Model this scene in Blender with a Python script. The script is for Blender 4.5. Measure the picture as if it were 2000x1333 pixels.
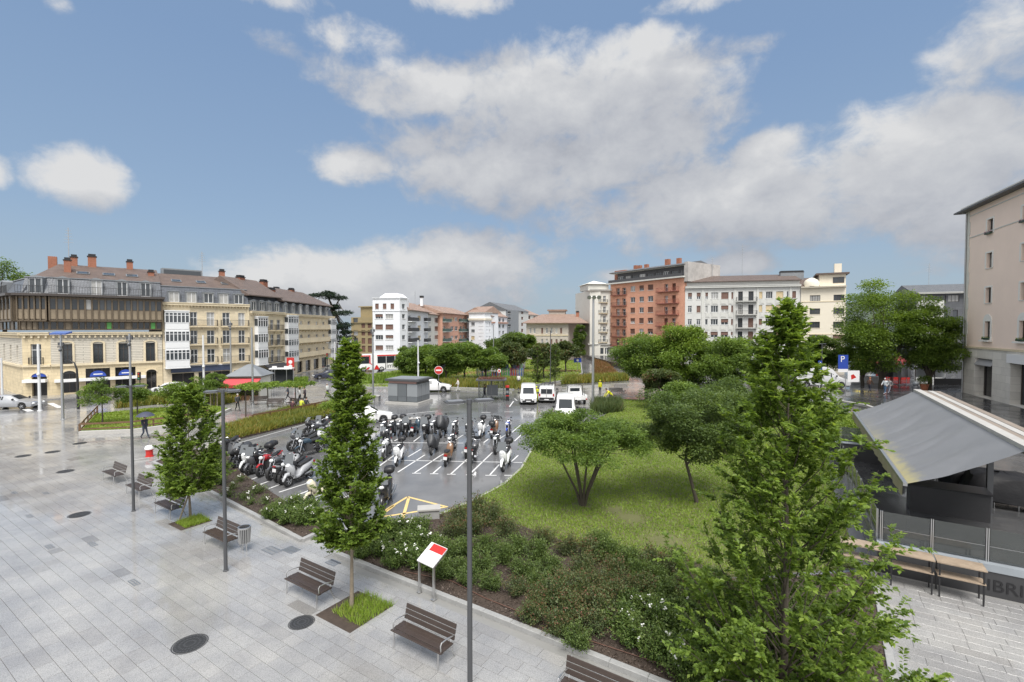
import bpy, math, random
import numpy as np
from mathutils import Vector, Matrix

for o in list(bpy.data.objects):
    bpy.data.objects.remove(o)
S = bpy.context.scene
COL = S.collection
PI = math.pi
R = math.radians
rnd = random.Random(7)

# ------------------------------------------------------------------ camera
CAMZ, PITCH, F = 8.5, R(1.61), 944.4
cam = bpy.data.cameras.new('camera')
cam.lens, cam.sensor_width = 17.0, 36.0
cam.clip_start, cam.clip_end = 0.1, 4000
camo = bpy.data.objects.new('camera', cam)
COL.objects.link(camo)
camo.location = (0, 0, CAMZ)
camo.rotation_euler = (PI / 2 - PITCH, 0, 0)
S.camera = camo

# ------------------------------------------------------------------ view
S.view_settings.view_transform = 'Standard'
S.view_settings.look = 'None'
S.view_settings.exposure = 1.95
S.view_settings.gamma = 1
S.view_settings.use_curve_mapping = False
S.render.engine = 'CYCLES'
S.cycles.max_bounces = 6
S.cycles.diffuse_bounces = 4
S.cycles.glossy_bounces = 3
S.cycles.transmission_bounces = 4
S.cycles.transparent_max_bounces = 6
S.cycles.caustics_reflective = False
S.cycles.caustics_refractive = False
S.cycles.use_denoising = True

# ------------------------------------------------------------------ sun
SUN_EL, SUN_AZ = R(58), R(172)      # azimuth clockwise from +Y: behind the camera, a little left
sun = bpy.data.lights.new('sun', 'SUN')
sun.energy = 1.1
sun.angle = R(28)
sun.color = (1.0, 0.965, 0.91)
suno = bpy.data.objects.new('sun', sun)
COL.objects.link(suno)
_sd = Vector((math.sin(SUN_AZ) * math.cos(SUN_EL), math.cos(SUN_AZ) * math.cos(SUN_EL), math.sin(SUN_EL)))
suno.rotation_euler = (-_sd).to_track_quat('-Z', 'Y').to_euler()
suno.location = (0, -20, 60)

# ------------------------------------------------------------------ sky
world = bpy.data.worlds.new('World')
S.world = world
world.use_nodes = True
NT = world.node_tree
NT.nodes.clear()


class NG:
    """tiny shader-graph writer"""
    def __init__(s, nt): s.nt = nt
    def n(s, typ, **kw):
        x = s.nt.nodes.new(typ)
        for k, v in kw.items(): setattr(x, k, v)
        return x
    def put(s, sock, v):
        if isinstance(v, bpy.types.NodeSocket): s.nt.links.new(v, sock)
        elif v is not None: sock.default_value = v
    def m(s, op, a, b=None, c=None, clamp=False):
        x = s.n('ShaderNodeMath', operation=op, use_clamp=clamp)
        for i, v in enumerate((a, b, c)):
            if v is not None: s.put(x.inputs[i], v)
        return x.outputs[0]
    def mix(s, f, a, b, blend='MIX'):
        x = s.n('ShaderNodeMix', data_type='RGBA', blend_type=blend)
        s.put(x.inputs[0], f); s.put(x.inputs[6], a); s.put(x.inputs[7], b)
        return x.outputs[2]
    def ramp(s, f, stops):
        x = s.n('ShaderNodeValToRGB')
        e = x.color_ramp.elements
        while len(e) < len(stops): e.new(0.5)
        for i, (p, c) in enumerate(stops):
            e[i].position = p
            e[i].color = c if len(c) == 4 else (*c, 1)
        s.put(x.inputs[0], f)
        return x.outputs[0]
    def noise(s, vec, scale, detail=4, rough=.5, dist=0, lac=2.0):
        x = s.n('ShaderNodeTexNoise')
        x.inputs['Scale'].default_value = scale
        x.inputs['Detail'].default_value = detail
        x.inputs['Roughness'].default_value = rough
        x.inputs['Distortion'].default_value = dist
        x.inputs['Lacunarity'].default_value = lac
        if vec is not None: s.put(x.inputs['Vector'], vec)
        return x.outputs[0]
    def smooth(s, v, a, b):
        x = s.n('ShaderNodeMapRange', interpolation_type='SMOOTHSTEP')
        s.put(x.inputs[0], v); x.inputs[1].default_value = a; x.inputs[2].default_value = b
        return x.outputs[0]


def ang(px, py):
    """bearing and elevation of a direction, in degrees"""
    u = math.atan2(px - 1000, F)
    v = math.atan2(640 - py, math.hypot(F, px - 1000))
    return math.degrees(u), math.degrees(v)


def build_world():
    g = NG(NT)
    tc = g.n('ShaderNodeTexCoord')
    sep = g.n('ShaderNodeSeparateXYZ')
    g.put(sep.inputs[0], tc.outputs['Generated'])
    X, Y, Z = sep.outputs
    U = g.m('MULTIPLY', g.m('ARCTAN2', X, Y), 180 / PI)
    V = g.m('MULTIPLY', g.m('ARCSINE', Z), 180 / PI)
    sky = g.n('ShaderNodeTexSky', sky_type='NISHITA', sun_disc=False)
    sky.sun_elevation, sky.sun_rotation = SUN_EL, SUN_AZ
    sky.air_density, sky.dust_density, sky.ozone_density = 1.0, 1.2, 1.6
    # cumulus banks: (px, py, half width px, half height px, weight)
    blobs = [(860, 185, 230, 65, .8), (1120, 205, 280, 115, 1.0), (1290, 260, 190, 95, .75), (700, 325, 110, 50, .75), (1050, 330, 330, 95, 1.0),
             (1420, 400, 420, 100, 1.0), (1500, 300, 110, 55, .75), (1800, 330, 330, 120, 1.05), (1960, 420, 260, 110, .9),
             (160, 345, 105, 62, .95), (-10, 335, 55, 40, .7), (620, 545, 230, 62, .9), (900, 520, 170, 75, 1.0), (780, 575, 330, 50, .9),
             (1440, 520, 90, 32, .9), (1230, 545, 110, 26, .45), (720, 90, 150, 50, .32), (540, 95, 80, 45, .3), (900, 15, 110, 40, .5), (520, -5, 140, 40, .45), (130, 20, 60, 30, .35),
             (1960, 90, 190, 110, .75), (1420, 0, 200, 32, .6), (1470, 90, 70, 30, .45), (1270, 80, 70, 40, .5), (1290, 110, 320, 60, .2)]

    def density(du, dv):
        u = g.m('ADD', U, du) if du else U
        v = g.m('ADD', V, dv) if dv else V
        cb = g.n('ShaderNodeCombineXYZ')
        g.put(cb.inputs[0], u); g.put(cb.inputs[1], g.m('MULTIPLY', v, 1.35)); 
        n1 = g.noise(cb.outputs[0], .085, 7, .56, .35)
        n2 = g.noise(cb.outputs[0], .27, 7, .62, .3)
        acc = None
        for (px, py, rx, ry, w) in blobs:
            u0, v0 = ang(px, py)
            ru = abs(ang(px + rx, py)[0] - ang(px - rx, py)[0]) / 2
            rv = abs(ang(px, py - ry)[1] - ang(px, py + ry)[1]) / 2
            a = g.m('MULTIPLY', g.m('SUBTRACT', u, u0), 1 / ru)
            b = g.m('MULTIPLY', g.m('SUBTRACT', v, v0), 1 / rv)
            # flatter below, rounder above
            q = g.m('SUBTRACT', w, g.m('MULTIPLY', g.m('ADD', g.m('MULTIPLY', a, a), g.m('MULTIPLY', b, b)), .75))
            acc = q if acc is None else g.m('SMOOTH_MAX', acc, q, .25)
        # the rest of the dome: full cloud cover added outside the frame, for its light
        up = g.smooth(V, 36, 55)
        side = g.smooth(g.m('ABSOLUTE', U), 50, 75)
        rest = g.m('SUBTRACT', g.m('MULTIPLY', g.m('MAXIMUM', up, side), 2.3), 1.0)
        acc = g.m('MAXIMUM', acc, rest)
        acc = g.m('MAXIMUM', acc, -1.0)
        d = g.m('ADD', acc, g.m('MULTIPLY', g.m('SUBTRACT', n1, .5), 1.9))
        d = g.m('ADD', d, g.m('MULTIPLY', g.m('SUBTRACT', n2, .5), 1.5))
        return d
    d0 = density(0, 0)
    d1 = density(-.8, 4.5)
    alpha = g.smooth(d0, -.1, .72)
    lit = g.m('ADD', .42, g.m('MULTIPLY', g.m('SUBTRACT', d0, d1), .42), clamp=True)
    cloud = g.ramp(lit, [(0, (2.0, 2.08, 2.32)), (.35, (2.6, 2.68, 2.88)), (.7, (3.2, 3.25, 3.35)), (1, (3.85, 3.85, 3.85))])
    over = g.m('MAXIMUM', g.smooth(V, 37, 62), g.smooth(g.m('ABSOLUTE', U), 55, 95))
    cloud = g.mix(over, cloud, (6.0, 6.05, 6.15, 1))     # unseen sky above and behind, made brighter than the visible clouds to light facades
    # pale band of far thin cloud near the horizon
    hz = g.m('MULTIPLY', g.smooth(V, 12, 0), .5)
    clear = g.mix(.85, sky.outputs[0], g.ramp(g.m('MULTIPLY', V, 1 / 90), [(0, (1.9, 2.4, 2.85)), (.12, (1.45, 2.05, 2.85)), (.3, (1.15, 1.75, 2.75)), (1, (.95, 1.5, 2.5))]))
    base = g.mix(hz, clear, (1.9, 2.35, 2.75, 1))
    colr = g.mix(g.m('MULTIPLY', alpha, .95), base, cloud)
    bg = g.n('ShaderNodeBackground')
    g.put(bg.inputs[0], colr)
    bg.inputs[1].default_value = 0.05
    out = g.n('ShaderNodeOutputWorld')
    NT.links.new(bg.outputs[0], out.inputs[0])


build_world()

# ------------------------------------------------------------------ where a sight line meets the ground or a wall
FWD = Vector((0, math.cos(PITCH), -math.sin(PITCH)))
UP = Vector((0, math.sin(PITCH), math.cos(PITCH)))


def ray(px, py):
    return FWD + Vector((1, 0, 0)) * ((px - 1000) / F) + UP * ((666.5 - py) / F)


def G(px, py, z=0.0):
    d = ray(px, py)
    t = (z - CAMZ) / d.z
    return Vector((d.x * t, d.y * t, z))


def at(px, py, Y):
    d = ray(px, py)
    t = Y / d.y
    return Vector((d.x * t, Y, CAMZ + d.z * t))


def zat(py, Y, px=1000):
    return at(px, py, Y).z


E1 = Vector((.838, -.546, 0))       # the direction the kerb, the benches and the slabs run
E2 = Vector((.546, .838, 0))
A1 = math.atan2(E1.y, E1.x)


# ------------------------------------------------------------------ objects
def tag(o, label=None, cat=None, group=None, kind=None):
    if label: o['label'] = label
    if cat: o['category'] = cat
    if group: o['group'] = group
    if kind: o['kind'] = kind
    return o


def thing(name, label, cat, loc=(0, 0, 0), rz=0.0, group=None):
    o = bpy.data.objects.new(name, None)
    COL.objects.link(o)
    o.location = loc
    o.rotation_euler = (0, 0, rz)
    o.empty_display_size = .2
    return tag(o, label, cat, group)


def put(name, me, parent=None, loc=None, rot=None, scale=None):
    o = bpy.data.objects.new(name, me)
    COL.objects.link(o)
    if parent is not None: o.parent = parent
    if loc is not None: o.location = loc
    if rot is not None: o.rotation_euler = rot
    if scale is not None: o.scale = scale if hasattr(scale, '__len__') else (scale,) * 3
    return o


KIDS = {}


def dup(root, loc=None, rz=None, label=None, scale=None, swap=None):
    """a copy of a thing, of its parts and of their sub-parts; swap = {old material name: new material}"""
    def kids(o):
        if o.name not in KIDS: KIDS[o.name] = list(o.children)
        return KIDS[o.name]

    def cp(o, parent):
        c = o.copy()
        COL.objects.link(c)
        if parent is not None: c.parent = parent
        if swap and c.type == 'MESH':
            for s in c.material_slots:
                if s.material and s.material.name in swap:
                    m = swap[s.material.name]
                    s.link = 'OBJECT'
                    s.material = m
        for k in kids(o): cp(k, c)
        return c
    c = cp(root, None)
    if loc is not None: c.location = loc
    if rz is not None: c.rotation_euler = (c.rotation_euler[0], c.rotation_euler[1], rz)
    if label: c['label'] = label
    if scale is not None: c.scale = (scale,) * 3
    return c


class MB:
    """collects shapes and builds them as ONE mesh"""
    def __init__(s): s.v, s.f, s.mi, s.cur = [], [], [], 0
    def mat(s, i): s.cur = i; return s
    def add(s, vs, fs, M=None):
        b = len(s.v)
        for p in vs:
            p = Vector(p)
            s.v.append(tuple(M @ p) if M is not None else tuple(p))
        for f in fs:
            s.f.append(tuple(b + i for i in f)); s.mi.append(s.cur)
        return s
    def box(s, lo, hi, M=None):
        x0, y0, z0 = lo; x1, y1, z1 = hi
        return s.add([(x0, y0, z0), (x1, y0, z0), (x1, y1, z0), (x0, y1, z0), (x0, y0, z1), (x1, y0, z1), (x1, y1, z1), (x0, y1, z1)],
                     [(0, 3, 2, 1), (4, 5, 6, 7), (0, 1, 5, 4), (1, 2, 6, 5), (2, 3, 7, 6), (3, 0, 4, 7)], M)
    def cbox(s, c, d, M=None):
        return s.box([c[i] - d[i] / 2 for i in range(3)], [c[i] + d[i] / 2 for i in range(3)], M)
    def quad(s, a, b, c, d): return s.add([a, b, c, d], [(0, 1, 2, 3)])
    def poly(s, pts): return s.add(pts, [tuple(range(len(pts)))])
    def prism(s, pts, z0, z1, M=None):
        n = len(pts)
        a = sum(pts[i][0] * pts[(i + 1) % n][1] - pts[(i + 1) % n][0] * pts[i][1] for i in range(n))
        if a < 0: pts = list(pts)[::-1]
        vs = [(p[0], p[1], z0) for p in pts] + [(p[0], p[1], z1) for p in pts]
        fs = [tuple(range(n - 1, -1, -1)), tuple(range(n, 2 * n))] + [(i, (i + 1) % n, n + (i + 1) % n, n + i) for i in range(n)]
        return s.add(vs, fs, M)
    def tube(s, pts, rad, n=8, cap=True):
        pts = [Vector(p) for p in pts]
        if not hasattr(rad, '__len__'): rad = [rad] * len(pts)
        vs, fs = [], []
        up = None
        for i, p in enumerate(pts):
            d = (pts[min(i + 1, len(pts) - 1)] - pts[max(i - 1, 0)])
            d = d.normalized() if d.length > 1e-9 else Vector((0, 0, 1))
            if up is None: up = Vector((0, 0, 1)) if abs(d.z) < .9 else Vector((1, 0, 0))
            a = d.cross(up).normalized()
            b = a.cross(d).normalized()
            up = b
            for k in range(n):
                t = 2 * PI * k / n
                vs.append(p + (a * math.cos(t) + b * math.sin(t)) * rad[i])
        for i in range(len(pts) - 1):
            for k in range(n):
                fs.append((i * n + k, i * n + (k + 1) % n, (i + 1) * n + (k + 1) % n, (i + 1) * n + k))
        if cap:
            fs.append(tuple(range(n))[::-1]); m = (len(pts) - 1) * n
            fs.append(tuple(range(m, m + n)))
        return s.add(vs, fs)
    def lathe(s, prof, n=16, M=None, cap=True):
        """prof = [(r, z)] about z"""
        vs, fs = [], []
        for (r, z) in prof:
            for k in range(n):
                t = 2 * PI * k / n
                vs.append((r * math.cos(t), r * math.sin(t), z))
        for i in range(len(prof) - 1):
            for k in range(n):
                fs.append((i * n + k, i * n + (k + 1) % n, (i + 1) * n + (k + 1) % n, (i + 1) * n + k))
        if cap:
            fs.append(tuple(range(n))[::-1]); m = (len(prof) - 1) * n
            fs.append(tuple(range(m, m + n)))
        return s.add(vs, fs, M)
    def loft(s, rings, cap=True, closed=True):
        n = len(rings[0]); vs = [p for r in rings for p in r]; fs = []
        for i in range(len(rings) - 1):
            for k in range(n if closed else n - 1):
                fs.append((i * n + k, i * n + (k + 1) % n, (i + 1) * n + (k + 1) % n, (i + 1) * n + k))
        if cap:
            fs.append(tuple(range(n))[::-1]); m = (len(rings) - 1) * n
            fs.append(tuple(range(m, m + n)))
        return s.add(vs, fs)
    def ell(s, c, r, n=10, m=7, M=None):
        """ellipsoid"""
        vs, fs = [(c[0], c[1], c[2] - r[2])], []
        for i in range(1, m):
            a = -PI / 2 + PI * i / m
            for k in range(n):
                t = 2 * PI * k / n
                vs.append((c[0] + r[0] * math.cos(a) * math.cos(t), c[1] + r[1] * math.cos(a) * math.sin(t), c[2] + r[2] * math.sin(a)))
        vs.append((c[0], c[1], c[2] + r[2])); last = len(vs) - 1
        for k in range(n):
            fs.append((0, 1 + (k + 1) % n, 1 + k))
            for i in range(m - 2):
                a = 1 + i * n
                fs.append((a + k, a + (k + 1) % n, a + n + (k + 1) % n, a + n + k))
            a = 1 + (m - 2) * n
            fs.append((a + k, a + (k + 1) % n, last))
        return s.add(vs, fs, M)
    def mesh(s, name, mats, smooth=None):
        me = bpy.data.meshes.new(name)
        me.from_pydata(s.v, [], s.f)
        for m in (mats if isinstance(mats, (list, tuple)) else [mats]): me.materials.append(m)
        me.polygons.foreach_set('material_index', s.mi)
        if smooth:
            me.polygons.foreach_set('use_smooth', [True] * len(s.f))
            me.update()
            me.set_sharp_from_angle(angle=R(smooth))
        me.update()
        return me
    def obj(s, name, mats, parent=None, smooth=None, loc=None, rot=None):
        return put(name, s.mesh(name, mats, smooth), parent, loc, rot)


# ------------------------------------------------------------------ materials
MATS = {}


def M(name, col=(.5, .5, .5), rough=.6, metal=0, nscale=0, namt=0, bump=0, bscale=30, spec=.5, coat=0, detail=5, trans=0):
    if name in MATS: return MATS[name]
    m = bpy.data.materials.new(name)
    m.use_nodes = True
    g = NG(m.node_tree)
    p = m.node_tree.nodes['Principled BSDF']
    p.inputs['Roughness'].default_value = rough
    p.inputs['Metallic'].default_value = metal
    p.inputs['Specular IOR Level'].default_value = spec
    if coat: p.inputs['Coat Weight'].default_value = coat; p.inputs['Coat Roughness'].default_value = .08
    c = (*col, 1)
    if nscale or bump:
        tc = g.n('ShaderNodeTexCoord').outputs['Object']
    if nscale:
        n = g.noise(tc, nscale, detail, .6)
        n2 = g.noise(tc, nscale * .17, 3, .5)
        f = g.m('ADD', g.m('MULTIPLY', g.m('SUBTRACT', n, .5), 1.6), g.m('MULTIPLY', g.m('SUBTRACT', n2, .5), 1.4))
        k = g.m('ADD', 1.0, g.m('MULTIPLY', f, namt))
        cb = g.n('ShaderNodeCombineXYZ')
        for i in range(3): g.put(cb.inputs[i], k)
        g.put(p.inputs['Base Color'], g.mix(1.0, c, cb.outputs[0], 'MULTIPLY'))
    else:
        p.inputs['Base Color'].default_value = c
    if bump:
        b = g.n('ShaderNodeBump'); b.inputs['Strength'].default_value = bump; b.inputs['Distance'].default_value = .02
        g.put(b.inputs['Height'], g.noise(tc, bscale, 4, .6))
        g.put(p.inputs['Normal'], b.outputs[0])
    if trans: p.inputs['Transmission Weight'].default_value = trans
    MATS[name] = m
    return m


def M_leaf(name, cols, trans=.35, rough=.45):
    """leaf colour from a per-leaf value"""
    if name in MATS: return MATS[name]
    m = bpy.data.materials.new(name); m.use_nodes = True
    g = NG(m.node_tree); nt = m.node_tree
    p = nt.nodes['Principled BSDF']
    a = g.n('ShaderNodeAttribute', attribute_name='tone')
    c = g.ramp(a.outputs['Fac'], [(i / (len(cols) - 1), k) for i, k in enumerate(cols)])
    g.put(p.inputs['Base Color'], c)
    p.inputs['Roughness'].default_value = rough
    p.inputs['Specular IOR Level'].default_value = .4
    t = g.n('ShaderNodeBsdfTranslucent')
    g.put(t.inputs[0], g.mix(1.0, c, (1.25, 1.2, .5, 1), 'MULTIPLY'))
    mx = g.n('ShaderNodeMixShader'); mx.inputs[0].default_value = trans
    nt.links.new(p.outputs[0], mx.inputs[1]); nt.links.new(t.outputs[0], mx.inputs[2])
    nt.links.new(mx.outputs[0], nt.nodes['Material Output'].inputs[0])
    MATS[name] = m
    return m


def M_ground(name, c0, c1, scale, r0, r1, rscale, bump=.15, bscale=60, tone=False, speck=0, joints=None):
    """wet ground: colour patches, glossier where water stands"""
    if name in MATS: return MATS[name]
    m = bpy.data.materials.new(name); m.use_nodes = True
    g = NG(m.node_tree); p = m.node_tree.nodes['Principled BSDF']
    pos = g.n('ShaderNodeNewGeometry').outputs['Position']
    c = g.mix(g.smooth(g.noise(pos, scale, 6, .6), .3, .7), (*c0, 1), (*c1, 1))
    if speck:
        n = g.noise(pos, 55, 4, .8)
        c = g.mix(g.m('MULTIPLY', g.smooth(n, .45, .62), speck), c, (.03, .03, .033, 1))
    if tone:
        a = g.n('ShaderNodeAttribute', attribute_name='tone')
        cb = g.ramp(a.outputs['Fac'], [(0, (.6, .59, .58)), (.1, (.9, .885, .87)), (.5, (1, 1, 1)), (.88, (1.1, 1.08, 1.05)), (1, (1.14, 1.1, 1.0))])
        c = g.mix(1.0, c, cb, 'MULTIPLY')
    h = None
    if joints:
        rot, bw, bh = joints
        mp = g.n('ShaderNodeMapping'); mp.inputs['Rotation'].default_value = (0, 0, rot)
        g.put(mp.inputs[0], pos)
        br = g.n('ShaderNodeTexBrick')
        br.inputs['Scale'].default_value = 1; br.inputs['Brick Width'].default_value = bw; br.inputs['Row Height'].default_value = bh
        br.inputs['Mortar Size'].default_value = .012
        br.inputs['Color1'].default_value = (.84, .84, .84, 1); br.inputs['Color2'].default_value = (1.12, 1.1, 1.06, 1); br.inputs['Mortar'].default_value = (.45, .43, .4, 1)
        g.put(br.inputs[0], mp.outputs[0])
        c = g.mix(.9, c, br.outputs[0], 'MULTIPLY')
    g.put(p.inputs['Base Color'], c)
    w = g.smooth(g.noise(pos, rscale, 5, .55, .6), .35, .68)
    mr = g.n('ShaderNodeMapRange'); g.put(mr.inputs[0], w); mr.inputs[3].default_value = r0; mr.inputs[4].default_value = r1
    g.put(p.inputs['Roughness'], mr.outputs[0])
    p.inputs['Specular IOR Level'].default_value = .7
    b = g.n('ShaderNodeBump'); b.inputs['Distance'].default_value = .01
    g.put(b.inputs['Strength'], g.m('MULTIPLY', g.m('ADD', w, .15), bump))
    g.put(b.inputs['Height'], g.noise(pos, bscale, 4, .65))
    g.put(p.inputs['Normal'], b.outputs[0])
    MATS[name] = m
    return m


def M_tiles(name, c0, c1, su=4.0, sv=3.0, rough=.5, bump=.6):
    """roof tiles too far off to tell apart: rows in object space"""
    if name in MATS: return MATS[name]
    m = bpy.data.materials.new(name); m.use_nodes = True
    g = NG(m.node_tree); p = m.node_tree.nodes['Principled BSDF']
    tc = g.n('ShaderNodeTexCoord').outputs['Object']
    wv = g.n('ShaderNodeTexWave', bands_direction='X'); wv.inputs['Scale'].default_value = su; wv.inputs['Distortion'].default_value = .3
    g.put(wv.inputs[0], tc)
    wz = g.n('ShaderNodeTexWave', bands_direction='Y', wave_profile='SAW'); wz.inputs['Scale'].default_value = sv
    g.put(wz.inputs[0], tc)
    n = g.smooth(g.noise(tc, 1.3, 6, .7), .25, .75)
    c = g.mix(n, (*c0, 1), (*c1, 1))
    c = g.mix(g.m('MULTIPLY', wv.outputs[0], .45), c, (c0[0] * .4, c0[1] * .4, c0[2] * .4, 1))
    g.put(p.inputs['Base Color'], c)
    p.inputs['Roughness'].default_value = rough
    b = g.n('ShaderNodeBump'); b.inputs['Strength'].default_value = bump; b.inputs['Distance'].default_value = .05
    g.put(b.inputs['Height'], g.m('ADD', wv.outputs[0], g.m('MULTIPLY', wz.outputs[0], .5)))
    g.put(p.inputs['Normal'], b.outputs[0])
    MATS[name] = m
    return m


def M_courses(name, col, bw, bh, mortar=.7, namt=.12, rough=.7, msize=.012, var=.08):
    """masonry courses on a wall, object space x / z"""
    if name in MATS: return MATS[name]
    m = bpy.data.materials.new(name); m.use_nodes = True
    g = NG(m.node_tree); p = m.node_tree.nodes['Principled BSDF']
    tc = g.n('ShaderNodeTexCoord').outputs['Object']
    sp = g.n('ShaderNodeSeparateXYZ'); g.put(sp.inputs[0], tc)
    cb = g.n('ShaderNodeCombineXYZ')
    g.put(cb.inputs[0], g.m('ADD', sp.outputs[0], sp.outputs[1])); g.put(cb.inputs[1], sp.outputs[2])
    br = g.n('ShaderNodeTexBrick')
    br.inputs['Scale'].default_value = 1; br.inputs['Brick Width'].default_value = bw; br.inputs['Row Height'].default_value = bh
    br.inputs['Mortar Size'].default_value = msize
    br.inputs['Color1'].default_value = (1 - var, 1 - var, 1 - var, 1); br.inputs['Color2'].default_value = (1 + var, 1 + var, 1 + var, 1)
    br.inputs['Mortar'].default_value = (mortar, mortar, mortar, 1)
    g.put(br.inputs[0], cb.outputs[0])
    k = g.m('ADD', 1.0, g.m('MULTIPLY', g.m('SUBTRACT', g.noise(tc, .9, 7, .7), .5), namt * 4))
    c3 = g.n('ShaderNodeCombineXYZ')
    for i in range(3): g.put(c3.inputs[i], k)
    c = g.mix(1.0, (*col, 1), br.outputs[0], 'MULTIPLY')
    g.put(p.inputs['Base Color'], g.mix(1.0, c, c3.outputs[0], 'MULTIPLY'))
    p.inputs['Roughness'].default_value = rough
    b = g.n('ShaderNodeBump'); b.inputs['Strength'].default_value = .5; b.inputs['Distance'].default_value = .02
    g.put(b.inputs['Height'], g.m('SUBTRACT', 1.0, br.outputs[1])); g.put(p.inputs['Normal'], b.outputs[0])
    MATS[name] = m
    return m


ASPHALT = M_ground('wet asphalt', (.12, .121, .126), (.175, .175, .178), .35, .05, .24, .22, .25, 45)
GRANITE = M_ground('wet granite', (.28, .28, .285), (.40, .395, .385), .42, .035, .22, .25, .10, 50, tone=True, speck=.45)
GRANITE_FAR = M_ground('wet granite far', (.28, .28, .285), (.40, .395, .385), .42, .035, .22, .25, .10, 50, speck=.45, joints=(-A1, .8, .36))
JOINT = M('joint grit', (.25, .248, .24), .45)
SLATEFLOOR = M_ground('wet dark slate paving', (.055, .057, .062), (.09, .091, .095), .6, .07, .3, .5, .1, 40, joints=(-A1, .8, .4))
PALEPAVE = M_ground('wet pale paving', (.24, .24, .24), (.34, .335, .325), .4, .1, .35, .3, .1, 40, joints=(-A1, .6, .3))
SOIL = M('bark mulch', (.06, .043, .033), .85, nscale=9, namt=.6, bump=.9, bscale=28)
LAWN = M('lawn soil', (.125, .13, .05), .8, nscale=1.4, namt=.35, bump=.6, bscale=60)
KERB = M('kerb granite', (.32, .32, .315), .45, nscale=14, namt=.25, bump=.2, bscale=60)
CONC = M('pale concrete', (.42, .41, .39), .55, nscale=3, namt=.2, bump=.15)
WHITEPAINT = M('road paint white', (.72, .72, .72), .35, nscale=6, namt=.15)
YELLOWPAINT = M('road paint yellow', (.75, .55, .22), .4, nscale=6, namt=.2)
STEEL = M('galvanised steel', (.42, .43, .44), .38, .85)
DARKMETAL = M('dark grey paint', (.085, .088, .095), .42, .2)
BLACK = M('black plastic', (.018, .018, .02), .42)
RUBBER = M('tyre rubber', (.02, .02, .021), .7)
CHROME = M('bright metal', (.7, .7, .72), .18, 1)
SILVER = M('silver paint', (.5, .51, .53), .3, .6, coat=.5)
WHITEP = M('white vehicle paint', (.8, .8, .8), .28, coat=.6)
GLASSD = M('dark glass', (.025, .03, .035), .06, spec=.6)
GLASSW = M('window glass', (.05, .058, .066), .08, spec=.6)
CURTAIN = M('window with curtain', (.38, .38, .37), .25, nscale=2.5, namt=.5)
BROWNSHUT = M_courses('brown roller shutter', (.17, .085, .06), 5, .07, .6, .05, .5, .012)
CREAMSHUT = M_courses('cream roller shutter', (.62, .5, .3), 5, .07, .75, .05, .5, .012)
WHITEF = M('white frame paint', (.72, .73, .74), .4)
DARKF = M('dark frame paint', (.06, .05, .045), .4)
BARK = M('bark', (.085, .07, .055), .85, nscale=12, namt=.5, bump=.7, bscale=25)
PALEBARK = M('pale bark', (.24, .2, .15), .85, nscale=12, namt=.4, bump=.5, bscale=25)
WOODDK = M('wet brown slat wood', (.05, .036, .03), .38, nscale=7, namt=.4, bump=.2, bscale=40)
WOODLT = M('weathered board wood', (.32, .25, .185), .5, nscale=5, namt=.6, bump=.3, bscale=30)
RAILWOOD = M('brown rail wood', (.15, .085, .045), .6, nscale=5, namt=.4)
RED = M('red paint', (.5, .03, .025), .4)
SKIN = M('skin', (.5, .3, .22), .5)
TAILRED = M('red lamp lens', (.35, .01, .012), .2)
LAMPLENS = M('clear lamp lens', (.75, .77, .78), .1, spec=.8)
# ================================================================== GROUND
def struct(name, mb, mats, parent=None, smooth=None):
    o = mb.obj(name, mats, parent, smooth)
    if parent is None: o['kind'] = 'structure'
    return o


def sheet(name, pts, z, mat, thick=0.0, parent=None):
    """flat ground area; with a thickness it is a low slab"""
    mb = MB()
    p2 = [(p[0], p[1]) for p in pts]
    if thick: mb.prism(p2, z - thick, z)
    else:
        n = len(p2)
        a = sum(p2[i][0] * p2[(i + 1) % n][1] - p2[(i + 1) % n][0] * p2[i][1] for i in range(n))
        if a < 0: p2 = p2[::-1]
        mb.poly([(x, y, z) for x, y in p2])
    return struct(name, mb, mat, parent)


def GP(*pp, z=0.0): return [G(x, y, z) for x, y in pp]


P0 = G(655, 1085)
P0.z = 0


def ST(s, t, z=0.0): return P0 + E1 * s + E2 * t + Vector((0, 0, z))


def inv_st(p):
    d = Vector((p[0] - P0.x, p[1] - P0.y, 0))
    return d.dot(E1), d.dot(E2)


def proj(p):
    d = Vector(p) - Vector((0, 0, CAMZ))
    w = d.dot(FWD)
    return (1000 + F * d.x / w, 666.5 - F * d.dot(UP) / w) if w > .1 else (-9999, 9999)


mb = MB()
mb.quad((-1500, -60, 0), (1500, -60, 0), (1500, 2500, 0), (-1500, 2500, 0))
struct('ground', mb, ASPHALT)

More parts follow.
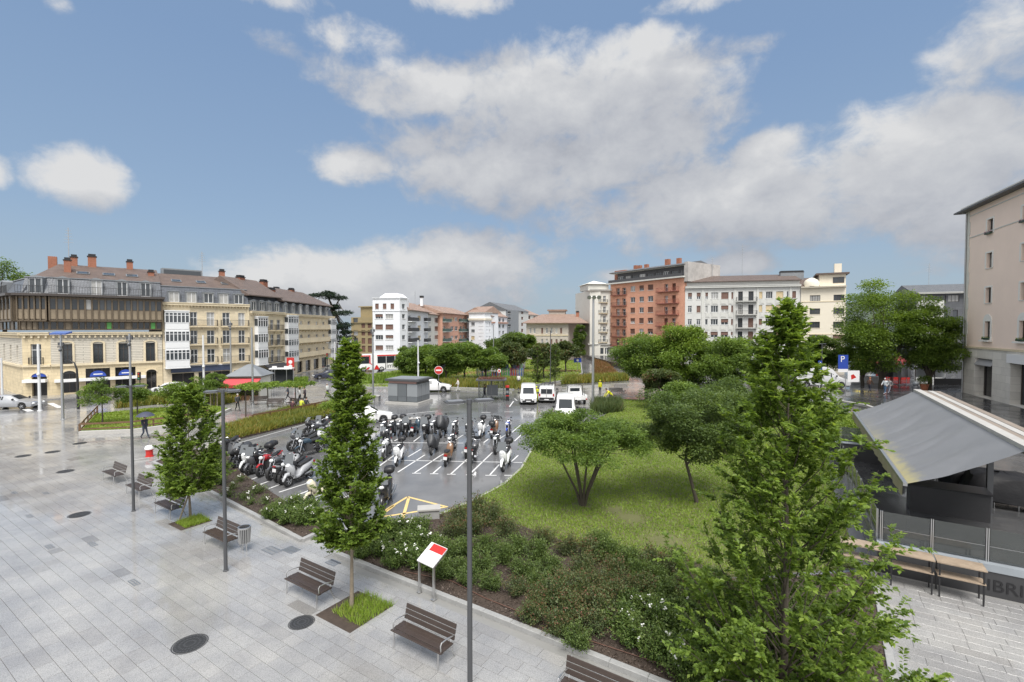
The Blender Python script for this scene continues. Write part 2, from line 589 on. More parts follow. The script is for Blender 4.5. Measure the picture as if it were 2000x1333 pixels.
# --- the plaza: granite slabs laid one by one near by, one mesh further off, the material beyond
plaza = sheet('plaza_pavement', GP((-900, 822), (-200, 815), (0, 811), (175, 796), (330, 772), (480, 760), (640, 745), (722, 772), (650, 800), (440, 858), (440, 874), (400, 880), (-900, 880)), .026, GRANITE_FAR)
joint = sheet('slab_bedding', [(-38, 36)] + GP((440, 877), (437, 873), (335, 893), (304, 905), (588, 1057), (622, 1043), (640, 1030)) + [ST(-.1, 4.0), ST(-.1, .02), ST(16.7, .02), ST(16.7, 9.6), ST(24, 9.6), ST(30, -20), (-38, -6)], .006, JOINT, parent=plaza)
slab_meshes = {}
LENS = (.52, .7, .88, 1.06)
RH = .36
for Ls in LENS:
    for k in range(7):
        b = MB()
        w, d, e = Ls / 2 - .004, RH / 2 - .004, .0025
        b.add([(-w, -d, 0), (w, -d, 0), (w, d, 0), (-w, d, 0), (-w, -d, .0215), (w, -d, .0215), (w, d, .0215), (-w, d, .0215),
               (-w + e, -d + e, .024), (w - e, -d + e, .024), (w - e, d - e, .024), (-w + e, d - e, .024)],
              [(0, 1, 5, 4), (1, 2, 6, 5), (2, 3, 7, 6), (3, 0, 4, 7), (4, 5, 9, 8), (5, 6, 10, 9), (6, 7, 11, 10), (7, 4, 8, 11), (8, 9, 10, 11)])
        me = b.mesh('slab', GRANITE)
        a = me.attributes.new('tone', 'FLOAT', 'POINT')
        a.data.foreach_set('value', [(.18, .34, .45, .52, .6, .74, .04)[k]] * len(me.vertices))
        slab_meshes[Ls, k] = me
slabs = []
def inpoly(p, poly):
    c = False; n = len(poly)
    for i in range(n):
        (x1, y1), (x2, y2) = poly[i][:2], poly[(i + 1) % n][:2]
        if (y1 > p[1]) != (y2 > p[1]) and p[0] < (x2 - x1) * (p[1] - y1) / (y2 - y1) + x1: c = not c
    return c


NOSLAB = [GP((304, 905), (588, 1057), (622, 1043), (640, 1028), (560, 984), (470, 926), (446, 893), (436, 872), (335, 892)),
          GP((436, 878), (446, 893), (470, 926), (560, 984), (640, 1028), (842, 1010), (1000, 900), (900, 766), (655, 815))]
TREEPIT = [(inv_st(G(*q)), .62) for q in ((372, 1022), (692, 1195))]
rs = random.Random(12)
for j in range(-80, 34):
    t = j * RH - RH / 2 - .02
    s = -34 + rs.random()
    while s < 27:
        Ls = rs.choice(LENS)
        if t > -.2 and -1.2 < s < 16.77:            # the bed lies between: carry on behind its kerb
            if s + Ls < -.02: pass
            elif s < -.55: Ls = .52
            else: s = 16.78
        s0 = s; s += Ls
        c = s0 + Ls / 2
        if t > 9.3: continue
        if c < 0 and t > -.2 and any(inpoly(ST(c + a_ * Ls * .3, t + b_ * .12), q_) for q_ in NOSLAB for a_ in (-1, 1) for b_ in (-1, 1)): continue
        p = ST(c, t)
        if p.y < .5 or p.y > 34.5: continue
        px, py = proj(p)
        if px < -80 or px > 2080 or py > 1400: continue
        slabs.append((p.length_squared, p, Ls))
slabs.sort(key=lambda q: q[0])
far = MB(); ftone = []
for n, (_, p, Ls) in enumerate(slabs):
    me = slab_meshes[Ls, 6 if rnd.random() < .012 else rnd.choice((0, 1, 1, 2, 2, 2, 3, 3, 3, 4, 4, 5))]
    dz = .006 + rnd.random() * .002
    tilt = (rnd.gauss(0, .0012), rnd.gauss(0, .0012), A1)
    if n < 300:
        put('granite_slab', me, plaza, (p.x, p.y, dz), tilt)
    else:
        Mx = Matrix.Translation((p.x, p.y, dz)) @ Matrix.Rotation(A1, 4, 'Z') @ Matrix.Rotation(tilt[0], 4, 'X') @ Matrix.Rotation(tilt[1], 4, 'Y')
        far.add([v.co for v in me.vertices], [tuple(f.vertices) for f in me.polygons], Mx)
        ftone += [me.attributes['tone'].data[0].value] * len(me.vertices)
fo = far.obj('granite_slab', GRANITE, plaza)
fo['kind'] = 'stuff'
a = fo.data.attributes.new('tone', 'FLOAT', 'POINT')
a.data.foreach_set('value', ftone)


def kerb(pts, w=.16, h=.15, stone=1.0, name='kerb', mat=KERB, z=0):
    """a row of kerb stones along a line, each a part"""
    root = bpy.data.objects.new(name, None); COL.objects.link(root); root['kind'] = 'structure'
    root.location = (pts[0][0], pts[0][1], 0)
    for a, b in zip(pts[:-1], pts[1:]):
        a, b = Vector((a[0], a[1], 0)), Vector((b[0], b[1], 0))
        L = (b - a).length; n = max(1, round(L / stone)); d = (b - a) / n
        me = MB(); g = .006; l = d.length - g; e = .012
        me.add([(0, -w / 2, 0), (l, -w / 2, 0), (l, w / 2, 0), (0, w / 2, 0), (0, -w / 2, h - e), (l, -w / 2, h - e), (l, w / 2, h - e), (0, w / 2, h - e),
                (e, -w / 2 + e, h), (l - e, -w / 2 + e, h), (l - e, w / 2 - e, h), (e, w / 2 - e, h)],
               [(0, 1, 5, 4), (1, 2, 6, 5), (2, 3, 7, 6), (3, 0, 4, 7), (4, 5, 9, 8), (5, 6, 10, 9), (6, 7, 11, 10), (7, 4, 8, 11), (8, 9, 10, 11)])
        me = me.mesh('kerb_stone', mat)
        for k in range(n):
            p = a + d * k
            put('kerb_stone', me, root, (p.x - root.location.x, p.y - root.location.y, z + rnd.uniform(-.004, .004)), (0, 0, math.atan2(d.y, d.x)))
    return root


# --- parking lot and its paint
park = sheet('parking_lot', GP((440, 876), (655, 818), (740, 790), (900, 766), (1090, 762), (1090, 790), (1200, 790), (1200, 830), (1100, 850), (1040, 880), (1018, 915), (985, 945), (925, 978), (842, 1012), (745, 1024), (640, 1030), (560, 985), (470, 925), (445, 895)), .004, ASPHALT)


def stripe(a, b, w=.1, mat=WHITEPAINT, z=.008, name='road_marking', parent=park):
    a, b = Vector((a[0], a[1], 0)), Vector((b[0], b[1], 0))
    d = (b - a).normalized(); n = Vector((-d.y, d.x, 0)) * w / 2
    m = MB(); m.quad(*[(q.x, q.y, z) for q in (a - n, b - n, b + n, a + n)])
    return m.obj(name, mat, parent)


def pstripe(x0, y0, x1, y1, **k): return stripe(G(x0, y0), G(x1, y1), **k)


for q in ((735, 915, 778, 884), (777, 923, 830, 889), (810, 924, 861, 890), (846, 925, 862, 911), (880, 927, 926, 885), (917, 927, 962, 884), (957, 928, 975, 908),
          (735, 884, 760, 868), (797, 893, 822, 878), (862, 890, 880, 878), (700, 895, 725, 880), (996, 905, 1012, 890),
          (770, 862, 783, 855), (808, 863, 822, 852), (880, 865, 905, 850), (945, 865, 962, 852), (975, 858, 995, 845), (1005, 862, 1018, 850), (940, 840, 965, 824), (1000, 845, 1020, 828),
          (745, 865, 905, 866), (738, 899, 1020, 904), (716, 922, 738, 923), (805, 925, 822, 925), (840, 926, 856, 926), (873, 927, 890, 927), (910, 928, 930, 928), (948, 929, 970, 929), (985, 929, 1005, 929),
          (468, 930, 500, 920), (488, 938, 518, 927), (505, 948, 540, 935), (525, 955, 560, 942), (545, 962, 598, 945), (575, 970, 622, 951), (600, 977, 640, 963), (450, 918, 478, 910),
          (660, 978, 700, 960), (770, 812, 855, 803), (760, 838, 775, 830), (770, 825, 800, 818)):
    pstripe(*q)
for q in ((940, 806, 958, 806), (985, 805, 1002, 805), (1020, 805, 1040, 805), (1010, 783, 1005, 779), (995, 795, 1003, 784), (945, 786, 952, 783)):
    pstripe(*q, w=.14)
for q in ((748, 1000, 796, 971), (796, 971, 874, 991), (748, 1010, 870, 991), (786, 1015, 798, 974), (748, 1004, 770, 988)):
    pstripe(*q, w=.14, mat=YELLOWPAINT)
# zebra at the far junction and the arrows and dashes of the near road
road = sheet('road', GP((-900, 815), (-200, 806), (0, 806), (180, 795), (330, 771), (480, 757), (640, 743), (640, 728), (520, 742), (320, 763), (178, 778), (60, 788), (-200, 798), (-900, 806)), .004, ASPHALT)
for q in ((98, 788, 118, 797), (46, 798, 60, 804)):
    pstripe(*q, w=.5, parent=road)
pstripe(0, 803, 122, 792, w=.12, parent=road)
for k in range(5):
    pstripe(1141 + k * 11, 731, 1147 + k * 11, 731, w=1.4, parent=road, z=.009)
pstripe(1048, 742, 1120, 733, w=.12, parent=road, z=.009)

# --- paved walks
sheet('paved_walk', GP((1088, 792), (1092, 757), (1230, 747), (1440, 752), (1600, 762), (1540, 792), (1330, 783), (1204, 779), (1200, 800)), .012, PALEPAVE)
sheet('pavement', GP((-900, 800), (-200, 793), (62, 784), (180, 775), (318, 761), (520, 740), (600, 727), (640, 724), (652, 716), (560, 722), (330, 740), (178, 750), (0, 760), (-900, 780)), .1, PALEPAVE, thick=.1)
sheet('promenade_kerbside', GP((655, 775), (740, 752), (870, 764), (1000, 769), (1000, 764), (870, 758), (740, 742), (655, 758)), .1, PALEPAVE, thick=.1)

# --- lawns
LAWN_MAIN = GP((842, 1012), (925, 978), (985, 945), (1018, 915), (1043, 872), (1090, 845), (1150, 830), (1196, 804), (1205, 781), (1330, 786), (1560, 806)) + [Vector((22.5, 34, 0)), Vector((18.0, 27.3, 0)), Vector((12.3, 16.9, 0))] + GP((1400, 1130), (1100, 1075), (1000, 1040), (900, 1030))
sheet('lawn', LAWN_MAIN, .07, LAWN, thick=.07)
LAWN_LEFT = GP((156, 845), (188, 810), (300, 799), (420, 794), (446, 801), (405, 817), (345, 829), (255, 840))
sheet('lawn', LAWN_LEFT, .09, LAWN, thick=.09)
LAWN_FAR = GP((706, 757), (860, 757), (1000, 761), (1060, 750), (1108, 742), (1136, 730), (1133, 705), (1000, 702), (860, 713), (700, 735))
sheet('lawn', LAWN_FAR, .09, LAWN, thick=.09)
GRAVEL = M('red gravel path', (.3, .13, .085), .8, nscale=3, namt=.25)
sheet('gravel_path', GP((790, 742), (860, 736), (1000, 727), (1133, 727), (1133, 724), (1000, 723), (860, 731), (780, 737)), .1, GRAVEL)
kerb(GP((156, 850), (258, 846), (350, 834), (410, 820), (450, 803)), w=.3, h=.3, stone=1.6, mat=CONC)
kerb(GP((842, 1014), (925, 980), (985, 947), (1018, 917), (1042, 874), (1088, 847)), w=.12, h=.09, stone=.9, mat=CONC)
kerb(GP((700, 758), (860, 758), (1000, 762), (1060, 751), (1110, 743), (1137, 730), (1134, 705)), w=.2, h=.16, stone=2)

# --- planting beds behind granite kerbs
BED_FRONT = [ST(0.1, .1), ST(16.6, .1), ST(16.6, 9.2)] + GP((1440, 1140), (1350, 1100), (1220, 1085), (1100, 1062), (1000, 1025), (930, 994), (845, 1012), (742, 1024)) + [ST(.1, 1.9)]
sheet('planting_bed', BED_FRONT, .11, SOIL, thick=.11)
kerb([ST(0, 2.0), ST(0, 0), ST(16.7, 0), ST(16.7, 9.2)], w=.18, h=.16)
BED_LEFT = GP((304, 905), (588, 1057), (622, 1043), (640, 1028), (560, 984), (470, 926), (446, 893), (436, 872), (335, 892))
sheet('planting_bed', BED_LEFT, .1, SOIL, thick=.1)
kerb(GP((622, 1045), (590, 1060), (450, 985), (300, 906), (335, 893)), w=.18, h=.16)
BED_STRIP = GP((440, 865), (655, 812), (655, 796), (560, 803), (430, 842))
sheet('planting_bed', BED_STRIP, .12, SOIL, thick=.12)
kerb(GP((444, 876), (560, 843), (657, 815)), w=.16, h=.16)
kerb(GP((292, 898), (262, 902)), w=.16, h=.14)
for (px, py, w) in ((372, 1022, 1.0), (692, 1195, 1.25)):     # tree pits cut in the slabs
    c = G(px, py)
    sheet('tree_pit', [c + E1 * a * w * .62 + E2 * b * w * .62 for a, b in ((-1, -1), (1, -1), (1, 1), (-1, 1))], .037, SOIL, thick=.035)

# --- the higher street at the right
UPZ = 1.0
W0, W1 = Vector((12.75, 16.65, 0)), Vector((12.75, 16.65, 0)) + E1 * 16
UPPER = [W0, W1, Vector((90, 5, 0)), Vector((110, 100, 0)), Vector((20, 130, 0)), Vector((24, 72, 0)), Vector((28, 58, 0)), Vector((27.5, 45, 0)), Vector((24, 36, 0)), Vector((18.6, 27.2, 0))]
sheet('upper_street', UPPER, UPZ, SLATEFLOOR, thick=1.0)
# ================================================================== PLANTS
def tri_mesh(name, verts, faces, mat, tone=None):
    """mesh from arrays"""
    me = bpy.data.meshes.new(name)
    V, Fc = np.asarray(verts, np.float32), np.asarray(faces, np.int32)
    me.vertices.add(len(V)); me.vertices.foreach_set('co', V.ravel())
    k = Fc.shape[1]
    me.loops.add(Fc.size); me.loops.foreach_set('vertex_index', Fc.ravel())
    me.polygons.add(len(Fc))
    me.polygons.foreach_set('loop_start', np.arange(0, Fc.size, k, dtype=np.int32))
    if tone is not None:
        a = me.attributes.new('tone', 'FLOAT', 'POINT'); a.data.foreach_set('value', np.asarray(tone, np.float32))
    me.materials.append(mat)
    me.update(calc_edges=True)
    return me


def unit(a): return a / np.maximum(np.linalg.norm(a, axis=-1, keepdims=True), 1e-9)


def leaf_mesh(name, p, axis, nrm, L, mat, tone, wid=.55):
    """one folded leaf per point"""
    N = len(p)
    axis = unit(axis); side = unit(np.cross(axis, nrm)); up = np.cross(side, axis)
    L = np.broadcast_to(np.asarray(L, float).reshape(-1, 1), (N, 1))
    v = np.empty((N, 4, 3))
    v[:, 0] = p
    v[:, 1] = p + axis * L * .45 + side * L * wid * .5 + up * L * .08
    v[:, 2] = p + axis * L - up * L * .12
    v[:, 3] = p + axis * L * .45 - side * L * wid * .5 + up * L * .08
    i = np.arange(N)[:, None] * 4
    f = np.concatenate([i + [0, 1, 2], i + [0, 2, 3]], 1).reshape(-1, 3)
    return tri_mesh(name, v.reshape(-1, 3), f, mat, np.repeat(tone, 4))


LEAF_HORN = M_leaf('hornbeam leaf', [(.085, .145, .03), (.14, .22, .04), (.2, .3, .055), (.3, .4, .09)], trans=.48)
LEAF_DARK = M_leaf('dark leaf', [(.062, .1, .033), (.1, .155, .046), (.145, .21, .06), (.21, .28, .085)], trans=.45)
LEAF_MID = M_leaf('mid green leaf', [(.085, .14, .036), (.135, .215, .048), (.19, .285, .062), (.27, .36, .085)], trans=.46)
LEAF_BRIGHT = M_leaf('bright green leaf', [(.09, .15, .025), (.15, .24, .035), (.23, .33, .05), (.34, .43, .09)])
LEAF_RUSSET = M_leaf('russet green leaf', [(.065, .095, .04), (.095, .135, .052), (.13, .165, .06), (.21, .09, .06)])
LEAF_ROSE = M_leaf('rose leaf', [(.05, .09, .022), (.085, .14, .032), (.14, .21, .05), (.22, .28, .09)])
LEAF_GRASS = M_leaf('grass blade', [(.13, .21, .026), (.195, .3, .036), (.255, .36, .05), (.34, .37, .09)], trans=.3)
LEAF_STRAW = M_leaf('tall bed grass', [(.09, .13, .025), (.16, .19, .035), (.28, .25, .05), (.32, .13, .05)], trans=.3)
LEAF_CEDAR = M_leaf('cedar needles', [(.02, .035, .02), (.03, .055, .03), (.05, .075, .04)], trans=.15)
PETAL = M('white petal', (.8, .8, .75), .5)
BLADEP = M('purple flower', (.3, .1, .25), .5)


def branch_tree(name, label, loc, H, zb, Rmax, nb, ntw, nlf, twl, L, mat, seed, cat='tree', group=None, rise=1.0, tr=.07, power=.75, low=.2, bark=BARK, stub=0, skew=0):
    """trunk with rising branches, twigs along them and leaves along the twigs"""
    r = np.random.default_rng(seed)
    def rad(t): return Rmax * np.minimum(1, (np.maximum(t, 0) / low + .25) ** .7) * np.maximum(1 - t, 0) ** power + .06
    tt = np.sort(1 - np.sqrt(r.random(nb * 3)))[::3][:nb] if False else (np.arange(nb) + r.random(nb)) / nb
    tt = tt ** 1.15
    az = np.arange(nb) * 2.39996 + r.normal(0, .35, nb)
    rr = rad(tt) * r.uniform(.58, 1.14, nb)
    zt = zb + tt * (H - zb)
    tip = np.stack([rr * np.cos(az), rr * np.sin(az), zt], 1)
    base = np.stack([np.zeros(nb), np.zeros(nb), np.maximum(zb * .85 + .02 * nb * 0, zt - rr * rise)], 1)
    mid = base * .45 + tip * .55 + np.stack([np.cos(az) * rr * .1, np.sin(az) * rr * .1, -rr * .08], 1)
    tb = MB()
    wob = r.normal(0, .02, (7, 2))
    tb.tube([(wob[i][0] * (i > 0), wob[i][1] * (i > 0), H * .97 * i / 6) for i in range(7)], [tr * (1.25 if i == 0 else 1 - i / 6.4) for i in range(7)], 8)
    for i in range(nb):
        br = tr * .34 * (1 - .7 * tt[i])
        tb.tube([base[i], mid[i], tip[i]], [br, br * .65, br * .2], 4, cap=False)
    # twigs
    s = r.uniform(.2, 1.0, (nb, ntw)) ** .8
    b, m, t = base[:, None], mid[:, None], tip[:, None]
    S_ = s[..., None]
    q = (1 - S_) ** 2 * b + 2 * S_ * (1 - S_) * m + S_ ** 2 * t
    out = unit(tip - base)[:, None] + r.normal(0, .75, (nb, ntw, 3)) * [1, 1, .5] + [0, 0, .12]
    tl = twl * r.uniform(.45, 1.1, (nb, ntw, 1)) * (1.15 - .5 * tt[:, None, None])
    out = unit(out) * tl
    u = r.uniform(.05, 1, (nb, ntw, nlf, 1))
    p = q[:, :, None] + out[:, :, None] * u
    p[..., 2] -= (u[..., 0] ** 2) * tl[:, :, None, 0] * .18
    tdir = unit(out)[:, :, None]
    sgn = np.where(np.arange(nlf) % 2, 1, -1)[None, None, :, None]
    side = np.cross(np.broadcast_to(tdir, p.shape), [0, 0, 1]) * sgn
    ax = side + tdir * .7 + r.normal(0, .25, p.shape) + [0, 0, -.15]
    nrm = np.array([0, 0, 1]) + r.normal(0, .35, p.shape)
    tone = np.clip(r.normal(.42, .2, p.shape[:3]) + r.normal(0, .12, (nb, ntw, 1)) + (u[..., 0] > .8) * .22, 0, 1)
    n = p.reshape(-1, 3)
    root = thing(name, label, cat, loc, r.uniform(0, 6), group)
    tb.obj('trunk', bark, root, 60)
    me = leaf_mesh('crown', n, ax.reshape(-1, 3), nrm.reshape(-1, 3), (L * r.uniform(.6, 1.15, len(n))), mat, tone.ravel())
    put('crown', me, root)
    return root


def clump_leaves(cl, per, L, mat, seed, name='crown', up=.9, droop=.1, flat=1):
    """leaves in a set of ellipsoid clumps (centre, radii)"""
    r = np.random.default_rng(seed)
    P, A, T = [], [], []
    for (c, rad) in cl:
        rad = np.asarray(rad, float)
        d = unit(r.normal(0, 1, (per, 3)))
        k = r.random((per, 1)) ** .4
        d[:, 2] = np.where(r.random(per) < .3, np.abs(d[:, 2]), d[:, 2])
        p = np.asarray(c) + d * rad * k * r.uniform(.8, 1.25, (per, 1))
        P.append(p); A.append(unit(d * [1, 1, .4] + r.normal(0, .55, (per, 3)) * [1, 1, .6 * flat] - [0, 0, droop]))
        T.append(np.clip(r.normal(.4, .2, per) + r.normal(0, .12), 0, 1))
    P, A, T = np.concatenate(P), np.concatenate(A), np.concatenate(T)
    nrm = np.array([0, 0, up]) + r.normal(0, .45, P.shape)
    return leaf_mesh(name, P, A, nrm, L * r.uniform(.6, 1.2, len(P)), mat, T)


def clump_tree(name, label, loc, clumps, per, L, mat, seed, stems, bark=BARK, cat='tree', group=None, flat=1, rz=0):
    """stems = list of (points, radii); limbs reach out to the clumps from the nearest stem end"""
    root = thing(name, label, cat, loc, rz, group)
    tb = MB()
    ends = []
    for pts, rad in stems:
        tb.tube(pts, rad, 7, cap=False); ends.append((Vector(pts[-1]), rad[-1]))
        if len(pts) > 2: ends.append((Vector(pts[-2]), rad[-2]))
    for c, rad in clumps:
        c = Vector(c)
        e, w = min(ends, key=lambda q: (q[0] - c).length)
        tb.tube([e, e.lerp(c, .55) + Vector((0, 0, -.06 * (c - e).length)), c], [w * .55, w * .35, w * .12], 4, cap=False)
    tb.obj('trunk', bark, root, 60)
    put('crown', clump_leaves(clumps, per, L, mat, seed, flat=flat), root)
    return root


def round_clumps(R_, H, zc, n, seed, cr=.34, flat=.8, top=None):
    """clump centres in a lumpy ellipsoid crown"""
    q = random.Random(seed); out = []
    for i in range(n):
        a = q.uniform(0, 2 * PI); z = q.uniform(-1, 1); k = q.uniform(.35, .92)
        s = math.sqrt(max(0, 1 - z * z))
        rr = R_ * cr * q.uniform(.75, 1.25)
        out.append(((R_ * k * s * math.cos(a), R_ * k * s * math.sin(a), zc + H / 2 * k * z), (rr, rr, rr * flat)))
    return out


# --- the hornbeams in the plaza, near to far
b = G(1528, 1395); b.z = .1
branch_tree('hornbeam_tree', 'tall leafy hornbeam in the planting bed beside the terrace, nearest tree of all', b, 8.75, .5, 2.85, 140, 18, 28, .62, .12, LEAF_HORN, 11, group='upright hornbeams', rise=1.55, tr=.085, power=.74, low=.2)
b = G(687, 1190); b.z = .03
branch_tree('hornbeam_tree', 'slender conical hornbeam in a square pit between the two nearest benches', b, 8.0, 2.15, 1.0, 130, 19, 28, .38, .105, LEAF_HORN, 12, group='upright hornbeams', rise=1.3, tr=.055, power=.6, low=.12, bark=PALEBARK)
b = G(372, 1012); b.z = .03
branch_tree('hornbeam_tree', 'young egg shaped hornbeam tied to a stake beside the bench row', b, 5.75, 1.25, 1.62, 120, 18, 28, .45, .11, LEAF_HORN, 13, group='upright hornbeams', rise=1.2, tr=.05, power=.42, low=.22, bark=PALEBARK)

# --- the many stemmed spreading tree on the lawn
b = G(1138, 990); b.z = .07
q = random.Random(5)
cl = []
for i in range(84):
    a, k = q.uniform(0, 2 * PI), math.sqrt(q.random())
    x, y = 2.75 * k * math.cos(a), 2.4 * k * math.sin(a)
    z = 4.2 - .95 * k * k + q.uniform(-.75, .4) * (1 - .3 * k) - (.25 if x > 0 else 0)
    s = q.uniform(.42, .72)
    cl.append(((x, y, z), (s, s, s * .42)))
stems = []
for i in range(9):
    a = i * 2.4; k = q.uniform(.35, 1.0)
    e = Vector((1.55 * k * math.cos(a), 1.2 * k * math.sin(a), q.uniform(2.6, 3.2)))
    stems.append(([(0.06 * math.cos(a), .06 * math.sin(a), -.05), (e.x * .22, e.y * .22, .75), (e.x * .55, e.y * .55, 1.75), e], [.085, .06, .042, .026]))
clump_tree('spreading_tree', 'flat topped tree with a fan of dark stems standing alone on the lawn', b, cl, 520, .115, LEAF_MID, 21, stems, flat=.5)
# --- its darker neighbour with a leaning trunk
b = G(1362, 985); b.z = .07
cl = []
for i in range(92):
    a, k, z = q.uniform(0, 2 * PI), q.uniform(.2, 1) ** .6, q.uniform(-1, 1)
    s = math.sqrt(1 - z * z)
    cl.append(((-.15 + 2.75 * k * s * math.cos(a), .4 + 2.4 * k * s * math.sin(a), 3.75 + 1.95 * k * z), (q.uniform(.4, .75),) * 2 + (.32,)))
clump_tree('leaning_tree', 'dense dark round tree with a thin leaning trunk behind the nearest hornbeam', b, cl, 460, .125, LEAF_DARK, 22,
           [([(0, 0, -.1), (-.3, 0, 1.0), (-.55, .1, 2.0), (-.4, .2, 3.1)], [.1, .08, .065, .04]), ([(-.5, .1, 1.8), (.4, .5, 2.6), (.9, .6, 3.5)], [.05, .04, .025])], flat=.6)

# --- trees farther off: (px, base py, top py, half width px, crown bottom py, material, label, base height)
FAR = [
    (1262, 782, 652, 72, 748, LEAF_MID, 'broad dark tree with a thick trunk by the bench walk', 0, 1),
    (1335, 792, 630, 62, 760, LEAF_BRIGHT, 'bright fresh green tree between two darker ones on the walk', 0, 2),
    (1412, 800, 655, 66, 765, LEAF_MID, 'round green tree in front of the grey flats', 0, 3),
    (1290, 803, 722, 38, 765, LEAF_RUSSET, 'small bushy olive tree at the lawn edge with bare stems', 0, 4),
    (1330, 850, 748, 62, 832, LEAF_MID, 'low spreading tree at the back of the lawn, under the walk', 0, 5),
    (1415, 870, 740, 78, 850, LEAF_DARK, 'wide bushy tree right behind the leaning tree on the lawn', 0, 6),
    (1495, 790, 668, 42, 755, LEAF_MID, 'tree beside the nearest hornbeam top, in front of the grey flats', 0, 7),
    (1600, 745, 655, 45, 718, LEAF_MID, 'tree behind the white delivery van, below the cream building', UPZ, 8),
    (1555, 748, 672, 36, 716, LEAF_DARK, 'dark tree over the tail of the white delivery van', UPZ, 9),
    (1722, 757, 542, 86, 738, LEAF_HORN, 'tallest tree by the parasols, loose feathery crown', UPZ, 10),
    (1815, 762, 600, 64, 735, LEAF_HORN, 'shorter feathery tree beside the dark canopy and potted plant', UPZ, 11),
    (1685, 752, 620, 44, 735, LEAF_HORN, 'tree leaning out to the left of the tallest feathery tree', UPZ, 12),
    (806, 738, 674, 40, 733, LEAF_MID, 'leftmost round park tree, in front of the coach', 0, 13),
    (832, 738, 672, 42, 720, LEAF_MID, 'round park tree behind the white crossover car', 0, 14),
    (872, 745, 668, 44, 728, LEAF_MID, 'park tree with a dark trunk in front of the grey and pink flats', 0, 15),
    (908, 742, 668, 40, 718, LEAF_MID, 'park tree with straight black trunk left of the playground', 0, 16),
    (948, 742, 678, 38, 724, LEAF_MID, 'park tree touching the white playground panel', 0, 17),
    (988, 725, 645, 42, 705, LEAF_DARK, 'tall tree mass in front of the far blue grey flats', 0, 18),
    (1020, 724, 652, 30, 690, LEAF_MID, 'tree left of the stone villa front', 0, 19),
    (1000, 735, 672, 34, 712, LEAF_RUSSET, 'olive tree hung with pale lights above the playground', 0, 20),
    (1062, 740, 672, 36, 715, LEAF_RUSSET, 'olive green tree in front of the stone villa', 0, 21),
    (1105, 728, 668, 28, 705, LEAF_RUSSET, 'loose olive tree at the far lawn edge by the road', 0, 22),
    (1132, 706, 632, 14, 700, LEAF_DARK, 'dark ivy clad conifer between the villa and the white corner house', 0, 23),
]
for (px, by, ty, hw, cb, mat, lab, z0, sd) in FAR:
    p = G(px, by, z0)
    D = p.y
    H, zb, R_ = zat(ty, D, px) - z0, zat(cb, D, px) - z0, hw * D / F
    q = random.Random(sd)
    n = 66 if hw > 60 else 46 if hw > 50 else 34
    cl = []
    for i in range(n):
        a, z, k = q.uniform(0, 2 * PI), q.uniform(-1, 1), q.uniform(.3, 1) ** .6
        s = math.sqrt(max(0, 1 - z * z)) * (1 + .15 * q.uniform(-1, 1))
        if z < 0: s = max(s, .55) * 1.0
        cr = R_ * q.uniform(.2, .36)
        cl.append(((R_ * .84 * k * s * math.cos(a), R_ * .8 * k * s * math.sin(a), (zb + H) / 2 + (H - zb) * .46 * k * z), (cr, cr, cr * .6)))
    tr = max(.09, H * .022)
    st = [([(0, 0, -.1), (q.uniform(-.1, .1), 0, zb * .6), (q.uniform(-.2, .2), 0, zb + .25 * (H - zb)), (0, 0, zb + .6 * (H - zb))], [tr * 1.2, tr, tr * .7, tr * .3])]
    for i in range(4):
        a = i * 1.57 + q.random()
        st.append(([(0, 0, zb * .75), (R_ * .3 * math.cos(a), R_ * .3 * math.sin(a), zb + .3 * (H - zb)), (R_ * .5 * math.cos(a), R_ * .5 * math.sin(a), zb + .55 * (H - zb))], [tr * .6, tr * .4, tr * .2]))
    clump_tree('broadleaf_tree' if hw > 20 else 'garden_tree', lab, p, cl, 600 if hw > 36 else 420, max(.15, D * .0042), mat, 100 + sd, st, group='park and street trees')

# --- columnar young trees on the park lawn
for (px, by, ty, hw, lab, sd) in ((1050, 748, 676, 12, 'narrow young tree left of the narrow one by the vans', 1), (1084, 754, 672, 12, 'narrow young tree standing behind the white passenger van', 2)):
    p = G(px, by); D = p.y
    H = zat(ty, D, px)
    branch_tree('columnar_tree', lab, p, H, .25 * H if sd == 2 else .5, hw * D / F, 40, 6, 14, .5, .22, LEAF_DARK, 60 + sd, group='columnar park trees', rise=1.2, tr=.09, power=.4, low=.15)

# --- small trees on the left lawn and the flat trained planes
for (px, by, ty, hw, cb, mat, lab, sd) in (
        (200, 832, 733, 36, 800, LEAF_MID, 'small umbrella shaped tree on the fenced lawn, in front of the bank corner', 1),
        (268, 812, 748, 26, 790, LEAF_MID, 'slim young tree behind the umbrella shaped one on the fenced lawn', 2),
        (347, 800, 748, 34, 785, LEAF_BRIGHT, 'light green young tree before the awning shopfront', 3),
        (418, 795, 725, 24, 765, LEAF_MID, 'staked young tree left of the red awning kiosk', 4),
        (388, 790, 735, 28, 775, LEAF_BRIGHT, 'light green bushy tree beside the staked one', 5)):
    p = G(px, by); D = p.y
    H, zb, R_ = zat(ty, D, px), zat(cb, D, px), hw * D / F
    q = random.Random(sd + 40)
    cl = []
    for i in range(26):
        a, k = q.uniform(0, 2 * PI), math.sqrt(q.random())
        cl.append(((R_ * .85 * k * math.cos(a), R_ * .85 * k * math.sin(a), zb + (H - zb) * q.uniform(.25, .95) * (1 - .35 * k * k)), (R_ * .3, R_ * .3, R_ * .16)))
    st = [([(0, 0, -.05), (.03, 0, zb * .7), (0, 0, zb + .5 * (H - zb))], [.07, .055, .03])]
    clump_tree('small_tree', lab, p, cl, 170, .17, mat, 300 + sd, st, group='small trees left of the parking')
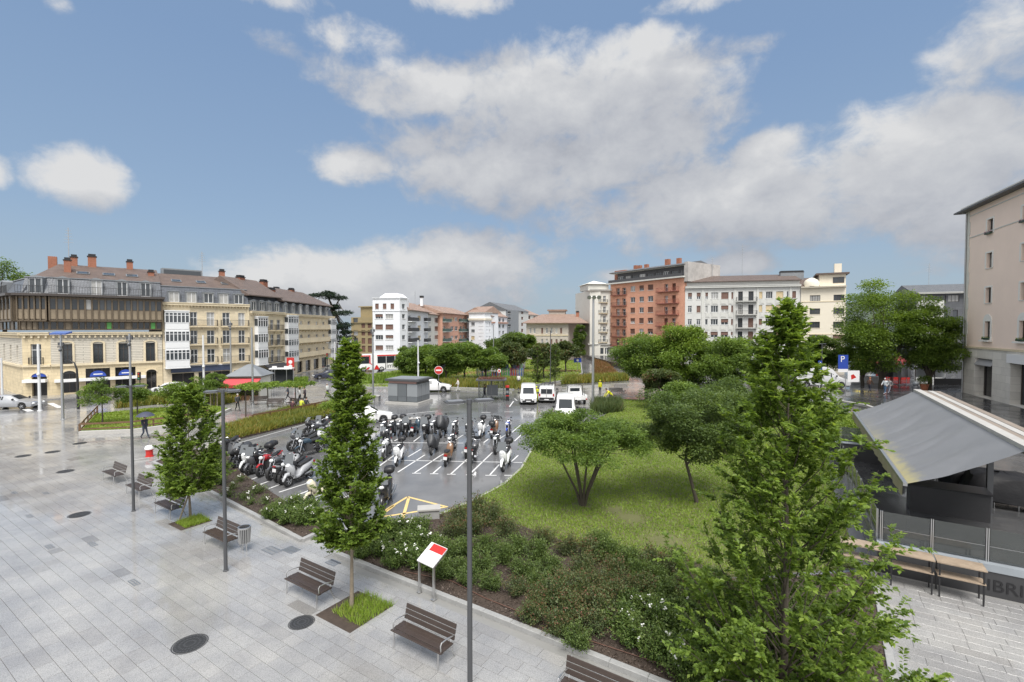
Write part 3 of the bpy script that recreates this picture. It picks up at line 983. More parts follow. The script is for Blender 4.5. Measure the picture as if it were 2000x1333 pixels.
for (px, by, ty, x0, x1, lab, sd) in ((480, 815, 752, 468, 520, 'trained flat plane tree, nearest of the row, in a soil ring', 1), (523, 794, 750, 508, 560, 'trained flat plane tree in the middle of the row by the benches', 2), (577, 797, 749, 550, 604, 'trained flat plane tree by the couple under the yellow umbrella', 3)):
    p = G(px, by); D = p.y
    zt = zat(ty, D, px)
    cl = []
    q = random.Random(sd)
    for i in range(20):
        cl.append((((q.uniform(x0, x1) - px) * D / F, q.uniform(-1.3, 1.3), zt - .15 + q.uniform(-.1, .12)), (.5, .5, .16)))
    st = [([(0, 0, 0), (.02, 0, zt * .5), (0, 0, zt - .25)], [.07, .06, .05])] + [([(0, 0, zt - .3), (d * .7, .2, zt - .22), (d * 1.3, -.1, zt - .18)], [.04, .03, .02]) for d in (-1, 1)]
    clump_tree('trained_plane_tree', lab, p, cl, 130, .18, LEAF_BRIGHT, 400 + sd, st, group='trained plane trees')

# --- the cedar and the tree at the far left
p = at(655, 715, 122); p.z = 0
zc = lambda y: zat(y, 122, 650)
cl = []
q = random.Random(9)
for (cx, y, w) in ((640, 578, 28), (622, 577, 18), (662, 583, 22), (655, 600, 14), (668, 612, 26), (650, 615, 16), (672, 635, 28), (655, 640, 20), (668, 660, 30), (650, 668, 18), (660, 685, 30), (640, 574, 16), (676, 650, 18), (665, 700, 30)):
    for k in range(3):
        cl.append((((cx - 655 + q.uniform(-.6, .6) * w) * 122 / F, q.uniform(-2, 2), zc(y) + q.uniform(-.3, .3)), (w * .07, w * .07, w * .02)))
clump_tree('cedar_tree', 'dark layered cedar with a flat top beside the last cream facade', p, cl, 260, .42, LEAF_CEDAR, 77,
           [([(0, 0, 0), (0, 0, zc(650)), (-.6, 0, zc(600)), (-1.8, 0, zc(578))], [.7, .5, .35, .15]), ([(-.4, 0, zc(610)), (.8, 0, zc(590)), (1.3, 0, zc(584))], [.25, .18, .1])])
p = at(8, 600, 84); p.z = 0
clump_tree('background_tree', 'pale green treetop above the roofs at the far left', p, [((c[0], c[1], c[2] + zat(560, 84) - .5), r_) for c, r_ in round_clumps(5.2, 10, 0, 30, 3)], 260, .4, LEAF_MID, 78,
           [([(0, 0, 0), (0, 0, zat(600, 84))], [.4, .25])])


# ------------------------------------------------------------------ shrubs
def pip(P, poly):
    x, y = P[:, 0], P[:, 1]
    c = np.zeros(len(P), bool)
    n = len(poly)
    for i in range(n):
        x1, y1 = poly[i][0], poly[i][1]; x2, y2 = poly[(i + 1) % n][0], poly[(i + 1) % n][1]
        if y1 == y2: continue
        c ^= ((y1 > y) != (y2 > y)) & (x < (x2 - x1) * (y - y1) / (y2 - y1) + x1)
    return c


def sample(poly, n, seed, grade=False):
    r = np.random.default_rng(seed)
    xs, ys = [p[0] for p in poly], [p[1] for p in poly]
    out = []
    while sum(map(len, out)) < n:
        P = np.stack([r.uniform(min(xs), max(xs), n * 2), r.uniform(min(ys), max(ys), n * 2)], 1)
        P = P[pip(P, poly)]
        if grade: P = P[r.random(len(P)) < np.clip((24 / np.maximum(P[:, 1], 10)) ** 1.2, 0, 1)]
        out.append(P)
    return np.concatenate(out)[:n]


def blades(name, poly, n, h, z, mat, seed, label=None, w=.012, lean=.5, grade=False, holes=(), mid=.42):
    """upright blades over an area: one mass of grass"""
    r = np.random.default_rng(seed)
    P = sample(poly, n, seed, grade)
    for (c, rad) in holes: P = P[np.hypot(P[:, 0] - c[0], P[:, 1] - c[1]) > rad * r.uniform(.3, 1, len(P))]
    n = len(P)
    b = np.concatenate([P, np.full((n, 1), z)], 1)
    a = r.uniform(0, 2 * PI, n); s = np.stack([np.cos(a), np.sin(a), 0 * a], 1) * (w * (1 + P[:, 1:2] / 25))
    patch = np.sin(P[:, 0] * 1.1 + 2 * np.sin(P[:, 1] * .37)) * np.sin(P[:, 1] * .8 + 1.7 * np.sin(P[:, 0] * .45))
    t = b + np.concatenate([r.normal(0, lean * h, (n, 2)), (h * r.uniform(.5, 1.2, n))[:, None]], 1)
    v = np.stack([b - s, b + s, t], 1).reshape(-1, 3)
    tone = np.clip(r.normal(mid, .17, n) + patch * .16, 0, 1)
    me = tri_mesh(name, v, np.arange(3 * n).reshape(-1, 3), mat, np.repeat(tone, 3))
    o = put(name, me)
    o['kind'] = 'stuff'
    if label: o['label'] = label
    o['category'] = 'grass'
    return o


blades('grass', LAWN_MAIN, 170000, .075, .07, LEAF_GRASS, 1, 'short mown grass of the lawn beside the parking', w=.011, grade=True, holes=[(G(1138, 990), .5), (G(1230, 1015), 1.0), (G(1300, 1060), 1.2), (G(1200, 1000), .7)])
blades('grass', LAWN_LEFT, 16000, .1, .09, LEAF_GRASS, 2, 'short grass of the small fenced lawn', w=.02, mid=.6)
blades('grass', LAWN_FAR, 26000, .12, .09, LEAF_GRASS, 3, 'grass of the park lawn beyond the parking', w=.03, mid=.6)
for k, (px, py, w) in enumerate(((372, 1022, .55), (692, 1195, .72))):
    c = G(px, py)
    sh = Vector((.12, .05, 0)) if k else Vector((0, 0, 0))
    blades('pit_grass', [c + sh + E1 * a * w + E2 * b_ * w for a, b_ in ((-.75, -.75), (1, -.75), (1, 1), (-.75, 1))], 1500, .2, .03, LEAF_GRASS, 5 + k, ('weedy grass around the staked young hornbeam', 'tufted grass around the slender hornbeam trunk')[k], w=.007, lean=.35, mid=.55)

# bark chips on the soil of the beds: one mass
r_ = np.random.default_rng(4)
for poly, n, zz in ((BED_FRONT, 26000, .115), (BED_LEFT, 9000, .105)):
    P = sample(poly, n, 8)
    p3 = np.concatenate([P, np.full((n, 1), zz)], 1) + r_.normal(0, .006, (n, 3)) + [0, 0, .01]
    me = leaf_mesh('bark_mulch', p3, r_.normal(0, 1, (n, 3)) * [1, 1, .25], np.array([0, 0, 1]) + r_.normal(0, .4, (n, 3)), r_.uniform(.03, .09, n),
                   M_leaf('bark chip', [(.03, .022, .018), (.062, .045, .036), (.1, .075, .06), (.17, .135, .115)], trans=0, rough=.6), r_.random(n), .5)
    tag(put('bark_mulch', me), 'brown bark chips covering the soil of the planting bed', 'mulch', kind='stuff')


def bush_mesh(seed, R_, H, n, L, mat, nsub=9):
    """a shrub built from arching shoots of leaves"""
    r = np.random.default_rng(seed)
    P, A, T, st = [], [], [], MB()
    for i in range(nsub * 3):
        a, k = r.uniform(0, 2 * PI), r.uniform(.15, 1)
        e = np.array([R_ * k * np.cos(a), R_ * k * np.sin(a), H * (1.05 - .5 * k * k) * r.uniform(.7, 1.12)])
        m = n // (nsub * 3)
        u = r.random((m, 1)) ** .6
        b0 = np.array([e[0] * .2, e[1] * .2, 0])
        p = b0 * (1 - u) + e * u + r.normal(0, R_ * .13, (m, 3)) * [1, 1, .7]
        p[:, 2] = np.maximum(p[:, 2], .03)
        P.append(p); A.append(unit(e * [1, 1, .6] + r.normal(0, R_ * .8, (m, 3)))); T.append(np.clip(r.normal(.4, .2, m) + (u[:, 0] > .85) * .25 + r.normal(0, .08), 0, 1))
        if i % 2 == 0: st.tube([b0, (b0 + e) / 2 + [0, 0, .08 * H], e], [.012, .008, .003], 3, cap=False)
    P, A, T = np.concatenate(P), np.concatenate(A), np.concatenate(T)
    nrm = np.array([0, 0, .8]) + r.normal(0, .6, P.shape)
    return leaf_mesh('foliage', P, A, nrm, L * r.uniform(.6, 1.25, len(P)), mat, T), st.mesh('stems', BARK), P


def flower_mesh(P, n, seed, R_, H, s=.05):
    r = np.random.default_rng(seed)
    top = P[P[:, 2] > np.quantile(P[:, 2], .6)]
    c = top[r.integers(0, len(top), max(1, n // 4))]
    mb = MB()
    for k in range(n):
        x, y, z = c[k % len(c)] + r.normal(0, s * 1.0, 3)
        mb.ell((x, y, z + .03), (s * r.uniform(.6, 1.1), s * r.uniform(.6, 1.1), s * .55), 6, 4)
    return mb.mesh('white_flowers', PETAL, 60)


def bush(kind, seed):
    """prototype parts of a shrub kind"""
    if kind == 'rose': f, s, P = bush_mesh(seed, .62, .68, 2600, .075, LEAF_ROSE); return [('foliage', f), ('stems', s), ('white_flowers', flower_mesh(P, 16 + 5 * (seed % 4), seed, .6, .7, .036))]
    if kind == 'russet': f, s, P = bush_mesh(seed, .62, .72, 2700, .062, LEAF_RUSSET); return [('foliage', f), ('stems', s)]
    if kind == 'green': f, s, P = bush_mesh(seed, .6, .7, 2600, .07, LEAF_DARK); return [('foliage', f), ('stems', s)]
    if kind == 'bright': f, s, P = bush_mesh(seed, .95, 1.0, 3000, .11, LEAF_BRIGHT); return [('foliage', f), ('stems', s)]
    if kind == 'thin': f, s, P = bush_mesh(seed, .5, .34, 420, .06, LEAF_ROSE); return [('foliage', f), ('stems', s), ('white_flowers', flower_mesh(P, 6, seed, .5, .3, .035))]


PROTO = {}


def plant(kind, p, label, group, scale=1.0, name='shrub', v=None):
    v = rnd.randrange(3) if v is None else v
    if (kind, v) not in PROTO: PROTO[kind, v] = bush(kind, sum(map(ord, kind)) + v * 7)
    root = thing(name, label, 'shrub', p, rnd.uniform(0, 6.28), group)
    root.scale = (scale, scale, scale * rnd.uniform(.88, 1.15))
    for n_, me in PROTO[kind, v]:
        o = put(n_, me, root)
        if n_ == 'white_flowers': o['kind'] = 'stuff'
    return root


def on(px, py, z=.11): p = G(px, py, z); return p


# the front bed: white roses at both ends, russet and dark green shrubs between
for (px, py, s) in ((722, 1075, 1.0), (752, 1050, 1.0), (745, 1085, .9), (780, 1048, 1.1), (785, 1080, 1.0), (775, 1105, .9), (820, 1045, 1.0), (822, 1080, 1.05), (812, 1108, 1.0), (850, 1075, .9), (700, 1090, .7), (845, 1110, .85)):
    plant('rose', on(px, py), 'bright green rose bush with white flowers around the information board', 'white rose bushes at the head of the front bed', s, 'rose_bush')
for (px, py, s) in ((1240, 1255, 1.0), (1295, 1240, 1.05), (1290, 1285, 1.0), (1215, 1225, .95), (1330, 1300, 1.0), (1345, 1255, 1.0), (1385, 1290, 1.0), (1400, 1340, 1.0), (1340, 1335, .9), (1275, 1205, .9), (1450, 1310, 1.0), (1440, 1360, 1.0), (1330, 1205, .9), (1500, 1340, .9), (1235, 1195, .8)):
    plant('rose', on(px, py), 'white flowering rose bush beside the foot of the nearest hornbeam', 'white rose bushes below the nearest hornbeam', s, 'rose_bush')
for (px, py, s) in ((900, 1025, 1.15), (935, 1010, 1.2), (885, 1050, 1.0), (962, 1025, 1.1), (925, 1045, 1.1), (990, 1048, 1.0)):
    plant('russet', on(px, py), 'reddish dense shrub at the lawn corner behind the nearest lamp post', 'reddish shrubs behind the lamp post', s)
for (px, py, s) in ((870, 1095, 1.0), (905, 1085, 1.0), (890, 1125, .9), (950, 1080, 1.0), (940, 1115, 1.0), (985, 1100, .9), (1010, 1080, 1.0), (1020, 1125, .9), (1050, 1095, 1.0), (865, 1130, .7), (915, 1140, .8), (1075, 1120, .9), (1055, 1150, .85)):
    plant('green', on(px, py), 'low dark green shrub in the bed just right of the information board', 'dark green shrubs by the information board', s)
for (px, py, s) in ((1080, 1185, 1.15), (1125, 1180, 1.1), (1110, 1215, 1.1), (1165, 1205, 1.1), (1050, 1190, .8), (1160, 1165, 1.0), (1195, 1180, 1.0), (1150, 1235, 1.0), (1185, 1150, .9), (1100, 1150, .9), (1230, 1165, .9)):
    plant('russet', on(px, py), 'reddish green shrub in the middle of the front bed among bare mulch', 'russet shrubs in mid bed', s)
for (px, py, s) in ((1110, 1085, .9), (1150, 1095, 1.1), (1190, 1100, 1.1), (1170, 1075, 1.0), (1230, 1110, 1.1), (1275, 1115, 1.0), (1320, 1125, 1.1), (1285, 1145, .9), (1340, 1160, 1.0), (1390, 1150, 1.0), (1430, 1180, 1.1), (1480, 1200, 1.1), (1530, 1190, 1.1), (1400, 1210, 1.0), (1450, 1240, 1.0), (1580, 1210, 1.1), (1520, 1260, 1.0), (1600, 1270, 1.0), (1560, 1310, 1.0)):
    plant('green' if rnd.random() < .6 else 'russet', on(px, py), 'loose green shrub on the lawn side of the front bed', 'shrubs along the lawn side of the front bed', s)
for (px, py, s, k_) in ((1010, 1160, .8, 'russet'), (960, 1150, .8, 'green'), (1040, 1215, .85, 'russet'), (1090, 1240, .9, 'russet'), (1130, 1265, .8, 'green'), (1200, 1130, 1.0, 'russet'), (1250, 1140, 1.0, 'green'), (1140, 1130, 1.0, 'russet'), (1260, 1170, 1.0, 'russet'), (1060, 1060, .9, 'russet'), (1300, 1180, 1.0, 'green'), (1360, 1190, 1.0, 'russet')):
    plant(k_, on(px, py), 'spindly shrub filling a gap in the mulch of the front bed', 'gap filling shrubs of the front bed', s)
# the left bed
for (px, py, s) in ((560, 1020, 1.0), (590, 1022, 1.0), (545, 1008, .9), (580, 1000, 1.0), (610, 1020, .9), (530, 1015, .8), (615, 1000, .8)):
    plant('rose', on(px, py, .1), 'white flowering rose bush in the left bed by the slender hornbeam', 'white rose bushes of the left bed', s, 'rose_bush')
for (px, py, s) in ((405, 938, 1.2), (425, 925, 1.2), (385, 925, 1.1), (430, 945, 1.1), (360, 918, 1.1), (400, 915, 1.2), (420, 905, 1.1)):
    plant('green', on(px, py, .1), 'dense dark shrub under the young egg shaped hornbeam', 'dark shrubs under the young hornbeam', s)
for (px, py, s) in ((455, 955, 1.0), (480, 975, 1.1), (500, 965, 1.2), (445, 970, 1.0), (520, 985, 1.0), (510, 960, .9), (470, 940, 1.0), (490, 985, .9)):
    plant('thin', on(px, py, .1), 'sparse low rose plant on the bare mulch of the left bed', 'sparse plants on the mulch', s)
# the bright hedge between the lawn and the higher street
for i in range(34):
    a = rnd.random(); b_ = rnd.random()
    p = Vector((24.8 + 2.8 * b_ + a * 1.2, 33.5 + a * 19, .55 - .2 * b_))
    plant('bright', p, 'bright lime green shrub of the hedge beside the grey awning', 'lime green hedge shrubs by the awning', rnd.uniform(1.0, 1.5), 'hedge_shrub')
for (px, py, z) in ((1655, 862, .9), (1640, 850, .9), (1625, 868, .5), (1600, 860, .4), (1570, 850, .3), (1610, 835, .5), (1585, 830, .4)):
    plant('bright', G(px, py, z), 'lime shrub at the near end of the hedge, beside the glass rail', 'lime shrubs by the glass rail', 1.1, 'hedge_shrub')
# hedge strip of tall grasses along the parking
blades('tall_bed_grass', BED_STRIP, 16000, .5, .12, LEAF_STRAW, 9, 'tall yellow and green grasses in the strip beside the parking', w=.02, lean=.42, mid=.4)
for (px, py, s) in ((655, 800, 1.1), (640, 806, 1.0)):
    plant('bright', on(px, py), 'yellow green bush at the far end of the tall grass strip', 'yellow bushes at the strip end', s)
# low beds farther off: masses of perennials
for k, (poly, h, n, mat, lab) in enumerate((
        (GP((222, 800), (300, 792), (430, 786), (440, 780), (380, 775), (250, 788)), .9, 5000, LEAF_STRAW, 'red and yellow perennials behind the fenced lawn'),
        (GP((420, 795), (468, 785), (470, 777), (400, 782)), .8, 2000, LEAF_STRAW, 'low russet bed near the staked young tree'),
        (GP((860, 757), (1000, 762), (1035, 758), (1010, 748), (860, 748)), .9, 5000, LEAF_STRAW, 'feathery perennials behind the bus shelter'),
        (GP((700, 752), (780, 750), (860, 742), (900, 728), (800, 733), (705, 742)), .9, 6000, LEAF_BRIGHT, 'green perennials below the coach'),
        (GP((1096, 752), (1228, 744), (1222, 736), (1110, 741)), .9, 5000, LEAF_STRAW, 'tawny perennials at the road corner'),
        (GP((1163, 736), (1208, 736), (1188, 716), (1165, 703), (1158, 703)), .8, 5000, M_leaf('orange perennials', [(.12, .12, .035), (.2, .12, .045), (.24, .11, .055), (.14, .16, .05)]), 'orange and green flower bed along the far road'),
        (GP((1155, 812), (1215, 806), (1210, 788), (1160, 790)), .9, 4000, LEAF_RUSSET, 'clipped russet bed by the lawn corner and the vans'),
        (GP((560, 752), (600, 748), (600, 741), (540, 746)), .6, 1500, LEAF_BRIGHT, 'small green island in the far road'))):
    blades('perennial_bed', poly, n, h, .05, mat, 30 + k, lab, w=.025, lean=.3)['category'] = 'flower bed'
# ================================================================== BUILDINGS
STONE = M_courses('cream ashlar', (.62, .52, .345), 1.1, .42, .72, .16)
STONELT = M_courses('pale stone courses', (.60, .56, .48), 6, .22, .55, .12, msize=.03)
STONETRIM = M('cream stone trim', (.64, .55, .39), .7, nscale=3, namt=.25, bump=.2)
CREAMWALL = M_courses('cream stone facade', (.66, .57, .41), 1.0, .34, .85, .13)
SLATE = M_courses('blue slate', (.095, .105, .125), .3, .22, .6, .16, .38, .02, .18)
TILEBR = M_tiles('brown roof tiles', (.13, .095, .08), (.205, .15, .125))
TILERED = M_tiles('pale red roof tiles', (.32, .21, .16), (.43, .31, .25))
TILEGREY = M_tiles('grey roof tiles', (.13, .14, .15), (.2, .2, .21), 6, 5)
BRICKCH = M_courses('red chimney brick', (.34, .14, .085), .25, .08, .8, .12)
BRONZE = M('bronze cladding', (.13, .1, .068), .45, .3, nscale=2, namt=.3)
BRONZELT = M('bronze spandrel', (.23, .185, .13), .5, .2, nscale=1.5, namt=.5)
WHITEWALL = M('white render', (.74, .76, .79), .75, nscale=.7, namt=.07)
GREYWALL = M('pale grey render', (.58, .58, .56), .8, nscale=.8, namt=.14)
GREYTRIM = M('pale grey trim', (.56, .56, .53), .75, nscale=2, namt=.12)
LTWALL = M('off white render', (.62, .61, .56), .8, nscale=.8, namt=.12)
ORANGEBR = M_courses('orange brick', (.66, .345, .235), .3, .09, .92, .1, .75)
CREAMREN = M('cream render', (.74, .68, .56), .8, nscale=.6, namt=.08)
SALMON = M('salmon render', (.58, .33, .24), .8, nscale=.8, namt=.1)
KHAKI = M('khaki stone cladding', (.30, .24, .13), .75, nscale=1, namt=.2)
PINK = M('pink render', (.85, .69, .59), .8, nscale=.5, namt=.09)
LIMESTONE = M_courses('limestone blocks', (.64, .61, .56), 1.6, .75, .75, .1, msize=.015)
VILLAST = M_courses('villa stone', (.45, .41, .36), .8, .35, .8, .14)
DKCLAD = M_courses('dark grey cladding', (.10, .105, .115), 1.2, .6, .6, .08)
LEAD = M('grey zinc', (.22, .235, .25), .45, .2, nscale=1.5, namt=.25)
SHOPDARK = M('shop interior glass', (.022, .022, .024), .1)
NAVY = M('navy shop fascia', (.04, .055, .1), .4)
IRON = M('black iron railing', (.03, .03, .032), .5)
SIGNBLUE = M('blue sign face', (.03, .07, .35), .35)
SIGNWHITE = M('white sign face', (.75, .75, .76), .4)
GREENSIGN = M('green sign face', (.12, .42, .1), .4)
STYLEMULL = {'plain': (0, 0), 'double': (1, 0), 'casement': (1, .72), 'triple': (2, 0), 'quad': (3, 0), 'french': (1, .6)}
WCACHE = {}


def win_parts(w, h, style, frame, trim, rev):
    k = (round(w, 2), round(h, 2), style, frame.name, trim.name if trim else '', rev)
    if k in WCACHE: return WCACHE[k]
    f = MB()
    t = .07 if h > 1.2 else .05
    y0, y1 = rev - .06, rev - .005
    sh = style in ('shut', 'cshut')
    if not sh:
        half = style.startswith('half')
        st = style[5:] if half else style
        nv, tv = STYLEMULL[st]
        f.box((-w / 2, y0, 0), (w / 2, y1, t)).box((-w / 2, y0, h - t), (w / 2, y1, h))
        f.box((-w / 2, y0, t), (-w / 2 + t, y1, h - t)).box((w / 2 - t, y0, t), (w / 2, y1, h - t))
        for i in range(nv):
            x = -w / 2 + w * (i + 1) / (nv + 1)
            f.box((x - t * .55, y0 + .005, t), (x + t * .55, y1, h - t))
        if tv: f.box((-w / 2 + t, y0 + .01, h * tv - t / 2), (w / 2 - t, y1, h * tv + t / 2))
    else:
        f.box((-w / 2, y0, 0), (w / 2, y1, t))
    if trim:
        f.mat(1)
        f.box((-w / 2 - .1, -.07, -.1), (w / 2 + .1, rev - .061, -.002))
    fm = f.mesh('window', [frame, trim or frame])
    p = MB(); p.quad((-w / 2, rev - .02, 0), (w / 2, rev - .02, 0), (w / 2, rev - .02, h), (-w / 2, rev - .02, h))
    pm = [p.mesh('pane', m) for m in (GLASSW, CURTAIN)]
    sm = None
    if sh or style.startswith('half'):
        q = MB(); z0 = .0 if sh else h * .45
        n = max(3, int((h - z0) / .14))
        prof = []
        for i in range(n):
            a, b_ = z0 + (h - z0) * i / n, z0 + (h - z0) * (i + .9) / n
            prof += [(rev - .1, a), (rev - .07, b_)]
        for i in range(len(prof) - 1):
            q.quad((-w / 2, prof[i][0], prof[i][1]), (w / 2, prof[i][0], prof[i][1]), (w / 2, prof[i + 1][0], prof[i + 1][1]), (-w / 2, prof[i + 1][0], prof[i + 1][1]))
        sm = q.mesh('roller_shutter', CREAMSHUT if 'c' in style[:1] or style.endswith('cream') else BROWNSHUT)
    WCACHE[k] = (fm, pm, sm)
    return WCACHE[k]


RAILC = {}


class Fac:
    """one straight facade of a building; local x along it, y into it, z up"""
    def __init__(s, root, A, B, z0=0.0):
        s.root = root
        s.A, s.B = Vector((A[0], A[1], 0)), Vector((B[0], B[1], 0))
        s.d = (s.B - s.A).normalized(); s.n = Vector((-s.d.y, s.d.x, 0)); s.L = (s.B - s.A).length
        s.z0 = z0
        m = Matrix((( s.d.x, s.n.x, 0, s.A.x), (s.d.y, s.n.y, 0, s.A.y), (0, 0, 1, 0), (0, 0, 0, 1)))
        rm = Matrix.Translation(root.location) @ root.rotation_euler.to_matrix().to_4x4()
        s.m = rm.inverted() @ m
        s.ops = []
    def uv(s, px, py, y=0.0):
        d = ray(px, py)
        o = s.A + s.n * y
        t = (o.x * s.n.x + o.y * s.n.y) / (d.x * s.n.x + d.y * s.n.y)
        p = Vector((d.x * t, d.y * t, CAMZ + d.z * t))
        return (p - s.A).dot(s.d), p.z
    def u(s, px, y=0.0): return s.uv(px, 640, y)[0]
    def z(s, py, px, y=0.0): return s.uv(px, py, y)[1]
    def put(s, name, me, u=0, y=0, z=0, parent=None, rz=0):
        o = put(name, me, parent or s.root)
        M_ = s.m @ Matrix.Translation((u, y, z)) @ Matrix.Rotation(rz, 4, 'Z')
        if parent is not None: M_ = Matrix.Translation((u, y, z))
        o.matrix_local = M_
        return o
    def part(s, name, mb, mats, smooth=None): return s.put(name, mb.mesh(name, mats, smooth))
    def win(s, u, v, w, h, style='casement', frame=WHITEF, trim=None, rev=.22, cut=True, pane=None, name='window'):
        """u is the middle, v the sill"""
        w, h = max(.4, round(w / .1) * .1), max(.4, round(h / .1) * .1)
        fm, pm, sm = win_parts(w, h, style, frame, trim, rev)
        o = s.put(name, fm, u, 0, v)
        if style not in ('shut', 'cshut'):
            put('pane', pm[pane if pane is not None else (1 if rnd.random() < .3 else 0)], o)
        if sm is not None: put('roller_shutter', sm, o)
        if cut: s.ops.append((u - w / 2, u + w / 2, v, v + h))
        return o
    def grid(s, cols, rows, ref, style='casement', **k):
        """cols = pixel pairs, rows = pixel pairs read at the column ref"""
        for (a, b) in rows:
            z1, z0 = s.z(a, ref), s.z(b, ref)
            for c in cols:
                u0, u1 = s.u(c[0]), s.u(c[1])
                st = style() if callable(style) else style
                s.win((u0 + u1) / 2, z0, u1 - u0, z1 - z0, st, **k)
    def wall(s, z1, mat, z0=None, u0=0.0, u1=None, rev=.22, name='wall', depth=0, trimmat=None):
        z0 = s.z0 - .2 if z0 is None else z0
        u1 = s.L if u1 is None else u1
        ops = [(max(a, u0), min(b, u1), max(c, z0), min(d, z1)) for a, b, c, d in s.ops if a < u1 and b > u0 and c < z1 and d > z0]
        us = sorted({u0, u1, *[round(x, 4) for o in ops for x in o[:2]]})
        zs = sorted({z0, z1, *[round(x, 4) for o in ops for x in o[2:]]})
        mb = MB(); idx = {}
        def V(i, j):
            if (i, j) not in idx: idx[i, j] = len(mb.v); mb.v.append((us[i], 0, zs[j]))
            return idx[i, j]
        for i in range(len(us) - 1):
            for j in range(len(zs) - 1):
                cu, cz = (us[i] + us[i + 1]) / 2, (zs[j] + zs[j + 1]) / 2
                if any(a < cu < b and c < cz < d for a, b, c, d in ops): continue
                mb.f.append((V(i, j), V(i + 1, j), V(i + 1, j + 1), V(i, j + 1))); mb.mi.append(0)
        for a, b, c, d in ops:
            mb.quad((a, 0, c), (a, 0, d), (a, rev, d), (a, rev, c)); mb.quad((b, 0, d), (b, 0, c), (b, rev, c), (b, rev, d))
            mb.quad((a, 0, c), (a, rev, c), (b, rev, c), (b, 0, c)); mb.quad((a, 0, d), (b, 0, d), (b, rev, d), (a, rev, d))
        if depth:
            mb.quad((u0, 0, z0), (u0, 0, z1), (u0, depth, z1), (u0, depth, z0)); mb.quad((u1, 0, z1), (u1, 0, z0), (u1, depth, z0), (u1, depth, z1))
            mb.quad((u0, depth, z0), (u0, depth, z1), (u1, depth, z1), (u1, depth, z0)); mb.quad((u0, 0, z1), (u1, 0, z1), (u1, depth, z1), (u0, depth, z1))
        return s.part(name, mb, mat)
    def band(s, z, h, out, mat, u0=0.0, u1=None, name='cornice', into=-.001):
        u1 = s.L if u1 is None else u1
        mb = MB(); mb.box((u0 - (out if u0 == 0 else 0) * .0, -out, z), (u1, into, z + h))
        if h > .25: mb.box((u0, -out - .08, z + h * .7), (u1, -out - .001, z + h - .002))
        return s.part(name, mb, mat)
    def modillions(s, z, step, w, h, out, mat, u0=0.0, u1=None):
        u1 = s.L if u1 is None else u1
        mb = MB(); n = int((u1 - u0) / step)
        for i in range(n):
            x = u0 + (i + .5) * (u1 - u0) / n
            mb.box((x - w / 2, -out, z), (x + w / 2, -.002, z + h))
        return s.part('cornice_brackets', mb, mat)
    def balcony(s, u0, u1, z, out=.7, rail=IRON, slab=STONETRIM, solid=False, h=.95, brackets=True):
        L = u1 - u0
        mb = MB(); mb.box((0, -out, -.16), (L, -.003, 0))
        mb.box((-.05, -out - .05, -.06), (L + .05, -out - .001, .02))
        if brackets:
            n = max(2, int(L / 1.4) + 1)
            for i in range(n):
                x = .15 + (L - .3) * i / (n - 1)
                mb.add([(x - .08, -.004, -.17), (x + .08, -.004, -.17), (x + .08, -.004, -.6), (x - .08, -.004, -.6), (x - .08, -out * .8, -.17), (x + .08, -out * .8, -.17)],
                       [(0, 1, 2, 3), (4, 5, 1, 0), (3, 2, 5, 4), (0, 3, 4), (1, 5, 2)])
        o = s.put('balcony', mb.mesh('balcony', slab), u0, 0, z)
        k = (round(L, 1), round(out, 2), h, solid, rail.name)
        if k not in RAILC:
            r_ = MB(); lx = k[0]
            y = -out + .04
            if solid:
                r_.box((0, y - .03, .02), (lx, y + .03, h)); r_.box((0, y + .03, .02), (.05, -.01, h)); r_.box((lx - .05, y + .03, .02), (lx, -.01, h))
            else:
                for zz in (.08, h - .03):
                    r_.box((0, y - .02, zz), (lx, y + .02, zz + .04)); r_.box((0, y + .02, zz), (.04, -.01, zz + .04)); r_.box((lx - .04, y + .02, zz), (lx, -.01, zz + .04))
                n = int(lx / .14)
                for i in range(n + 1):
                    x = .01 + (lx - .04) * i / n
                    r_.box((x, y - .01, .12), (x + .02, y + .01, h - .03))
                for sx in (.01, lx - .03):
                    for i in range(1, 5): r_.box((sx, y + (out - .04) * i / 5, .12), (sx + .02, y + (out - .04) * i / 5 + .02, h - .03))
            RAILC[k] = r_.mesh('railing', rail)
        rr = put('railing', RAILC[k], o)
        rr.scale = (L / k[0], 1, 1)
        return o
    def gable(s, ze, zr, depth, mat, over=.45, u0=None, u1=None, hipl=0.0, hipr=0.0, back=True, name='roof'):
        """roof from the eave back to the ridge and down again"""
        a = -over if u0 is None else u0; b = s.L + over if u1 is None else u1
        y0, y1, y2 = -over, depth, 2 * depth + over
        k = (zr - ze) / depth
        e0 = ze - k * over * .4
        mb = MB(); t = .16
        mb.quad((a, y0, e0), (b, y0, e0), (b - hipr, y1, zr), (a + hipl, y1, zr))
        mb.quad((b, y2, e0), (a, y2, e0), (a + hipl, y1, zr), (b - hipr, y1, zr))
        mb.add([(a, y0, e0), (a + hipl, y1, zr), (a, y2, e0)], [(0, 1, 2)]); mb.add([(b, y0, e0), (b, y2, e0), (b - hipr, y1, zr)], [(0, 1, 2)])
        mb.quad((a, y0, e0 - t), (b, y0, e0 - t), (b, y0, e0), (a, y0, e0)); mb.quad((a, y2, e0 - t), (a, y0, e0 - t), (a, y0, e0), (a, y2, e0)); mb.quad((b, y0, e0 - t), (b, y2, e0 - t), (b, y2, e0), (b, y0, e0))
        mb.quad((a, y0, e0 - t), (a, y2, e0 - t), (b, y2, e0 - t), (b, y0, e0 - t))
        return s.part(name, mb, mat)
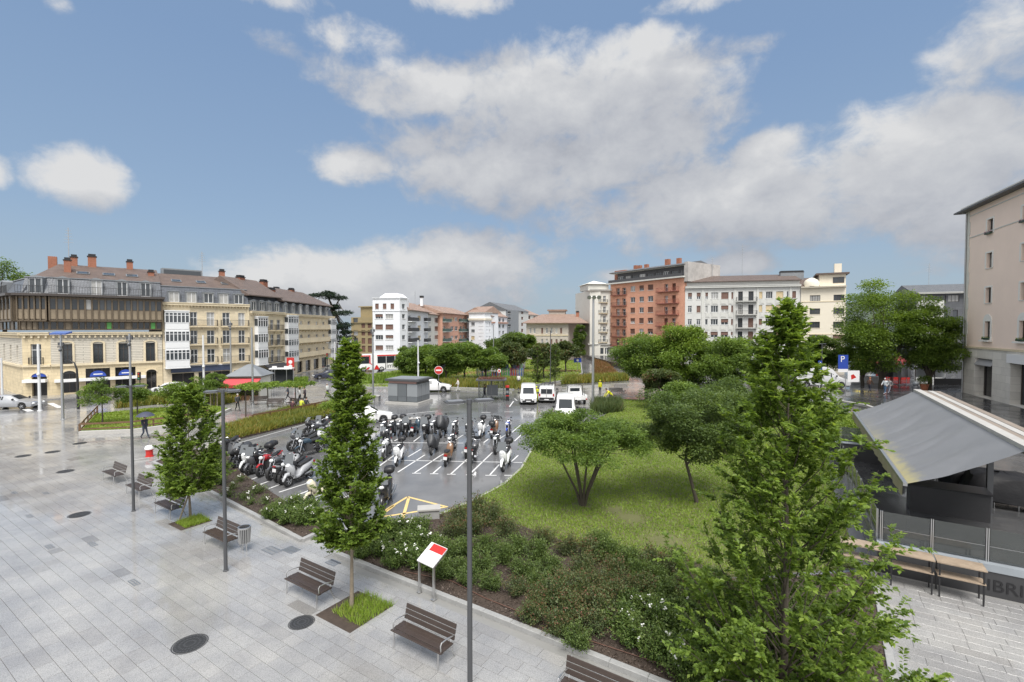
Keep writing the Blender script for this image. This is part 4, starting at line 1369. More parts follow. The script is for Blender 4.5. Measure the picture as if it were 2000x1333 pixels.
    def mansard(s, ze, zm, slope, depth, mat=SLATE, u0=0.0, u1=None):
        u1 = s.L if u1 is None else u1
        mb = MB()
        mb.quad((u0, .05, ze), (u1, .05, ze), (u1, slope, zm), (u0, slope, zm))
        mb.quad((u0, .05, ze), (u0, slope, zm), (u0, depth, zm), (u0, depth, ze)); mb.quad((u1, slope, zm), (u1, .05, ze), (u1, depth, ze), (u1, depth, zm))
        mb.quad((u0, slope, zm), (u1, slope, zm), (u1, depth, zm), (u0, depth, zm))
        o = s.part('mansard', mb, mat)
        g = MB(); g.box((u0, slope - .12, zm - .03), (u1, slope + .1, zm + .09))
        s.part('mansard_gutter', g, LEAD)
        return o
    def dormer(s, u, z, w, h, out=.12, arch=True, back=1.5, mat=LEAD, style='double'):
        mb = MB(); k = w / 2; j = .13
        prof = [(-k - j, 0), (-k - j, h)] + ([(-k * .6, h + .18), (0, h + .26), (k * .6, h + .18)] if arch else [(0, h + .16)]) + [(k + j, h), (k + j, 0)]
        n = len(prof)
        vs = [(x, out, z_) for x, z_ in prof] + [(x, back, z_) for x, z_ in prof]
        fs = [(i, i + 1, n + i + 1, n + i) for i in range(n - 1)]
        mb.add(vs, fs)
        # front surround
        inn = [(-k, 0), (-k, h - .08), (k, h - .08), (k, 0)]
        mb.quad((-k - j, out, 0), (-k, out, 0), (-k, out, h - .08), (-k - j, out, h)); mb.quad((k, out, 0), (k + j, out, 0), (k + j, out, h), (k, out, h - .08))
        mid = [(x, out, z_) for x, z_ in prof[1:-1]]
        mb.poly(mid + [(k, out, h - .08), (-k, out, h - .08)])
        mb.box((-k - j - .06, out - .08, h - .02), (k + j + .06, out - .002, h + .07))
        o = s.put('dormer', mb.mesh('dormer', mat), u, 0, z)
        m = MB()
        for x0, x1, z0, z1 in ((-k, -k + .06, 0, h - .08), (k - .06, k, 0, h - .08), (-k + .06, k - .06, 0, .06), (-k + .06, k - .06, h - .16, h - .08), (-.035, .035, .06, h - .16)):
            m.box((x0, out + .08, z0), (x1, out + .13, z1))
        m.mat(1).quad((-k, out + .12, 0), (k, out + .12, 0), (k, out + .12, h - .08), (-k, out + .12, h - .08))
        put('window', m.mesh('window', [WHITEF, CURTAIN if rnd.random() < .3 else GLASSW]), o)
        return o
    def chimney(s, u, y, z, w, d, h, mat=BRICKCH, cap=True):
        mb = MB(); mb.box((-w / 2, -d / 2, -1.5), (w / 2, d / 2, h))
        if cap: mb.mat(1).box((-w / 2 - .08, -d / 2 - .08, h + .001), (w / 2 + .08, d / 2 + .08, h + .12)).box((-w / 2 + .05, -d / 2 + .05, h + .12), (w / 2 - .05, d / 2 - .05, h + .4))
        return s.put('chimney', mb.mesh('chimney', [mat, BLACK]), u, y, z)
    def skylight(s, u, y, z, w, l, slope):
        mb = MB(); mb.box((-w / 2, -l / 2, 0), (w / 2, l / 2, .1)); mb.mat(1).quad((-w / 2 + .08, -l / 2 + .08, .104), (w / 2 - .08, -l / 2 + .08, .104), (w / 2 - .08, l / 2 - .08, .104), (-w / 2 + .08, l / 2 - .08, .104))
        o = s.put('skylight', mb.mesh('skylight', [LEAD, GLASSW]), u, y, z + .02)
        o.matrix_local = s.m @ Matrix.Translation((u, y, z + .03)) @ Matrix.Rotation(slope, 4, 'X')
        return o
    def gallery(s, u0, u1, z0, z1, out, floors, nb, frame=WHITEF):
        """glazed bay over several floors; each floor a band of panes over a white panel"""
        L = u1 - u0
        mb = MB(); mb.box((0, -out + .06, z0), (L, -.002, z1))
        mb.box((-.08, -out - .06, z1 + .001), (L + .08, 0, z1 + .16)).box((-.06, -out - .04, z0 - .14), (L + .06, 0, z0 - .001))
        g = s.put('glazed_gallery', mb.mesh('glazed_gallery', frame), u0, 0, 0)
        fh = (z1 - z0) / floors
        for f in range(floors):
            zf = z0 + f * fh
            m = MB(); a, b = zf + fh * .42, zf + fh * .92
            for i in range(nb + 1):
                x = L * i / nb
                m.box((x - .05, -out, a), (x + .05, -out + .059, b))
            for zz in (a - .08, a + (b - a) * .72, b): m.box((0, -out + .002, zz), (L, -out + .058, zz + .07))
            for q in (0, 1): m.box((q * L - .04, -out + .06, a), (q * L + .04, -.02, a + .06)).box((q * L - .04, -out + .06, b - .06), (q * L + .04, -.02, b))
            m.box((.1, -out + .02, zf + .12), (L - .1, -out + .058, a - .2))
            m.mat(1).quad((0, -out + .05, a), (L, -out + .05, a), (L, -out + .05, b), (0, -out + .05, b))
            m.quad((-.004, -out + .06, a), (-.004, -out + .06, b), (-.004, -.03, b), (-.004, -.03, a)); m.quad((L + .004, -out + .06, b), (L + .004, -out + .06, a), (L + .004, -.03, a), (L + .004, -.03, b))
            put('window_band', m.mesh('window_band', [frame, GLASSW]), g)
        return g
    def antenna(s, u, y, z, h):
        mb = MB(); mb.tube([(0, 0, -1), (0, 0, h)], .05, 5)
        for i in range(5): mb.box((-.5 + .05 * i, -.02, h * (.6 + .08 * i)), (.5 - .05 * i, .02, h * (.6 + .08 * i) + .04))
        return s.put('roof_antenna', mb.mesh('roof_antenna', STEEL), u, y, z)


def bld(name, label, A, group='buildings round the square', cat='building'):
    return thing(name, label, cat, (A.x, A.y, 0), 0, group)


def gpt(px, D): p = at(px, 640, D); p.z = 0; return p


def wst(*opt):
    o = [k for k, w in opt for _ in range(w)]
    return lambda: rnd.choice(o)


# ---------------------------------------------------------------- 1 the bank corner
A, B = gpt(98, 59.6), gpt(316, 66.9)
Cn = gpt(42, 58.6)
b1 = bld('corner_building', 'long cream stone corner building with bronze upper storeys and slate attic', A)
f = Fac(b1, A, B)
fc = Fac(b1, Cn, A)
fs_ = Fac(b1, gpt(-8, 68), Cn)
fx = Fac(b1, gpt(-90, 78), gpt(-8, 68))
zc = f.z(650, 205)
zg = f.z(711, 205)
for c in ((121, 140), (181, 200), (231, 250), (284, 302)):
    u0, u1 = f.u(c[0]), f.u(c[1]); v0, v1 = f.z(709, 205), f.z(671, 205)
    f.win((u0 + u1) / 2, v0, u1 - u0, v1 - v0, 'casement', DARKF, None, .3)
    m = MB(); w = (u1 - u0) / 2
    arc = [(w * 1.5 * math.cos(t), .38 * math.sin(t)) for t in [PI * i / 8 for i in range(9)]]
    inn = [(w * 1.03 * math.cos(t), .02 + .18 * math.sin(t)) for t in [PI * i / 8 for i in range(9)]]
    for i in range(8): m.add([(*(arc[i][0], -.12), arc[i][1]), (arc[i + 1][0], -.12, arc[i + 1][1]), (inn[i + 1][0], -.12, inn[i + 1][1]), (inn[i][0], -.12, inn[i][1]), (arc[i][0], 0, arc[i][1]), (arc[i + 1][0], 0, arc[i + 1][1])], [(0, 3, 2, 1), (0, 1, 5, 4)])
    for q in (-1, 1): m.cbox((q * w * 1.27, -.06, -(v1 - v0) / 2), (w * .44, .119, v1 - v0))
    f.put('window_surround', m.mesh('window_surround', STONETRIM), (u0 + u1) / 2, 0, v1 + .01)
    f.balcony(u0 - .05, u1 + .05, v0, .12, h=1.0, brackets=False)
# arched openings of the ground floor
def arch_open(F_, px0, px1, top, bot, ref, fill, sign=None, name='arched_door'):
    u0, u1 = F_.u(px0), F_.u(px1); v1, v0 = F_.z(top, ref), F_.z(bot, ref)
    w = u1 - u0
    F_.ops.append((u0, u1, v0, v1 - w * .32))
    m = MB()
    pts = [(w / 2 * math.cos(t), w * .32 * math.sin(t)) for t in [PI * i / 10 for i in range(11)]]
    m.add([(x, -.03, z) for x, z in pts], [tuple(range(11))])
    a = F_.put('arch_lunette', m.mesh('arch_lunette', sign or SHOPDARK), (u0 + u1) / 2, 0, v1 - w * .32)
    m = MB()
    po = [(x * 1.22, z * 1.35) for x, z in pts]
    for i in range(10): m.add([(po[i][0], -.1, po[i][1]), (po[i + 1][0], -.1, po[i + 1][1]), (pts[i + 1][0], -.1, pts[i + 1][1]), (pts[i][0], -.1, pts[i][1]), (po[i][0], 0, po[i][1]), (po[i + 1][0], 0, po[i + 1][1])], [(0, 3, 2, 1), (0, 1, 5, 4)])
    F_.put('arch_stones', m.mesh('arch_stones', STONETRIM), (u0 + u1) / 2, 0, v1 - w * .32)
    m = MB(); m.quad((-w / 2, .4, 0), (w / 2, .4, 0), (w / 2, .4, v1 - v0 - w * .32), (-w / 2, .4, v1 - v0 - w * .32))
    m.mat(1).box((-.05, .34, 0), (.05, .399, v1 - v0 - w * .32)).box((-w / 2, .34, 0), (-w / 2 + .08, .399, v1 - v0 - w * .32)).box((w / 2 - .08, .34, 0), (w / 2, .399, v1 - v0 - w * .32))
    F_.put(name, m.mesh(name, [fill, DARKF]), (u0 + u1) / 2, 0, v0)
arch_open(f, 284, 304, 722, 760, 294, SHOPDARK)
arch_open(f, 120, 146, 725, 768, 130, SHOPDARK, name='shop_window')
arch_open(fc, 59, 89, 729, 776, 72, SHOPDARK, SIGNBLUE)
for (a, b_) in ((165, 213), (223, 263)):
    u0, u1 = f.u(a), f.u(b_); v1, v0 = f.z(719, 205), f.z(766, 205)
    f.ops.append((u0, u1, v0, v1))
    m = MB(); m.quad((0, .3, 0), (u1 - u0, .3, 0), (u1 - u0, .3, v1 - v0), (0, .3, v1 - v0)); m.mat(1)
    for i in range(4): x = (u1 - u0) * i / 3; m.box((max(0, x - .05), .22, 0), (min(u1 - u0, x + .05), .299, v1 - v0))
    o = f.put('shop_window', m.mesh('shop_window', [SHOPDARK, DARKF]), u0, 0, v0)
    m = MB(); n = 12; w = (u1 - u0) * .34
    m.add([(w * math.cos(PI * i / n), .1, .75 * math.sin(PI * i / n)) for i in range(n + 1)], [tuple(range(n + 1))])
    m.mat(1).cbox((0, .08, .3), (w * 1.1, .02, .12))
    put('shop_sign', m.mesh('shop_sign', [SIGNBLUE, SIGNWHITE]), o, ((u1 - u0) / 2, 0, (v1 - v0) * .66))
f.wall(zg, STONE, rev=.4, depth=12)
f.wall(zc, STONELT, z0=zg, rev=.3, name='upper_wall', depth=12)
u0 = fc.u(58); u1 = fc.u(80)
fc.win((u0 + u1) / 2, fc.z(714, 70), 1.0, fc.z(673, 70) - fc.z(714, 70), 'casement', WHITEF, None, .3)
fc.balcony((u0 + u1) / 2 - .7, (u0 + u1) / 2 + .7, fc.z(713, 70), .2, h=.9, brackets=False)
fc.wall(zg, STONE, rev=.4); fc.wall(zc, STONE, z0=zg, rev=.3, name='upper_wall')
for c in ((5, 9), (17, 22), (30, 35)): fs_.win((fs_.u(c[0]) + fs_.u(c[1])) / 2, zg + .3, 1.1, 2.2, 'casement', WHITEF, None, .25)
fs_.wall(zg, STONE); fs_.wall(zc, STONELT, z0=zg, name='upper_wall'); fx.wall(zc, STONE)
for F_ in (f, fc, fs_):
    F_.band(zg - .1, .25, .22, STONETRIM, name='string_course')
    F_.band(zc - .28, .35, .4, STONETRIM)
    F_.modillions(zc - .62, .55, .2, .33, .3, STONETRIM)
m = MB(); ua, ub = f.u(104), f.u(282); zz = f.z(741, 205)
m.box((ua, -.75, zz - .06), (ub, -.004, zz + .28)); f.part('shop_canopy', m, SIGNWHITE)
m = MB(); ua, ub = fc.u(46), fc.u(91); zz = fc.z(746, 70)
m.box((ua, -.7, zz - .06), (ub, -.004, zz + .3)); fc.part('shop_canopy', m, SIGNWHITE)
# bronze storeys
z_a, z_b, z_t = f.z(645, 205), f.z(627, 205), f.z(583, 205)
for F_, nb in ((f, 17), (fc, 5), (fs_, 7), (fx, 6)):
    o1, o2 = .25, .75
    m = MB(); m.box((0, -o1, z_a), (F_.L, .3, z_b)); m.box((0, -o2, z_b + .001), (F_.L, .3, z_t)); m.box((-.02, -o2 - .12, z_b - .12), (F_.L + .02, -o2 + .5, z_b))
    F_.part('bronze_storeys', m, BRONZE)
    bw = F_.L / nb
    fin = MB(); fin.box((-.07, -o2 - .16, z_b), (.07, -o2 - .001, z_t)).box((-.05, -o1 - .1, z_a), (.05, -o1 - .001, z_b - .13))
    fm = fin.mesh('facade_fin', BRONZE)
    h = z_t - z_b
    bm_ = MB(); bm_.quad((.1, -o2 - .02, h * .48), (bw - .1, -o2 - .02, h * .48), (bw - .1, -o2 - .02, h * .9), (.1, -o2 - .02, h * .9))
    bm_.mat(1).box((.09, -o2 - .05, h * .06), (bw - .09, -o2 - .002, h * .44))
    bays = [bm_.mesh('bronze_bay_window', [g_, BRONZELT]) for g_ in (GLASSD, GLASSW, CURTAIN)]
    lo = MB(); h2 = z_b - z_a - .13
    lo.quad((.1, -o1 - .02, h2 * .15), (bw - .1, -o1 - .02, h2 * .15), (bw - .1, -o1 - .02, h2 * .92), (.1, -o1 - .02, h2 * .92))
    los = [lo.mesh('ribbon_window', g_) for g_ in (GLASSD, BRONZELT, GREENSIGN)]
    for i in range(nb + 1): F_.put('facade_fin', fm, i * bw, 0, 0)
    for i in range(nb):
        F_.put('bronze_bay_window', bays[rnd.choice((0, 0, 1, 1, 2)) if F_ is f else 0], i * bw, 0, z_b)
        F_.put('ribbon_window', los[2 if (F_ is f and i in (8, 15)) else rnd.choice((0, 0, 1))], i * bw, 0, z_a)
ze, zm = f.z(578, 205), f.z(548, 205, 1.3)
for F_ in (f, fc, fs_, fx):
    m = MB(); m.box((-.3, -1.35, ze - .3), (F_.L + .3, .6, ze)); F_.part('eave_slab', m, DARKF)
    F_.mansard(ze, zm, 1.1, 9)
    r_ = MB()
    for zz in (.1, .9): r_.box((0, -1.2, ze + zz), (F_.L, -1.16, ze + zz + .05))
    n = int(F_.L / .25)
    for i in range(n + 1): r_.box((F_.L * i / n - .012, -1.19, ze), (F_.L * i / n + .012, -1.165, ze + .9))
    F_.part('terrace_railing', r_, IRON)
for px in (125, 190, 240, 286): f.dormer(f.u(px, .1), ze + .05, 1.05, 1.95, .0)
fc.dormer(fc.L / 2, ze + .05, 1.2, 1.95, .0)
for u in (2, 5): fs_.dormer(u, ze + .05, 1.0, 1.9, .0)
zr = f.z(519, 180, 6)
m = MB()
LA = f.L
c0 = f.m.inverted() @ fc.m @ Vector((0, 1.1, 0)); c1 = f.m.inverted() @ fs_.m @ Vector((0, 1.1, 0))
ur = f.u(118, 7)
m.add([(LA + .1, 1.0, zm), (0, 1.0, zm), (c0.x + .5, c0.y, zm), (c1.x + 1, c1.y + 1, zm), (LA + .1, 7, zr), (ur, 7, zr), (c1.x + 3, c1.y + 8, zr), (LA + .1, 14, zm), (c1.x + 6, c1.y + 16, zm)],
      [(1, 0, 4, 5), (2, 1, 5), (3, 2, 5, 6), (4, 7, 8, 6, 5), (3, 6, 8)])
f.part('roof', m, TILEBR)
for px, y, w, ty, by in ((135, 4.0, .7, 510, 536), (148, 7, .7, 504, 518), (183, 7, .9, 503, 520), (256, 7, .7, 513, 520), (297, 4.5, .7, 533, 550)):
    zz = f.z(by, px, y); f.chimney(f.u(px, y), y, zz, w, .9, f.z(ty, px, y) - zz, cap=True)
sl = math.atan2(zr - zm, 6)
for px, py in ((165, 532), (215, 536), (260, 541)):
    y = 3.4; f.skylight(f.u(px, y), y, zm + (zr - zm) * (y - 1) / 6, 1.3, 1.0, sl)
f.antenna(f.u(138, 7), 7, zr, 5.0)
m = MB(); zz = f.z(502, 110, 8); u = f.u(97, 8)
m.box((u, 7.8, zr - 2), (u + .9, 9, zz)); f.part('party_wall', m, BRICKCH)

# ---------------------------------------------------------------- 2 the french window house
A, B = gpt(317, 66.95), gpt(487, 74.7)
b2 = bld('terraced_house', 'cream house with long iron balconies and a white glazed gallery at its left', A)
f = Fac(b2, A, B)
zc = f.z(594, 400)
cols = ((371, 386), (404, 419), (435, 449), (466, 478))
for (t, b_) in ((610, 637), (645, 672), (682, 709)):
    f.grid(cols, ((t, b_),), 400, 'french', rev=.2)
    for (a, c) in ((367, 424), (431, 485)): f.balcony(f.u(a), f.u(c), f.z(b_ + 1, 400), .55)
zs = f.z(715, 400)
f.gallery(f.u(321), f.u(368), zs, f.z(609, 345), .7, 3, 6)
# shop front
u0, u1 = f.u(332), f.u(450)
for a, b_ in ((334, 378), (386, 410), (416, 448), (456, 482)):
    ua, ub = f.u(a), f.u(b_); v0, v1 = .15, f.z(727, 400)
    f.ops.append((ua, ub, v0, v1))
    m = MB(); m.quad((0, .35, 0), (ub - ua, .35, 0), (ub - ua, .35, v1 - v0), (0, .35, v1 - v0)); m.mat(1)
    for i in range(3): x = (ub - ua) * i / 2; m.box((max(0, x - .05), .26, 0), (min(ub - ua, x + .05), .349, v1 - v0))
    f.put('shop_window', m.mesh('shop_window', [SHOPDARK, DARKF]), ua, 0, v0)
m = MB(); za, zb = f.z(725, 400), f.z(714, 400)
m.box((u0, -.3, za), (u1, -.004, zb)); m.mat(1).box((u0, -.33, zb + .001), (u1, -.004, zb + .1)); f.part('shop_fascia', m, [NAVY, SIGNWHITE])
f.wall(zc, CREAMWALL, rev=.2, depth=11)
f.band(zc - .3, .4, .45, STONETRIM); f.modillions(zc - .55, .4, .15, .24, .3, STONETRIM)
for py in (640, 675): f.band(f.z(py + 6, 400), .12, .06, STONETRIM, name='string_course')
for px in (369, 428, 485): 
    m = MB(); u = f.u(px); m.box((u - .16, -.05, zs), (u + .16, -.003, zc - .31)); f.part('pilaster', m, STONETRIM)
zm = f.z(563, 400, 1.2)
f.mansard(zc + .1, zm, 1.2, 10)
for px in (341, 375, 408, 438, 467): f.dormer(f.u(px, .1), zc + .15, 1.15, 1.5, .0, arch=False)
zr = f.z(540, 400, 6)
m = MB(); m.quad((-.1, 1.1, zm), (f.L + .1, 1.1, zm), (f.L + .1, 6, zr), (-.1, 6, zr)); m.quad((f.L + .1, 12, zm), (-.1, 12, zm), (-.1, 6, zr), (f.L + .1, 6, zr)); m.add([(-.1, 1.1, zm), (-.1, 6, zr), (-.1, 12, zm), (f.L + .1, 1.1, zm), (f.L + .1, 12, zm), (f.L + .1, 6, zr)], [(0, 1, 2), (3, 4, 5)])
f.part('roof', m, TILEBR)
sl = math.atan2(zr - zm, 4.9)
for px in (346, 394, 442): f.skylight(f.u(px, 3.2), 3.2, zm + (zr - zm) * 2.1 / 4.9, 1.2, .9, sl)
f.chimney(f.u(435, 5), 5, zr, .7, .7, .8); f.antenna(f.u(397, 6), 6, zr, 3.8)
m = MB(); ua, ub = f.u(318, 7), f.u(395, 7); m.box((ua, 6.6, zr - 1), (ub, 8, zr + .9)); m.mat(1).box((ua + .2, 6.5, zr - .3), (ub - .2, 6.599, zr + .7)); f.part('roof_glasshouse', m, [LEAD, GLASSW])

# ---------------------------------------------------------------- 3 and 4 the two receding houses
A, B = gpt(488, 74.8), gpt(553, 83)
b3 = bld('terraced_house', 'narrow cream house with an arched white gallery and small iron balconies', A)
f = Fac(b3, A, B)
zc = f.z(610, 520)
for (t, b_) in ((625, 645), (654, 675), (684, 708)):
    f.grid(((519, 524), (528, 535), (541, 548)), ((t, b_),), 530, 'french', rev=.2)
    for a, c in ((517, 537), (539, 551)): f.balcony(f.u(a), f.u(c), f.z(b_ + 1, 530), .5)
f.gallery(f.u(497), f.u(516), f.z(712, 505), f.z(620, 505), .7, 3, 4)
for a, b_ in ((492, 506), (510, 530), (535, 549)):
    ua, ub = f.u(a), f.u(b_); v0, v1 = .15, f.z(722, 520); f.ops.append((ua, ub, v0, v1))
    m = MB(); m.quad((0, .3, 0), (ub - ua, .3, 0), (ub - ua, .3, v1 - v0), (0, .3, v1 - v0)); f.put('shop_window', m.mesh('shop_window', SHOPDARK), ua, 0, v0)
f.wall(zc, CREAMWALL, rev=.2, depth=11); f.band(zc - .3, .38, .4, STONETRIM); f.modillions(zc - .55, .45, .15, .24, .3, STONETRIM)
m = MB(); ua, ub = f.u(508), f.u(548); zt = f.z(708, 525); m.add([(ua, -.1, zt), (ub, -.1, zt), (ub, -2.6, zt - 1.3), (ua, -2.6, zt - 1.3), (ub, -2.6, zt - 1.6), (ua, -2.6, zt - 1.6), (ua, -.1, zt - .06), (ub, -.1, zt - .06)], [(0, 1, 2, 3), (3, 2, 4, 5), (6, 5, 4, 7), (0, 3, 5, 6), (1, 7, 4, 2)])
f.part('black_awning', m, M('black awning cloth', (.03, .03, .034), .7))
zm = f.z(580, 520, 1.2); f.mansard(zc + .1, zm, 1.1, 10)
for px in (496, 512, 526, 541): f.dormer(f.u(px, .1), zc + .15, 1.05, 1.5, .0, arch=True)
zr = f.z(553, 520, 6)
f.gable(zm, zr, 5, TILEBR, over=0, u0=-.1, u1=f.L + .1)
f.part('roof_edge', MB().box((0, .9, zm), (f.L, 1.1, zm + .1)), LEAD)
for px, y, t, b_ in ((471, 5, 541, 560), (516, 5, 549, 568), (531, 4, 565, 580)): zz = f.z(b_, px, y); f.chimney(f.u(px, y), y, zz, 1.2, .8, f.z(t + 2, px, y) - zz)
A, B = gpt(553.5, 83.1), gpt(651, 107)
b4 = bld('terraced_house', 'long receding cream house with stone balconies and white galleries at both ends', A)
f = Fac(b4, A, B)
zc = f.z(616, 600)
for (t, b_) in ((628, 642), (654, 667), (681, 694)):
    f.grid(((586, 591), (601, 606), (617, 621), (630, 634)), ((t, b_),), 600, 'french', rev=.2)
    f.balcony(f.u(577), f.u(639), f.z(b_ + 1, 600), .7, rail=STONETRIM, solid=True, h=.8)
f.gallery(f.u(556), f.u(576), f.z(706, 566), f.z(618, 566), .7, 4, 4); f.gallery(f.u(641), f.u(651), f.z(697, 646), f.z(624, 646), .7, 4, 4)
for a, b_ in ((560, 572), (580, 590), (596, 606), (612, 622), (628, 638)):
    ua, ub = f.u(a), f.u(b_); v0, v1 = .15, f.z(704, 600); f.ops.append((ua, ub, v0, v1))
    m = MB(); m.quad((0, .3, 0), (ub - ua, .3, 0), (ub - ua, .3, v1 - v0), (0, .3, v1 - v0)); f.put('shop_window', m.mesh('shop_window', rnd.choice((SHOPDARK, GLASSW))), ua, 0, v0)
f.wall(zc, CREAMWALL, rev=.2, depth=11); f.band(zc - .3, .38, .4, STONETRIM); f.modillions(zc - .55, .5, .15, .24, .3, STONETRIM)
zm = f.z(594, 600, 1.2); f.mansard(zc + .1, zm, 1.1, 10)
for px in (558, 573, 587, 600, 614, 626, 638): f.dormer(f.u(px, .1), zc + .15, 1.1, 1.6, .0, arch=True)
zr = f.z(575, 600, 6); f.gable(zm, zr, 5, TILEBR, over=0, u0=-.1, u1=f.L + .1, hipr=4)
for px, y, t, b_ in ((570, 5, 565, 582), (541, 6, 563, 573)): zz = f.z(b_, px, y); f.chimney(f.u(px, y), y, zz, 1.2, .8, f.z(t + 2, px, y) - zz)

# ---------------------------------------------------------------- centre: behind the cedar, the white house and the street beyond
A, B = gpt(686, 150), gpt(728, 146)
b5 = bld('apartment_block', 'khaki stone apartment block half hidden by the cedar', A)
f = Fac(b5, A, B)
f.grid(((706, 713), (718, 726)), ((630, 641), (645, 656), (661, 672), (676, 688)), 716, 'shut', rev=.25)
f.grid(((690, 699),), ((622, 632), (645, 656), (661, 672)), 695, 'plain', frame=DARKF)
f.wall(f.z(620, 710), KHAKI, depth=14)
for py in (632, 648): f.band(f.z(py, 710), .3, .25, KHAKI, name='floor_band')
m = MB(); m.box((2, 2, f.z(620, 710)), (f.L - 1, 9, f.z(600, 710))); m.box((1.5, 1.5, f.z(600, 710) + .001), (f.L - .5, 9.5, f.z(598, 710))); f.part('penthouse', m, KHAKI)

A, B, C_ = gpt(728, 115), gpt(781, 114), gpt(795, 117)
D_ = gpt(836, 138)
b6 = bld('apartment_block', 'white rounded apartment house with a curved parapet and dark side balconies', A)
f, fr, fd = Fac(b6, A, B), Fac(b6, B, C_), Fac(b6, C_, D_)
brow = ((594, 604), (614, 623), (634, 644), (655, 664), (675, 684))
f.grid(((733, 740), (748, 755), (763, 770)), ((593, 604),), 750, 'shut', trim=GREYTRIM)
f.grid(((733, 748), (753, 768)), brow[1:], 750, wst(('triple', 2), ('shut', 1), ('half_triple', 1)), frame=WHITEF, trim=GREYTRIM)
fr.grid(((785.5, 791.5),), brow, 788, wst(('double', 2), ('half_double', 1)), trim=GREYTRIM)
fd.grid(((797, 803),), ((617, 628), (636, 647), (656, 667), (677, 688)), 800, 'french')
fd.grid(((816, 822),), ((617, 626), (636, 645), (656, 664), (676, 684)), 820, wst(('cshut', 1), ('shut', 2)), trim=GREYTRIM)
for py in (627, 647, 667):
    fd.balcony(fd.u(797), fd.u(812), fd.z(py + 1, 805), 1.0, rail=IRON, slab=WHITEWALL, solid=True, brackets=False)
    fd.balcony(fd.u(828), fd.u(835), fd.z(py + 1, 832), 1.0, rail=IRON, slab=WHITEWALL, solid=True, brackets=False)
zt = f.z(583, 750)
f.wall(zt, WHITEWALL, depth=6); fr.wall(zt, WHITEWALL, depth=3); 
zt2 = fd.z(606, 815)
fd.wall(zt2, WHITEWALL, depth=7)
for F_ in (f, fr):
    F_.band(zt - .1, .3, .18, WHITEWALL, name='parapet_band'); F_.band(F_.z(608, 760 if F_ is f else 788), .2, .12, WHITEWALL, name='parapet_band')
m = MB(); m.loft([[(1.2 + k, 1 + k, zt + .2 + k * 1.0), (f.L - .4 - k, 1 + k, zt + .2 + k), (f.L - .4 - k, 7 - k, zt + .2 + k), (1.2 + k, 7 - k, zt + .2 + k)] for k in (0, .3, .35, 1.1)]); f.part('roof_turret', m, WHITEWALL)
fd.gable(zt2, fd.z(592, 800, 4), 4, TILERED, over=.9, u0=.5)
fd.antenna(fd.u(811, 6), 6, zt2 + 2, 4.5)
m = MB(); m.box((-.4, -.4, 0), (.4, .4, 2.6)); m.mat(1).box((-.55, -.55, 2.6), (.55, .55, 3.2)); fd.put('chimney', m.mesh('chimney', [WHITEWALL, BLACK]), fd.u(824, 5), 5, fd.z(592, 824, 5) - 1)

A, B = gpt(835, 139), gpt(866, 160)
b7 = bld('apartment_block', 'narrow pale grey house right of the white rounded one', A)
f = Fac(b7, A, B)
f.grid(((838, 842), (849, 856), (859, 862)), ((621, 631), (638, 648), (655, 664), (674, 683)), 850, wst(('double', 2), ('half_double', 1)), trim=GREYTRIM)
f.wall(f.z(614, 850), LTWALL, depth=14); f.gable(f.z(614, 850), f.z(602, 850, 7), 7, TILERED, over=.7)
A, B = gpt(864, 152), gpt(917, 182)
b8 = bld('apartment_block', 'salmon brick apartment house with green balconies in the far street', A)
f = Fac(b8, A, B)
rows = ((620, 627), (638, 646), (656, 663), (673, 680))
f.grid(((880, 886), (888, 894)), rows, 887, wst(('double', 2), ('cshut', 1)), trim=GREYTRIM); f.grid(((866, 870), (898, 902), (904, 908)), rows, 880, 'french'); f.grid(((913, 916),), rows, 913, 'shut')
for py in (629, 648, 667):
    f.balcony(f.u(864.5), f.u(876), f.z(py, 870), 1.1, rail=M('green balcony rail', (.05, .09, .08), .5), slab=GREYTRIM, solid=True, brackets=False)
    f.balcony(f.u(896), f.u(911), f.z(py, 900), 1.1, rail=M('green balcony rail', (.05, .09, .08), .5), slab=GREYTRIM, solid=True, brackets=False)
f.wall(f.z(613, 890), SALMON, depth=14); f.gable(f.z(613, 890), f.z(603, 890, 7), 7, TILERED, over=.8)
A, B, C_ = gpt(916, 175), gpt(946, 172), gpt(960, 176)
b9 = bld('apartment_block', 'rounded bluish white apartment house with an ochre band in the far street', A)
f, fr = Fac(b9, A, B), Fac(b9, B, C_)
rows = ((630, 637), (644, 650), (657, 664), (671, 678))
f.grid(((920, 927), (935, 944)), rows, 935, wst(('cshut', 2), ('triple', 1), ('half_cream', 0)), trim=GREYTRIM); fr.grid(((949, 953), (955, 958)), rows, 953, 'double', trim=GREYTRIM)
for F_ in (f, fr):
    zt = f.z(612, 935); F_.wall(zt, WHITEWALL, depth=10 if F_ is f else 5); F_.band(f.z(626, 935), .7, .5, CREAMREN, name='balcony_band'); F_.band(zt, .3, .4, GREYTRIM)
f.gable(zt + .3, zt + 2.6, 6, TILERED, over=.3)
A, B = gpt(959, 176), gpt(990, 196)
b10 = bld('apartment_block', 'bluish white house with a terracotta terrace band in the far street', A)
f = Fac(b10, A, B)
f.grid(((963, 968), (974, 978), (981, 985)), ((622, 629), (634, 641), (647, 654), (660, 667)), 972, 'double', trim=GREYTRIM)
f.wall(f.z(618, 972), WHITEWALL, depth=12); f.band(f.z(632, 972), .5, .6, SALMON, name='balcony_band'); f.gable(f.z(618, 972), f.z(606, 972, 6), 6, TILERED, over=.5)
A, B, C_ = gpt(952, 235), gpt(988, 228), gpt(1032, 262)
b11 = bld('apartment_block', 'tall grey gabled block rising behind the far street', A)
f, fr = Fac(b11, A, B), Fac(b11, B, C_)
